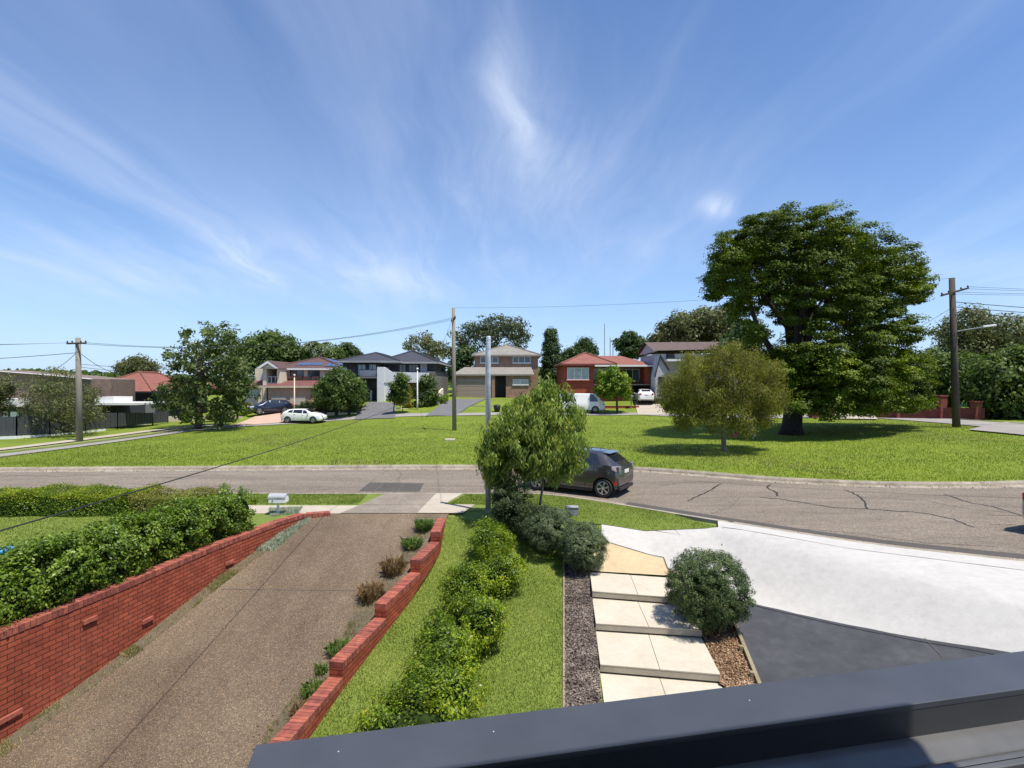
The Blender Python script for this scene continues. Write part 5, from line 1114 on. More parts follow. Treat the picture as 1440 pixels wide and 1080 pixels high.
# main roof: ridge across, gable end at the left
m = MB(); m.add([(P(920),Y+.2,Q(493)),(P(1046),Y+.2,Q(490)),(P(1046),Y+9.5,Q(490)),(P(920),Y+9.5,Q(493)),(P(920),Y+4.8,Q(477)),(P(1046),Y+4.8,Q(476))], [(0,1,5,4),(2,3,4,5)]); m.build('roof', T_CHO, h)
MB().prism([(P(924),Y+.6,Q(494)),(P(924),Y+9,Q(494)),(P(924),Y+4.8,Q(479.5))], (.2,0,0)).build('gable_wall', GW, h)
m = MB(); m.prism([(P(918),Y-1.2,Q(529)),(P(924),Y-1.2,Q(500)),(P(934),Y-1.2,Q(516)),(P(934),Y-1.2,Q(560)),(P(918),Y-1.2,Q(560))], (0,2.1,0)); m.build('porch_wall', GW, h)
MB().prism([(P(916),Y-1.4,Q(530)),(P(924),Y-1.4,Q(499)),(P(937),Y-1.4,Q(520)),(P(936),Y-1.4,Q(522.5)),(P(924),Y-1.4,Q(503)),(P(917.5),Y-1.4,Q(530.5))], (0,.15,0)).build('gable_trim', FRD, h)
MB().box(P(938), P(1000), Y-.2, Y+1, Q(508), Q(505)).build('balcony', FRW, h); win(h, P(940), P(952), Q(503), Q(496.8), Y+1, FRD); win(h, P(922), P(931), Q(545), Q(530), Y-1.2, FRD, mull=0)
# ---------------------------------------------------------------- low modern house and red hip roof at the left
Y = 52.0
h = thing('house', (P(60), Y, -.4), 'low dark house with a sloping tiled screen roof at the left edge', 'house')
zb = Q(612)-1.5
m = MB(); m.prism([(P(-40),Y,Q(519)),(P(66),Y,Q(527)),(P(129),Y,Q(533)),(P(129),Y,Q(569)),(P(-40),Y,Q(571))], (0,6,0)); m.build('upper_wall', tile_mat('brown_screen_tiles', (.24,.165,.125), (.12,.085,.07)), h)
MB().prism([(P(-40),Y-.4,Q(518.6)),(P(66),Y-.4,Q(526.6)),(P(129),Y-.4,Q(532.6)),(P(129),Y-.4,Q(533.3)),(P(66),Y-.4,Q(527.3)),(P(-40),Y-.4,Q(519.4))], (0,.5,0)).build('roof_edge', FRW, h)
wall(h, P(-40), P(150), Y-.5, Y+5.5, zb, Q(568), R_DK); MB().box(P(-42), P(42), Y-1.5, Y+.5, Q(571), Q(560)).build('awning', R_WHITE, h)
MB().box(P(135), P(203), Y-1.2, Y+3, Q(569), Q(566)).build('flat_roof', FRW, h); MB().box(P(140), P(166), Y-.6, Y+2, Q(565.8), Q(558)).build('roof_box', FRW, h)
win(h, P(8), P(18), Q(586), Q(578), Y-.5, FRW); MB().box(P(24), P(33), Y-.7, Y-.504, Q(586), Q(578.5)).build('panel', FRW, h); win(h, P(158), P(166), Q(580), Q(571), Y-.5, FRD, mull=0) if False else None
Y = 62.0
h = thing('house', (P(170), Y, -.4), 'single storey dark house with a faded red hip roof at the left', 'house')
wall(h, P(128), P(222), Y+.5, Y+10, Q(606), Q(553), R_DK); hip(h, P(120), P(212), Y, Y+10, Q(550.5), Q(522), T_RED, .7, fascia=FRD); hip(h, P(190), P(242), Y+2, Y+10, Q(548), Q(532), T_RED, .6, fascia=FRD)
wall(h, P(150), P(215), Y-1.5, Y+.4, Q(610), Q(569.5), R_GREY); 
for px in (158, 163): MB().box(P(px)-.1, P(px)+.25, Y-1.56, Y-1.504, Q(581), Q(572)).build('window', GLASS, h)
# paling fence of steel sheets on a white plinth
def fence(name, pts, label, mat, rib=.22):
    t = thing(name, (pts[0][0], pts[0][1], pts[0][2]), label, 'fence'); m = MB(); p_ = []
    for (x0,y0,a0,b0), (x1,y1,a1,b1) in zip(pts, pts[1:]):
        A = Vector((x0,y0,0)); B = Vector((x1,y1,0)); L = (B-A).length; n_ = int(L/rib); tt = (B-A).normalized(); nn = Vector((-tt.y, tt.x, 0))
        for k in range(n_):
            f = (k+.5)/n_; c = A.lerp(B, f) + nn*(.02 if k % 2 else -.02); za, zb2 = a0+(a1-a0)*f, b0+(b1-b0)*f
            m.obox((c.x, c.y, (za+zb2)/2), tt*(L/n_/2*.98), nn*.02, (0,0,(zb2-za)/2))
        for f in np.linspace(0, 1, max(2, int(L/2.4)+1)):
            c = A.lerp(B, f); za, zb2 = a0+(a1-a0)*f, b0+(b1-b0)*f; p_.append(MB().box(c.x-.04, c.x+.04, c.y-.06, c.y+.06, za-.2, zb2+.04))
    m.build('sheets', mat, t); [q.build('post', mat, t) for q in p_]; return t
FEN = plain('charcoal_steel_fence', (.055,.058,.065), .5, var=.08)
fp = [(-48,40.5,587,612),(-39.5,42.8,586,610.8),(-36.5,45.0,584,607)]
def fpt(px, Yd, pyt, pyb): return (PX(px, Yd), Yd, PZ(pyb, Yd), PZ(pyt, Yd))
fence('steel_fence', [fpt(-60,41,586,616), fpt(24,42,586,613), fpt(70,44,582.5,610), fpt(120,47,581,605.5), fpt(165,50,580.5,600), fpt(236,58,580.5,593.5)], 'charcoal steel panel fence above the white plinth at the left', FEN)
pw = MB(); W1 = [(-60,616,624,41),(24,613,621,42),(70,611,616.5,44),(120,606.5,609,47),(150,602.5,603.5,49)]
for (a,t0_,b0_,y0),(c,t1_,b1_,y1) in zip(W1, W1[1:]):
    A=[(PX(a,y0),y0-.25,PZ(b0_,y0)-.3),(PX(c,y1),y1-.25,PZ(b1_,y1)-.3),(PX(c,y1),y1-.25,PZ(t1_,y1)),(PX(a,y0),y0-.25,PZ(t0_,y0))]
    pw.prism(A, (0,.2,0))
o = pw.build('plinth_wall', FRW, None, org=(PX(60,43), 43, -.5)); tag(o, 'low white plinth wall under the charcoal steel fence', 'garden wall')
cw = thing('garden_wall', (PX(300,60), 60, 0), 'low cream boundary wall behind the left park tree', 'garden wall')
MB().box(PX(236,60), PX(340,60), 60, 60.2, -1.5, PZ(585.5,60)).build('wall', R_CREAM, cw)
# red brick fence and gates at the right
B_REDD = brick_mat('dull_red_brick', (.24,.065,.048), (.18,.05,.04), (.12,.05,.04), .24, .086, .010, var=.2)
def piers_fence(name, a, b, Y0_, Y1_, top, base, pier_px, label):
    t = thing(name, (PX(a, Y0_), Y0_, 1), label, 'brick fence'); n_ = 1
    yy = lambda px: Y0_ + (Y1_-Y0_)*(px-a)/(b-a)
    m = MB(); p0 = Vector((PX(a,Y0_),Y0_,0)); p1 = Vector((PX(b,Y1_),Y1_,0)); q = [(p0.x,p0.y),(p1.x,p1.y),(p1.x,p1.y+.22),(p0.x,p0.y+.22)]
    z0a, z0b = PZ(base[0],Y0_)-.8, PZ(base[1],Y1_)-.8; z1a, z1b = PZ(top[0],Y0_), PZ(top[1],Y1_)
    m.add([(q[0][0],q[0][1],z0a),(q[1][0],q[1][1],z0b),(q[2][0],q[2][1],z0b),(q[3][0],q[3][1],z0a),(q[0][0],q[0][1],z1a),(q[1][0],q[1][1],z1b),(q[2][0],q[2][1],z1b),(q[3][0],q[3][1],z1a)], [(0,3,2,1),(4,5,6,7),(0,1,5,4),(1,2,6,5),(2,3,7,6),(3,0,4,7)])
    m.build('wall', B_REDD, t)
    for px, pt in pier_px:
        y = yy(px); x = PX(px, y); pb = MB(); pb.box(x-.26, x+.26, y-.18, y+.34, PZ(base[1],y)-.8, PZ(pt,y)-.10); o = pb.build('pier', B_REDD, t); MB().box(x-.31, x+.31, y-.23, y+.39, PZ(pt,y)-.10, PZ(pt,y)).build('cap', B_REDD, o, bevel=.02)
    return t
piers_fence('brick_fence', 1234, 1385, 46, 41, (573,574), (580,587), [(1264,566),(1325,556),(1374,564)], 'low red brick fence with piers behind the right power pole')
g1 = piers_fence('brick_fence', 1141, 1170, 48, 48, (570,571), (577,578), [(1144,561),(1168,569)], 'short red brick fence left of the pale far driveway')
rail(g1, PX(1147,48), PX(1166,48), PZ(570,48), PZ(563,48), 48.1, FRD, .12, .03)
g2 = piers_fence('brick_gate_pier', 1231.5, 1241, 48, 48, (560,560), (580,580), [(1236.5,559)], 'tall red brick gate pier with a pale number plate, right of the far driveway')
MB().box(PX(1233.5,48), PX(1240,48), 47.74, 47.80, PZ(573,48), PZ(563,48)).build('number_plate', plain('blue_grey_plate', (.25,.28,.36), .5), g2)
# ================================================================== trees beyond
def ftree(name, L, Y, mat, label, base_px, base_py=None, cat='tree', group=None, sub=260, per=13, cr=.45, LL=.30, W=.16, r0=.2, nl=10, cxp=None, Rp=None, droop=0, shell=.5, bark=None, deep=1, flat=.75, up=.3, z0=None, fork=.4, dens=None):
    lob = pxlobes(L, Y, deep, cxp, Rp); x = PX(base_px, Y); z = z0 if z0 is not None else (GP(x, Y)-.1)
    zt = max(a[2] for a in lob); xm = sum(a[0] for a in lob)/len(lob)
    return tree(name, (x, Y, z), ((x+xm)/2, Y, z+(zt-z)*.8), lob, mat, bark or BARK, label, cat, group, sub, per, cr, LL, W, r0, nl, droop, shell, fork, flat, up, dens)
# big tree on the park
BIG = [(1225,470,20),(1132,505,26),(1165,510,26),(1200,518,26),(1235,512,24),(1120,555,16),(1160,560,16),(1095,500,18),(1215,560,16),(1030,348,30),(1062,318,27),(1100,312,28),(1145,313,28),(1185,325,28),(1220,348,26),(1020,378,24),(1058,362,26),(1098,355,28),(1140,358,28),(1180,372,28),(1255,362,24),(1285,380,20),(1218,385,26),(1010,402,14),
       (1040,402,20),(1078,398,22),(1120,402,24),(1162,412,26),(1250,402,24),(1280,402,18),(1205,425,26),(1038,432,14),(1062,455,13),(1100,432,14),(1145,448,20),(1185,458,22),(1240,440,22),(1275,455,18),(1090,488,16),
       (1120,480,20),(1160,488,24),(1205,495,26),(1250,490,22),(1285,505,18),(1085,515,20),(1125,518,24),(1170,522,26),(1215,530,26),(1260,528,24),(1292,540,16),(1150,548,18),(1195,552,18),(1240,556,16),(1280,558,14),(1110,545,18),(1062,498,10)]
BIG = [(1150+(p-1150)*1.0, q+8, r) for p, q, r in BIG]
ftree('camphor_tree', BIG, 37, LF_BIG, 'huge broad evergreen tree with a domed crown and black trunk on the park', 1113, sub=1500, per=110, cr=.60, LL=.145, W=.085, r0=.60, nl=26, cxp=1150, Rp=145, shell=.5, deep=.75, flat=.42, up=.9, fork=.22, dens=1.6, bark=plain('black_bark', (.03,.024,.02), .95, var=.4, scale=6, bump=.8, bscale=12))
tb = (PX(1113,37), 37, GP(PX(1113,37),37))
# olive weeping tree in front of it
OLV = [(p, q-(0 if q < 570 else 9), r) for p, q, r in [(950,545,20),(975,518,22),(1010,505,22),(1048,512,22),(1080,530,20),(1096,555,15),(985,555,26),(1022,550,28),(1062,560,24),(942,572,14),(968,588,18),(1000,596,16),(1035,600,15),(1068,594,16),(1092,580,12),(935,550,10),(1030,490,10),(960,605,9),(1050,612,8)]]
ftree('weeping_tree', OLV, 29, LF_OLV, 'low rounded olive brown tree with hanging twigs on the park', 1019, sub=1100, per=44, cr=.36, LL=.12, W=.036, r0=.13, nl=18, dens=1.1, cxp=1015, Rp=80, droop=.5, shell=.3, bark=BARKG, deep=.8, up=.1, flat=1.0, fork=.3)
# left park tree
LT = [(300,475,24),(325,470,14),(275,490,16),(262,468,10),(315,500,28),(270,520,28),(330,525,26),(250,550,26),(295,550,34),(335,555,24),(225,562,16),(268,575,18),(315,578,18),(345,548,14),(235,500,8)]
ftree('park_tree', LT, 50, LF_PARK, 'dark broad leaved tree on the verge at the left of the park', 278, sub=420, per=18, cr=.6, LL=.30, W=.16, r0=.28, nl=14, cxp=290, Rp=60, shell=.4, dens=1.1)
ftree('wattle_tree', [(60,548,20),(90,540,22),(75,575,24),(110,565,22),(45,580,14),(135,580,14),(95,592,16),(25,560,10),(128,555,12)], 45, LF_FARY, 'sparse grey olive tree over the charcoal fence at the left', 78, sub=260, per=16, cr=.5, LL=.22, W=.07, r0=.12, nl=12, cxp=85, Rp=55, shell=.3, bark=BARKG, dens=1.6)
ftree('wattle_tree', [(5,545,16),(2,570,12),(-10,560,16)], 44, LF_FARY, 'thin pale olive tree at the far left edge by the fence', 4, sub=90, per=12, cr=.5, LL=.2, W=.07, r0=.1, nl=6, shell=.3, bark=BARKG)
ftree('verge_tree', [(478,536,17),(458,550,13),(496,545,15),(478,556,17),(503,558,9),(452,562,8),(466,540,12)], 61, LF_FAR, 'dense rounded tree behind the low garden wall, between cream and grey houses', 487, sub=360, per=18, cr=.6, LL=.3, W=.16, r0=.2, nl=10, cxp=478, Rp=38, shell=.6)
ftree('frangipani', [(850,530,0.1+10),(862,522,9),(875,535,10),(860,545,14),(880,552,9),(848,548,10),(866,535,12)], 57, LF_LIME, 'small bright green rounded tree with a forked trunk before the red house', 868, sub=130, per=16, cr=.42, LL=.30, W=.14, r0=.13, nl=8, cxp=865, Rp=22, shell=.4)
ftree('young_tree', [(565,533,9),(556,545,8),(552,558,7),(565,552,9),(570,545,6)], 58, LF_FAR, 'slim young tree with green and yellow leaves before the grey house', 553, sub=90, per=12, cr=.4, LL=.25, W=.12, r0=.07, nl=7, shell=.2)
ftree('young_tree', [(568,550,8),(562,562,7),(572,558,6)], 58.4, LF_AUT, 'slim young tree with yellowing leaves before the red garage door', 566, sub=70, per=12, cr=.4, LL=.25, W=.12, r0=.05, nl=5, shell=.2)
ftree('garden_tree', [(600,538,10),(592,548,9),(606,552,8),(598,560,9)], 62, LF_FAR, 'bushy small tree at the right corner of the grey house', 599, sub=100, per=14, cr=.5, LL=.3, W=.15, r0=.08, nl=6, shell=.4)
# cypress
t = ftree('cypress', [(775,474,8,12),(775,490,11,14),(776,508,13,14),(777,524,14,16),(777,540,13,14)], 80, LF_FARD, 'tall narrow dark cypress between the two brick houses', 776, sub=420, per=16, cr=.4, LL=.3, W=.12, r0=.2, nl=4, shell=.7)
# far trees above the roofs
FT = [
 ('gum_tree', [(700,455,16),(722,460,17),(680,462,16),(662,466,14),(650,480,12),(690,478,14),(728,478,14),(665,490,12),(738,470,8),(655,500,12),(640,470,6)], 95, LF_GUM, 'tall airy gum tree behind the brown brick house', 690, dict(sub=420, per=12, cr=1.1, LL=.5, W=.2, shell=.3, r0=.4, nl=16, flat=.45, dens=1.0)),
 ('gum_tree', [(600,480,14),(580,484,11),(620,490,12),(605,496,14),(635,495,10)], 100, LF_FARY, 'pale flowering gum behind the grey house roof', 610, dict(sub=200, per=12, cr=1.0, LL=.45, W=.2, shell=.3, r0=.3, nl=10, dens=1.0)),
 ('dark_tree', [(648,512,12),(640,525,10),(655,500,10)], 88, LF_FARD, 'dark bushy tree in the gap left of the brown brick house', 648, dict(sub=140, per=14, cr=.9, LL=.5, W=.25)),
 ('fig_tree', [(385,485,18),(360,490,16),(400,492,18),(345,500,16),(375,505,22),(410,500,14),(425,505,12),(330,515,14)], 84, LF_FAR, 'broad bright green tree behind the cream house', 385, dict(sub=420, per=16, cr=1.1, LL=.5, W=.26, shell=.6, r0=.5, nl=12)),
 ('palm_tree', [(445,490,4),(452,488,4)], 90, LF_FARD, '', 447, None),
 ('garden_tree', [(470,500,12),(455,505,9),(432,502,8)], 90, LF_FAR, 'low green tree between palms and the cream house roof', 465, dict(sub=110, per=14, cr=.9, LL=.45, W=.22)),
 ('pine_tree', [(488,491,9),(498,497,8),(482,500,8)], 105, LF_FARD, 'flat topped dark pine between the cream and grey roofs', 490, dict(sub=120, per=12, cr=.9, LL=.5, W=.16, flat=.4)),
 ('silver_tree', [(195,515,14),(178,518,10),(212,520,10)], 100, LF_FARY, 'pale olive tree behind the red hip roof at the left', 195, dict(sub=130, per=14, cr=1.0, LL=.5, W=.2)),
 ('conifer', [(823,483,8),(815,492,9),(830,492,9),(820,500,11)], 110, LF_FARD, 'rounded dark conifer behind the red roof, left of the masts', 822, dict(sub=140, per=14, cr=.9, LL=.5, W=.2)),
 ('dark_tree', [(803,497,7),(796,503,7)], 98, LF_FARD, 'small dark tree right of the cypress', 801, dict(sub=60, per=12, cr=.8, LL=.45, W=.2)),
 ('pine_tree', [(885,475,10),(874,482,9),(897,484,10),(886,490,14),(905,493,8)], 98, LF_FARD, 'dark layered pine behind the red house chimney side', 887, dict(sub=220, per=13, cr=.9, LL=.5, W=.18, flat=.4, shell=.4)),
 ('autumn_tree', [(960,455,16),(985,450,17),(1010,452,17),(940,465,13),(972,470,18),(1005,472,18),(1032,468,14),(925,478,9)], 78, LF_AUT if False else LF_FARY, 'rust tinged green tree behind the pale gabled house', 980, dict(sub=420, per=15, cr=.95, LL=.45, W=.24, shell=.6, r0=.4)),
 ('dark_tree', [(1050,470,18),(1045,495,20),(1065,520,22),(1080,545,18),(1030,490,14)], 60, LF_FARD, 'very dark tree mass left of the huge park tree', 1055, dict(sub=300, per=15, cr=.8, LL=.4, W=.22, shell=.6)),
]
for nme, L, Yd, mt, lb, bp_, kw in FT:
    if kw is None: continue
    a = dict(cxp=sum(p[0] for p in L)/len(L), Rp=(max(p[0]+p[2] for p in L)-min(p[0]-p[2] for p in L))/2, deep=.7); a.update(kw); ftree(nme, L, Yd, mt, lb, bp_, **a)
# palms behind the cream house
FR = leaf_mat('palm_fronds', [(.1,(.03,.05,.015)),(.5,(.07,.10,.03)),(.9,(.13,.16,.06))], .5, .2, 1)
def palm(x, y, z0, zt, label):
    t = thing('palm_tree', (x, y, z0), label, 'palm tree', 'palms behind the cream house'); MB().tube([(x,y,z0),(x+.1,y,(z0+zt)/2),(x,y,zt)], [.22,.17,.14], 8).build('trunk', BARKG, t, smooth=True)
    V = []; Fc = []
    for k in range(15):
        a = 2*math.pi*k/15+random.uniform(-.2,.2); L = random.uniform(2.0,2.7); el = random.uniform(.2,1.0); p = Vector((x,y,zt)); d = Vector((math.cos(a),math.sin(a),0)); s = Vector((-math.sin(a),math.cos(a),0))
        for i in range(8):
            f0, f1 = i/8, (i+1)/8; q = lambda f: p + d*L*f*math.cos(el*.6) + Vector((0,0,L*(math.sin(el)*f-.85*f*f)))
            w0 = .55*math.sin(math.pi*min(1, f0*.9+.1)); 
            for sg in (-1, 1):
                c = q(f0); e = q(f1); b = len(V); V += [tuple(c), tuple(e), tuple(e+s*sg*w0-Vector((0,0,.25))), tuple(c*.4+e*.6+s*sg*w0*.9-Vector((0,0,.3)))]; Fc.append((b,b+1,b+2,b+3))
    m = MB(); m.add(V, Fc); m.build('fronds', FR, t)
palm(PX(437,82), 82, 1.5, PZ(487,82), 'left palm above the cream house roof'); palm(PX(451,81), 81, 1.5, PZ(484,81), 'taller right palm above the cream house roof')
# right hand thickets
ftree('thicket_tree', [(1365,455,22),(1395,465,22),(1425,475,26),(1340,470,18),(1410,500,30),(1370,495,26),(1340,500,20),(1440,500,30),(1465,480,30)], 58, LF_FARY, 'tall olive green tree mass behind the right power pole', 1390, sub=520, per=16, cr=.9, LL=.34, W=.14, shell=.6, r0=.3, nl=12, cxp=1400, Rp=70, deep=.5)
ftree('shrub_tree', [(1325,520,18),(1345,535,20),(1310,505,12),(1330,550,18),(1355,515,16)], 48, LF_FAR, 'mid green tree leaning over the brick fence, left of the right pole', 1335, sub=300, per=16, cr=.7, LL=.3, W=.15, shell=.6, cxp=1335, Rp=32, deep=.7)
ftree('shrub_tree', [(1400,525,24),(1430,515,24),(1390,555,24),(1425,550,28),(1375,540,16),(1455,540,24),(1400,580,16),(1435,580,18)], 43, LF_FAR, 'dense glossy tree at the right edge overhanging the side street', 1420, sub=460, per=18, cr=.7, LL=.32, W=.17, shell=.6, cxp=1420, Rp=50, deep=.7)
# garden shrubs and hedges in front of the houses
SH = [(262,587,9,58,.9,LF_LIME,'rounded yellow green shrub by the cream boundary wall'),(300,589,9,58,.8,LF_FAR,'green shrub right of the left park tree trunk'),(320,590,6,57,.5,LF_FAR,'small shrub beside the terracotta driveway'),(350,572,8,64,.9,LF_AUT,'rusty shrub by the navy car'),(340,578,8,62,.8,LF_LIME,'lime green shrub at the corner of the terracotta driveway'),
      (432,572,9,62.5,1.0,LF_FARD,'dark shrub behind the white hatchback'),(418,575,6,62.5,.8,LF_FARD,'small dark shrub behind the pointed fence'),(450,573,9,62.5,.9,LF_FARD,'dark shrub under the rounded verge tree'),(608,563,10,63,1.0,LF_LIME,'bright lime hedge beside the grey driveway'),(622,562,8,64,1.0,LF_LIME,'bright lime hedge by the white gate wall'),(575,573,7,61.5,.7,LF_AUT,'brown green shrub behind the cream planter'),(590,572,7,61.5,.7,LF_FAR,'green shrub beside the white lamp post')]
for px, py, r, Yd, hh, mt, lb in SH:
    x = PX(px, Yd); z = GP(x, Yd); rm = r*Yd/F; shrub('garden_shrub', x, Yd, z-.05, rm, max(hh, PZ(py-r*.8, Yd)-z), mt, lb, n=40, per=26, cr=.22, L=.16, W=.09)
gx = thing('gate_wall', (PX(624,64), 64, 1.5), 'small white gate wall at the top of the dark driveway', 'garden wall'); MB().prism([(PX(614,63),63,GP(PX(614,63),63)-.3),(PX(621,65),65,GP(PX(621,65),65)-.3),(PX(621,65),65,PZ(546,65)),(PX(614,63),63,PZ(553,63))], (.2,0,0)).build('wall', R_CREAM, gx)
# distant wooded ridge closing the view
def ridge(name, Yd, top, mat, x0, x1, n, label):
    C = []; N = []
    x = rng.uniform(x0, x1, n); z = np.array([top(a) for a in x])*(1+.12*np.sin(x*.21)+.10*np.sin(x*.083+2)+.06*np.sin(x*.55)); f = rng.random(n)**.6; zz = z*f; yy = Yd + rng.uniform(-6, 6, n) + (1-f)*-5
    C = np.stack([x + rng.normal(0,1,n), yy, zz + 2.0], 1); N = np.tile([0,-.6,.7], (n,1)); o = leaves(name, C, N, 2.2, 1.5, mat, None); tag(o, label, kind='stuff'); return o
ridge('treeline', 190, lambda x: 4.0+1.2*math.sin(x*.03), LF_FARD, -340, 340, 26000, 'low wooded ridge on the horizon behind all the houses')
ridge('treeline', 130, lambda x: 3.0+1.5*math.sin(x*.05+1), LF_FAR, -230, 230, 20000, 'belt of suburban trees behind the far houses')
# ================================================================== poles, masts and wires
def pole(name, px, ptop, pbase, Yd, r, mat, label, lean=0, arm=None, arm_z=None, group='timber power poles'):
    x = PX(px, Yd); z0 = GP(x, Yd)-.15; zt = PZ(ptop, Yd); t = thing(name, (x, Yd, z0), label, 'power pole', group)
    top = Vector((x+lean, Yd, zt)); MB().tube([(x,Yd,z0), tuple(Vector((x,Yd,z0)).lerp(top,.5)), tuple(top)], [r*1.15, r, r*.85], 14).build('shaft', mat, t, smooth=True)
    if arm:
        for za, u in arm:
            c = Vector((x+lean*.8, Yd-.17, PZ(za, Yd))); u = Vector(u); MB().obox(c, u, Vector((-u.y, u.x, 0)).normalized()*.05, (0,0,.06)).build('crossarm', WOODD, t, bevel=.01)
            ins = MB()
            for f in (-.95, -.45, .45, .95): q = c+u*f; ins.lathe((q.x, q.y, q.z+.06), [(.03,0),(.05,.05),(.05,.10),(.02,.14)], 8)
            ins.build('insulators', plain('brown_insulator', (.06,.035,.03), .3, var=0) if 'brown_insulator' not in bpy.data.materials else bpy.data.materials['brown_insulator'], t, smooth=True)
    return t, top
pL, tL = pole('power_pole', 112, 475, 622, 40, .19, WOODP, 'pale weathered timber power pole at the left beside the fence', lean=-.12, arm=[(483, (.85,-.2,0))])
pM, tM = pole('power_pole', 639, 433, 605, 43, .15, WOODP, 'slim grey timber power pole on the grass in the middle of the park', lean=-.08, arm=[(450, (.25,-1.05,0))])
pR, tR = pole('power_pole', 1345, 391, 600, 36.3, .20, WOODD, 'thick dark timber power pole at the right edge of the park', lean=-.3, arm=[(411, (1.05,.2,.28))])
MB().tube([tuple(Vector((PX(1343,36.3),36.1,PZ(466,36.3)))), tuple(Vector((PX(1358,36.3),35.2,PZ(463,36.3)))), tuple(Vector((PX(1370,36.3),34.9,PZ(461,36.3))))], [.03,.03,.05], 8).build('lamp_arm', STEEL, pR)
MB().obox((PX(1366,36.3),35.0,PZ(461.4,36.3)), (.42,0,.05), (0,.12,0), (0,0,.06)).build('lamp_head', R_WHITE, pR, bevel=.03)
for px, ptop, Yd, mat, lb in ((414,527,62,R_CREAM,'thin cream pole before the tan garage'),(587,518,60,R_WHITE,'thin white lamp post before the grey house')):
    x = PX(px, Yd); z = GP(x, Yd)-.1; t = thing('lamp_post', (x, Yd, z), lb, 'post'); MB().lathe((x,Yd,0), [(.11,z),(.08,z+1),(.055,PZ(ptop,Yd)-.15)], 10).build('shaft', mat, t, smooth=True); MB().lathe((x,Yd,PZ(ptop,Yd)-.15), [(.08,0),(.13,.05),(.10,.18),(.02,.22)], 10).build('cap', mat, t, smooth=True)
for px, ptop, Yd, lb in ((850,455,140,'tall thin lattice radio mast behind the red roof'),(858,474,140,'shorter radio mast right of the tall one'),(862,478,140,'shortest of three masts behind the red roof'),(353,466,95,'thin distant pole above the bright green tree')):
    x = PX(px, Yd); t = thing('mast', (x, Yd, 3), lb, 'mast'); r = .12; zt = PZ(ptop, Yd); m = MB()
    for a in range(3): m.tube([(x+r*2*math.cos(a*2.1), Yd+r*2*math.sin(a*2.1), 2), (x+r*.4*math.cos(a*2.1), Yd+r*.4*math.sin(a*2.1), zt)], .045, 4)
    for k in range(14):
        f = k/14; z_ = 2+(zt-2)*f; w_ = r*2*(1-f*.8); m.box(x-w_, x+w_, Yd-.02, Yd+.02, z_, z_+.03)
    m.build('lattice', GRL, t)
def wire(p, q, sag, label, r=.012, n=22, group=None, name='power_line'):
    p, q = Vector(p), Vector(q); P_ = [p.lerp(q, i/n) - Vector((0,0,4*sag*(i/n)*(1-i/n))) for i in range(n+1)]
    o = MB().tube(P_, r, 5).build(name, WIRE, None, org=tuple(p)); tag(o, label, 'wire', group); return o
armM = [Vector((tM.x, 43, PZ(450,43))) + Vector((.25,-1.05,0))*f for f in (-.95, -.45, .45, .95)]
armR = [Vector((PX(1343,36.3)-.2, 36.1, PZ(411,36.3))) + Vector((1.05,.2,.28))*f for f in (-.95, -.45, .45, .95)]
armL = [Vector((PX(111,40), 39.8, PZ(482,40))) + Vector((.85,-.2,0))*f for f in (-.95, -.45, .45, .95)]
wire(tM, tR, .5, 'high thin wire from the middle pole to the right pole', .008)
for k in range(4):
    wire(armL[k], armM[k]+Vector((0,0,.1)), 1.1, ('nearest','second','third','furthest')[k]+' of four sagging wires between left pole and middle pole', .007, group=None)
    wire(armL[k], (-75, 30+k*.6, 6.9+.15*k), .7, ('lowest','second','third','highest')[k]+' of four wires running off the left edge from the left pole', .007)
    wire(armR[k]+Vector((0,0,.1)), (62, 27+k*.5, 9.2-.12*k), .5, ('lowest','second','third','highest')[k]+' of four wires running off the right edge from the right pole', .010)
for k, (py, py2) in enumerate(((425,430),(432,437),(440,434))):
    wire((PX(1343,36.3), 36.2, PZ(py,36.3)), (60, 30, PZ(py2, 30)+.1), .8, ('upper','middle','lower')[k]+' bundled cable leaving the right pole to the right', .022)
wire((PX(1341,36.3), 36.2, PZ(430,36.3)), (PX(1180,52), 52, PZ(505,52)), .5, 'service wire from the right pole into the huge tree', .012)
wire((tM.x, 42.9, PZ(446,43)), (PX(604,66), 66, PZ(508,66)), .6, 'service wire from middle pole to the grey house', .010)
wire((PX(111,40), 39.9, PZ(512,40)), (PX(397,66), 64.9, PZ(516,66)), .4, 'upper pale service wire from left pole to the cream house', .015)
wire((PX(111,40), 39.9, PZ(516,40)), (PX(362,66), 65, PZ(521,66)), .5, 'lower pale service wire from left pole to the cream house', .015)
wire((PX(111,40), 39.9, PZ(496,40)), (-60, 28, 5.2), .8, 'thick service cable from left pole off the left edge', .02)
wire((PX(111,40), 39.9, PZ(494,40)), (PX(178,62), 62, PZ(526,62)), .5, 'service cable from the left pole to the red hip roof', .02)
wire((PX(111,40), 39.9, PZ(494,40)), (PX(68,52), 52, PZ(524,52)), .2, 'short service cable from left pole down to the low dark house', .02)
wire((PX(690,15.3), 15.3, zt_+.14), (tM.x, 42.9, PZ(470,43)), .5, 'wire from the galvanised pole across the street to the middle pole', .006)
wire((-4.36, 4.2, 2.45), (tM.x, 42.9, PZ(524,43)), .55, 'thin black service wire crossing the hedge and street to the middle pole', .008, 40)
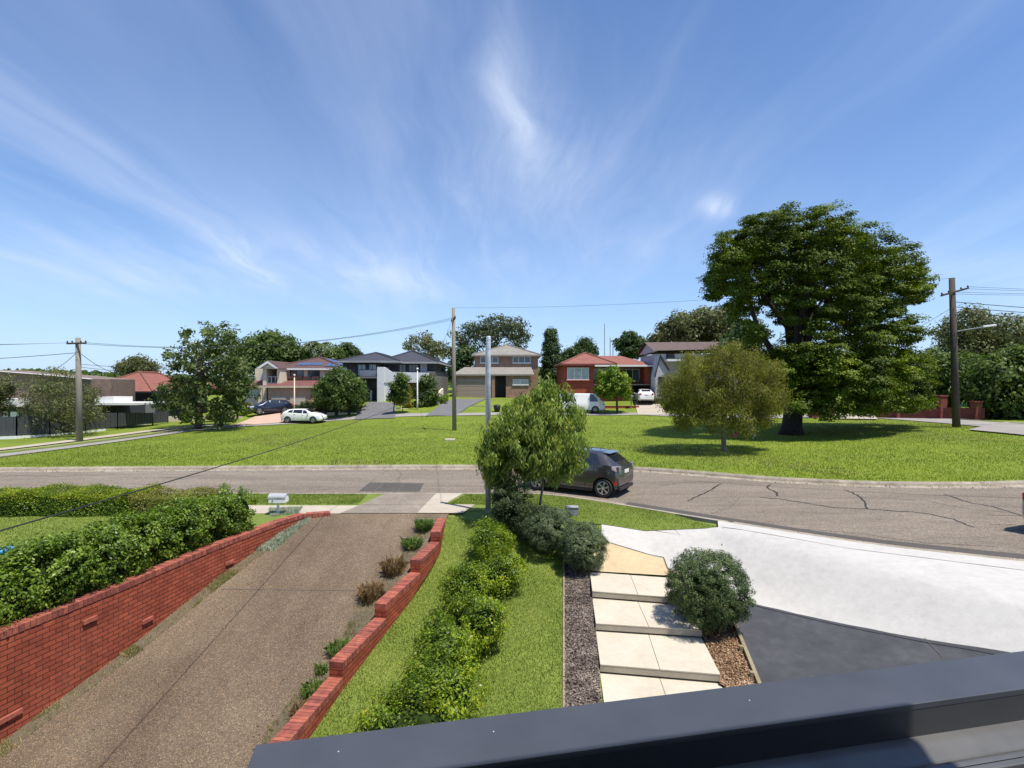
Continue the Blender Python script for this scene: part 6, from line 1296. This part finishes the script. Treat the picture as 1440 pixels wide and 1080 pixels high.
# ================================================================== toy slide and swing set under the big tree
x, yv = PX(1045,35), 35.0; z = GP(x, yv)
sl_ = thing('toy_slide', (x, yv, z), 'small red plastic slide with blue ladder under the weeping tree', 'slide')
REDP = plain('red_plastic', (.45,.02,.05), .4, var=.05); BLUP = plain('blue_plastic_bright', (.04,.12,.42), .4, var=.05)
ch = [(x-.75, z+.12), (x-.5, z+.18), (x-.1, z+.55), (x+.18, z+.85)]
m = MB()
for (a, b), (c, d) in zip(ch, ch[1:]):
    m.prism([(a,yv-.18,b),(c,yv-.18,d),(c,yv-.18,d+.04),(a,yv-.18,b+.04)], (0,.36,0)); m.prism([(a,yv-.22,b),(c,yv-.22,d),(c,yv-.22,d+.14),(a,yv-.22,b+.14)], (0,.04,0)); m.prism([(a,yv+.18,b),(c,yv+.18,d),(c,yv+.18,d+.14),(a,yv+.18,b+.14)], (0,.04,0))
m.build('chute', REDP, sl_)
m = MB(); 
for s in (-.2, .2): m.tube([(x+.18, yv+s, z+1.05), (x+.75, yv+s, z)], .04, 8)
for k in range(4): f = .2+k*.2; m.tube([(x+.18+.57*f, yv-.2, z+1.05*(1-f)), (x+.18+.57*f, yv+.2, z+1.05*(1-f))], .03, 6)
m.box(x+.12, x+.42, yv-.22, yv+.22, z+.80, z+.86); m.build('ladder', BLUP, sl_)
x, yv = PX(1156,40), 40.0; z = GP(x, yv)
for i, (px, hz2) in enumerate(((1156,.5),(1169,.45))):
    x = PX(px, yv); t = thing('swing', (x, yv, z+.5), ('left','right')[i]+' small rope swing seat hanging below the huge tree', 'swing'); MB().obox((x,yv,z+hz2), (.24,0,0), (0,.1,0), (0,0,.02)).build('seat', BLACK, t)
    m = MB(); [m.tube([(x+s*.22, yv, z+hz2), (x+s*.03, yv, z+4.2)], .012, 5) for s in (-1, 1)]; m.build('rope', WIRE, t)
# scraps on the grass
for px, py, r, lb in ((633,619,.14,'pale flat pit lid on the park grass near the middle pole'),):
    p = cast(px, py, G); o = MB().box(p[0]-.32, p[0]+.32, p[1]-.35, p[1]+.35, p[2]-.03, p[2]+.08).build('pit_lid', CONC, None, org=p, bevel=.01); tag(o, lb, 'pit lid')
p = cast(200, 597.5, G); o = MB().box(p[0]-.35, p[0]+.35, p[1]-.2, p[1]+.2, p[2], p[2]+.28).build('stone_block', R_WHITE, None, org=p, bevel=.03); tag(o, 'pale block on the verge grass near the charcoal fence', 'block')
# ================================================================== cars
def cr(pts, x):
    """smooth (monotone-ish) interpolation through profile points"""
    xs_ = [p[0] for p in pts]; ys_ = [p[1] for p in pts]
    if x <= xs_[0]: return ys_[0]
    if x >= xs_[-1]: return ys_[-1]
    for i in range(len(xs_)-1):
        if x <= xs_[i+1]:
            h = xs_[i+1]-xs_[i]; t = (x-xs_[i])/h; d = (ys_[i+1]-ys_[i])/h
            def sl(k):
                if k <= 0 or k >= len(xs_)-1: return d if k in (i, i+1) else 0
                a = (ys_[k]-ys_[k-1])/(xs_[k]-xs_[k-1]); b = (ys_[k+1]-ys_[k])/(xs_[k+1]-xs_[k])
                return 0 if a*b <= 0 else 2*a*b/(a+b)
            m0, m1 = sl(i), sl(i+1); t2, t3 = t*t, t*t*t
            return (2*t3-3*t2+1)*ys_[i] + (t3-2*t2+t)*h*m0 + (-2*t3+3*t2)*ys_[i+1] + (t3-t2)*h*m1
TYRE = plain('tyre', (.018,.018,.019), .75, var=.1); RIM = plain('alloy_rim', (.55,.56,.58), .28, metal=.8, var=.05); CGL = plain('tinted_glass', (.012,.014,.02), .05, spec=1.0, var=0)
CTR = plain('black_trim', (.02,.02,.022), .5, var=.1); LAMPR = plain('red_lens', (.35,.01,.012), .15, spec=.8, var=.1); LAMPC = plain('clear_lens', (.60,.62,.65), .12, spec=.9, metal=.3, var=.1); PLATE = plain('plate_white', (.70,.70,.66), .4, var=.03); ARCHM = plain('arch_liner', (.012,.012,.013), .9, var=0)
def car(loc, yaw, paint, label, cat, S, pitch=0.0):
    t = thing('parked_car', (0,0,0), label, cat); t.name = 'parked_car'
    L, Wd = S['L'], S['W']/2; top, belt, wid, rw = S['top'], S['belt'], S['wid'], S['roofw']; zb0 = S.get('zb', .20)
    def zt(x): return cr(top, x)
    def zbl(x): return min(cr(belt, x), zt(x)-.02)
    def hw(x): return cr(wid, x)*Wd
    def wr(x): return min(cr(rw, x)*Wd, hw(x)*.97)
    def low(x): return cr(S['low'], x)
    def sec(x):
        T, Bz, w_, r_, z0 = zt(x), zbl(x), hw(x), wr(x), low(x); hm = z0+(Bz-z0)*.55; P_ = [(0,z0),(w_*.86,z0),(w_*.965,z0+.07),(w_*1.0,z0+(hm-z0)*.5),(w_*1.012,hm),(w_*.995,Bz-(Bz-hm)*.35),(w_*.965,Bz)]
        g = T-Bz
        P_ += [(w_*.965+(r_-w_*.965)*.35, Bz+g*.33), (w_*.965+(r_-w_*.965)*.72, Bz+g*.66), (r_, T-min(.07, g*.25)), (r_*.90, T-min(.028, g*.12)), (r_*.6, T-.006*min(1, g*4)), (0, T)]
        return P_
    xs_ = [-L/2 + .0 + L*(.5-.5*math.cos(math.pi*k/56))*.5 + L*.5*k/56 for k in range(57)]
    V = []; Fc = []; n_ = 13
    for x in xs_:
        s = sec(x); full = s + [(-y, z) for y, z in s[-2:0:-1]]; V += [(x, y, z) for y, z in full]
    k_ = 24
    for i in range(len(xs_)-1):
        for j in range(k_): Fc.append((i*k_+j, i*k_+(j+1) % k_, (i+1)*k_+(j+1) % k_, (i+1)*k_+j))
    Fc.append(tuple(range(k_))); Fc.append(tuple(range((len(xs_)-1)*k_, len(xs_)*k_))[::-1])
    body = MB().add(V, Fc).build('body', paint, t, world=False)
    # wheel arches cut out of the shell
    R_w = S['R']; wx = S['wx']; ct = MB()
    for xw in wx:
        for s in (-1, 1): ct.lathe((xw, s*(Wd-.12), R_w), [(R_w+.055,-.20),(R_w+.055,.20)], 28, 'y')
    cut = ct.build('cutter', ARCHM, None, world=False); md = body.modifiers.new('b', 'BOOLEAN'); md.operation = 'DIFFERENCE'; md.object = cut; md.solver = 'EXACT'
    dg = bpy.context.evaluated_depsgraph_get(); dg.update(); nm = bpy.data.meshes.new_from_object(body.evaluated_get(dg)); body.modifiers.clear(); body.data = nm; bpy.data.objects.remove(cut)
    for p in nm.polygons: p.use_smooth = len(p.vertices) <= 5 and abs(p.normal.x) < .97
    if hasattr(nm, 'set_sharp_from_angle'): nm.set_sharp_from_angle(angle=R(32))
    if len(nm.materials) < 1: nm.materials.append(paint)
    while len(nm.materials) > 1: nm.materials.pop()
    for xw in wx:
        for s in (-1, 1): MB().lathe((xw, s*(Wd-.17), R_w), [(R_w+.05,-.12),(R_w+.05,.06)], 24, 'y').build('arch_liner', ARCHM, t, world=False)
    def side_y(x, z):
        s = sec(x)[3:10]
        for (y0, z0), (y1, z1) in zip(s, s[1:]):
            if z0 <= z <= z1 and z1 > z0: return y0+(y1-y0)*(z-z0)/(z1-z0)
        return s[0][0] if z < s[0][1] else s[-1][0]
    def side_patch(name, x0, x1, ztop, zbot, mat, off=.008, nx=10, par=None, sides=(-1, 1)):
        for s in sides:
            V = []; 
            for k in range(nx+1):
                x = x0+(x1-x0)*k/nx
                for j in range(5):
                    z = zbot(x)+(ztop(x)-zbot(x))*j/4; V.append((x, s*(side_y(x, z)+off), z))
            MB().add(V, [(k*5+j, (k+1)*5+j, (k+1)*5+j+1, k*5+j+1) for k in range(nx) for j in range(4)]).build(name, mat, par or t, smooth=True, world=False)
    for a, b, sa, sb in S['sidewin']:
        def tp(x, a=a, b=b, sa=sa, sb=sb):
            z1 = zt(x)-min(.085, (zt(x)-zbl(x))*.25); z0 = zbl(x)+.02; f = 1.0
            if sa and x < a+sa: f = min(f, (x-a)/sa)
            if sb and x > b-sb: f = min(f, (b-x)/sb)
            return z0+(z1-z0)*max(f, .02)
        side_patch('side_window', a, b, tp, lambda x: zbl(x)+.02, CGL, .006, 14)
    def top_patch(name, x0, x1, mat, inset, off=.008, nx=8, wf=None):
        V = []
        for k in range(nx+1):
            x = x0+(x1-x0)*k/nx; w_ = (wf(x) if wf else wr(x)-inset)
            d = .01; sl_ = (zt(x+d)-zt(x-d))/(2*d); nl = math.hypot(1, sl_); ox, oz = -sl_/nl*off, off/nl
            for j in range(9):
                y = -w_+2*w_*j/8; f = abs(y)/max(wr(x), .01); dz = 0 if f < .6 else (.022*min(1,(zt(x)-zbl(x))*4))*(f-.6)/.3
                V.append((x+ox, y, zt(x)-dz+oz))
        MB().add(V, [(k*9+j, (k+1)*9+j, (k+1)*9+j+1, k*9+j+1) for k in range(nx) for j in range(8)]).build(name, mat, t, smooth=True, world=False)
    top_patch('windscreen', S['ws'][0], S['ws'][1], CGL, .05)
    top_patch('rear_window', S['rg'][0], S['rg'][1], CGL, .07)
    # wheels
    for xw in wx:
        for s in (-1, 1):
            w_ = MB().lathe((xw, s*(Wd-.10), R_w), [(R_w*.70,-.09*s),(R_w*.95,-.09*s),(R_w,-.06*s),(R_w,.06*s),(R_w*.95,.09*s),(R_w*.70,.085*s),(R_w*.68,.0)], 30, 'y').build('tyre', TYRE, t, smooth=False, world=False)
            rb = MB().lathe((xw, s*(Wd-.10), R_w), [(R_w*.70,.088*s),(R_w*.66,.092*s),(R_w*.63,.05*s),(R_w*.62,.0*s)], 30, 'y', cap=False)
            dk = MB().lathe((xw, s*(Wd-.10), R_w), [(R_w*.64,.012*s),(R_w*.1,.03*s)], 24, 'y').build('brake', CTR, w_, world=False)
            for k in range(S.get('spokes', 5)*2):
                a = math.pi*2*k/(S.get('spokes', 5)*2) + (.16 if k % 2 else -.16)*(1 if S.get('pair', 1) else 0); u = Vector((math.cos(a), 0, math.sin(a))); c = Vector((xw, s*(Wd-.10)+s*.066, R_w))+u*R_w*.38
                rb.obox(c, u*R_w*.29, Vector((-u.z, 0, u.x))*R_w*.045, (0,.014,0))
            rb.lathe((xw, s*(Wd-.10), R_w), [(R_w*.17,.04*s),(R_w*.16,.085*s),(R_w*.05,.09*s)], 14, 'y'); rb.build('rim', RIM, w_, world=False)
    # trims: sills, bumpers, lamps, handles, mirrors, seams
    sk_ = MB()
    for s in (-1, 1): sk_.box(wx[0]+R_w+.09, wx[1]-R_w-.09, s*Wd*.90-.03, s*Wd*.90+.03, zb0-.04, zb0+.05)
    sk_.build('sill', CTR, t, world=False, bevel=.01)
    for s in (-1, 1):
        xm = S['mirror']; zm = zbl(xm)+.07; MB().obox((xm, s*(Wd+.08), zm), (.06,0,0), (0,.10,0), (0,0,.065)).build('mirror', paint if S.get('paintmirror', 1) else CTR, t, bevel=.03, world=False)
    for xh in S['handles']:
        for s in (-1, 1): z_ = zbl(xh)-.10; MB().obox((xh, s*(side_y(xh, z_)+.015), z_), (.085,0,0), (0,.015,0), (0,0,.018)).build('door_handle', paint, t, bevel=.008, world=False)
    for xsm, z0f, z1f in S['seams']:
        for s in (-1, 1):
            P_ = [(xsm+ (z_-.6)*.0, s*(side_y(xsm, z_)+.002), z_) for z_ in np.linspace(z0f, zbl(xsm), 7)]; MB().tube(P_, .006, 4).build('door_seam', CTR, t, world=False)
    xr = -L/2; zmid = S['lampz']
    for s in (-1, 1):
        side_patch('tail_lamp', xr+.05, xr+S['tl'][0], lambda x: zmid+S['tl'][1], lambda x: zmid-S['tl'][1]*(1-.7*max(0,(x-xr)/S['tl'][0])), S.get('lens', LAMPR), .012, 5, sides=(s,))
        MB().obox((xr+.03, s*hw(xr+.06)*.82, zmid), (.05,0,0), (0,hw(xr)*.14,0), (0,0,S['tl'][1])).build('tail_lamp', S.get('lens', LAMPR), t, bevel=.02, world=False)
        side_patch('headlamp', L/2-S['hl'][0], L/2-.06, lambda x: S['hlz']+S['hl'][1], lambda x: S['hlz']-S['hl'][1]*(.2+.8*max(0,(x-L/2+S['hl'][0])/S['hl'][0])), LAMPC, .012, 5, sides=(s,))
        MB().obox((L/2-.03, s*hw(L/2-.06)*.78, S['hlz']), (.045,0,0), (0,hw(L/2)*.16,0), (0,0,S['hl'][1]*.8)).build('headlamp', LAMPC, t, bevel=.02, world=False)
    if S.get('lens'):
        for s in (-1, 1): side_patch('reflector', xr+.05, xr+.15, lambda x: .54, lambda x: .42, LAMPR, .012, 4, sides=(s,))
    MB().box(L/2-.02, L/2+.012, -Wd*.55, Wd*.55, zb0+.05, zb0+.27).build('grille', CTR, t, bevel=.015, world=False)
    MB().box(L/2+.012, L/2+.025, -.19, .19, zb0+.16, zb0+.26).build('number_plate', PLATE, t, world=False)
    MB().box(-L/2-.02, -L/2+.05, -Wd*.72, Wd*.72, zb0+.02, zb0+.13).build('rear_valance', CTR, t, bevel=.015, world=False)
    zp = S.get('platez', .80); MB().box(-L/2-.02-S.get('platex',0), -L/2-.004-S.get('platex',0), -.19, .19, zp-.055, zp+.055).build('number_plate', PLATE, t, world=False)
    if S.get('spoiler'):
        x0 = S['rg'][1]; MB().prism([(x0-.20, -wr(x0)*.86, zt(x0)-.012), (x0+.06, -wr(x0)*.86, zt(x0)+.018), (x0+.02, -wr(x0)*.86, zt(x0)-.03)], (0, 2*wr(x0)*.86, 0)).build('roof_spoiler', paint, t, bevel=.008, world=False)
    if S.get('aerial'): xa = S['aerial']; MB().tube([(xa,0,zt(xa)), (xa-.14,0,zt(xa)+.13)], .006, 5).build('aerial', CTR, t, world=False)
    t.location = loc; t.rotation_euler = (0, -pitch, yaw); return t
HATCH = dict(L=3.9, W=1.70, R=.30, wx=(-1.33,1.16), low=[(-1.95,.38),(-1.8,.24),(-1.5,.20),(1.5,.20),(1.8,.22),(1.95,.34)],
    top=[(-1.95,.86),(-1.92,.98),(-1.82,1.06),(-1.30,1.40),(-.9,1.455),(-.1,1.47),(.35,1.42),(1.02,1.06),(1.5,.93),(1.85,.74),(1.95,.60)],
    belt=[(-1.95,.84),(-1.6,1.04),(-1.0,1.02),(0,.96),(.95,.90),(1.5,.80),(1.95,.56)], wid=[(-1.95,.80),(-1.85,.90),(-1.5,.98),(-1,1.0),(1.1,1.0),(1.6,.95),(1.85,.82),(1.95,.66)],
    roofw=[(-1.95,.60),(-1.7,.60),(-1.4,.60),(-1,.66),(.3,.70),(1.0,.78),(1.5,.74),(1.95,.5)], sidewin=[(-1.30,-.78,.20,0),(-.72,.12,0,0),(.18,.92,0,.55)], ws=(.38,.98), rg=(-1.74,-1.34), mirror=.72, handles=(-.62,.22), seams=[(-.75,.32,0),(.15,.26,0),(1.02-.08,.28,0)],
    lampz=.92, tl=(.20,.09), hl=(.42,.10), hlz=.68, spokes=6, spoiler=1, aerial=-.95, platez=.80, platex=.0)
DKP = plain('dark_grey_metallic_paint', (.075,.073,.072), .24, metal=.6, spec=.6, var=.06, coat=1.0); WHPT = plain('white_car_paint', (.80,.80,.79), .25, spec=.5, var=.02, coat=.8); NAVY = plain('navy_car_paint', (.018,.025,.05), .22, metal=.4, var=.05, coat=1.0); SILV = plain('silver_car_paint', (.28,.30,.34), .25, metal=.6, var=.05, coat=1.0)
H0 = dict(HATCH)
for key in ('low','top','belt','wid','roofw'): HATCH[key] = [(a*.965, b) for a, b in HATCH[key]]
HATCH['L'] = 3.76; HATCH['wx'] = (-1.40, 1.06); HATCH['rg'] = (-1.68, -1.29); HATCH['ws'] = (.36, .95)
HATCH['lens'] = plain('smoked_tail_lens', (.20,.17,.17), .15, spec=.9, var=.3, scale=9)
rwp = Vector((2.95, 17.95)); fwp = Vector((.86, 19.25)); dv = (fwp-rwp).normalized(); yaw = math.atan2(dv.y, dv.x)
# the picture points give the kerb side wheels; the centreline lies half a car width further out
nv = Vector((-dv.y, dv.x)); nv = nv if nv.y > 0 else -nv
mid = (rwp+fwp)/2 + nv*(.85-.10) + dv*.14 + Vector((0,.02))
car((mid.x, mid.y, zroad(mid.x, mid.y)), yaw, DKP, 'dark grey hatchback parked on the near kerb behind the drooping street tree', 'car', HATCH)
def oncar(px, py, Yd, yaw, paint, label, S, z=None, pitch=0, cat='car'):
    x = PX(px, Yd); z = GP(x, Yd)+.06 if z is None else z; return car((x, Yd, z), yaw, paint, label, cat, S, pitch)
H2 = dict(H0); H2.update(L=4.3, W=1.8, R=.32, wx=(-1.36,1.28)); k = 4.3/3.9
for key in ('low','top','belt','wid','roofw'): H2[key] = [(a*k, b) for a, b in H0[key]]
H2['top'] = [(a, b*.965 if b > 1.2 else b) for a, b in H2['top']]
H2['sidewin'] = [(a*k, b*k, c, d) for a, b, c, d in HATCH['sidewin']]; H2['ws'] = (.38*k,.98*k); H2['rg'] = (-1.74*k,-1.34*k); H2['mirror'] = .78; H2['spokes'] = 5; H2['aerial'] = 0
q_ = cast(428, 596.0, G); oncar(428, 597, q_[1]+.6, R(-4), WHPT, 'white hatchback on the side street below the cream house', H2)
SUV = dict(H2); SUV.update(L=4.5, R=.36, W=1.85)
SUV['top'] = [(a*1.045, b*1.10) for a, b in H2['top']]; SUV['belt'] = [(a*1.045, b*1.08) for a, b in H2['belt']]; SUV['low'] = [(a*1.045, b+.05) for a, b in H2['low']]; SUV['wid'] = [(a*1.045, b) for a, b in H2['wid']]; SUV['roofw'] = [(a*1.045, b) for a, b in H2['roofw']]
SUV['lampz'] = 1.02; SUV['hlz'] = .80; SUV['platez'] = .92
q_ = cast(380, 584, G); oncar(380, 585, q_[1]+.9, R(215), NAVY, 'navy small SUV on the terracotta driveway of the cream house', SUV)
q_ = cast(905, 571, G); oncar(905.5, 570, q_[1]+2.2, R(84), WHPT, 'white SUV seen from behind on the red house driveway', SUV)
VAN = dict(L=4.7, W=1.70, R=.33, wx=(-1.25,1.32), low=[(-2.35,.40),(-2.2,.26),(1.9,.26),(2.2,.28),(2.35,.40)],
    top=[(-2.35,1.2),(-2.33,1.75),(-2.2,1.93),(-1.8,1.99),(1.15,1.97),(1.45,1.88),(2.08,1.26),(2.24,1.10),(2.33,.85),(2.35,.6)],
    belt=[(-2.35,1.12),(-1,1.13),(1.5,1.12),(2.0,1.06),(2.35,.56)], wid=[(-2.35,.88),(-2.2,.96),(-1.8,1.0),(1.7,1.0),(2.1,.93),(2.35,.72)], roofw=[(-2.35,.80),(-2,.84),(1.2,.84),(1.9,.86),(2.35,.6)],
    sidewin=[(.78,1.78,0,.62)], ws=(1.38,2.0), rg=(-2.345,-2.32), mirror=1.62, handles=(.70,), seams=[(.66,.36,0),(1.86,.9,0),(-.6,.36,0)], lampz=1.0, tl=(.10,.16), hl=(.30,.10), hlz=.82, spokes=5, platez=.7, spoiler=0, aerial=0)
q_ = cast(818, 582, G); oncar(818, 581, q_[1]+.8, R(-3), WHPT, 'white cargo van parked on the far street before the red house', VAN, cat='van')
oncar(1570, 760, 13.6, R(18), SILV, 'silver blue car just entering the right edge of the street', H2, z=.03)
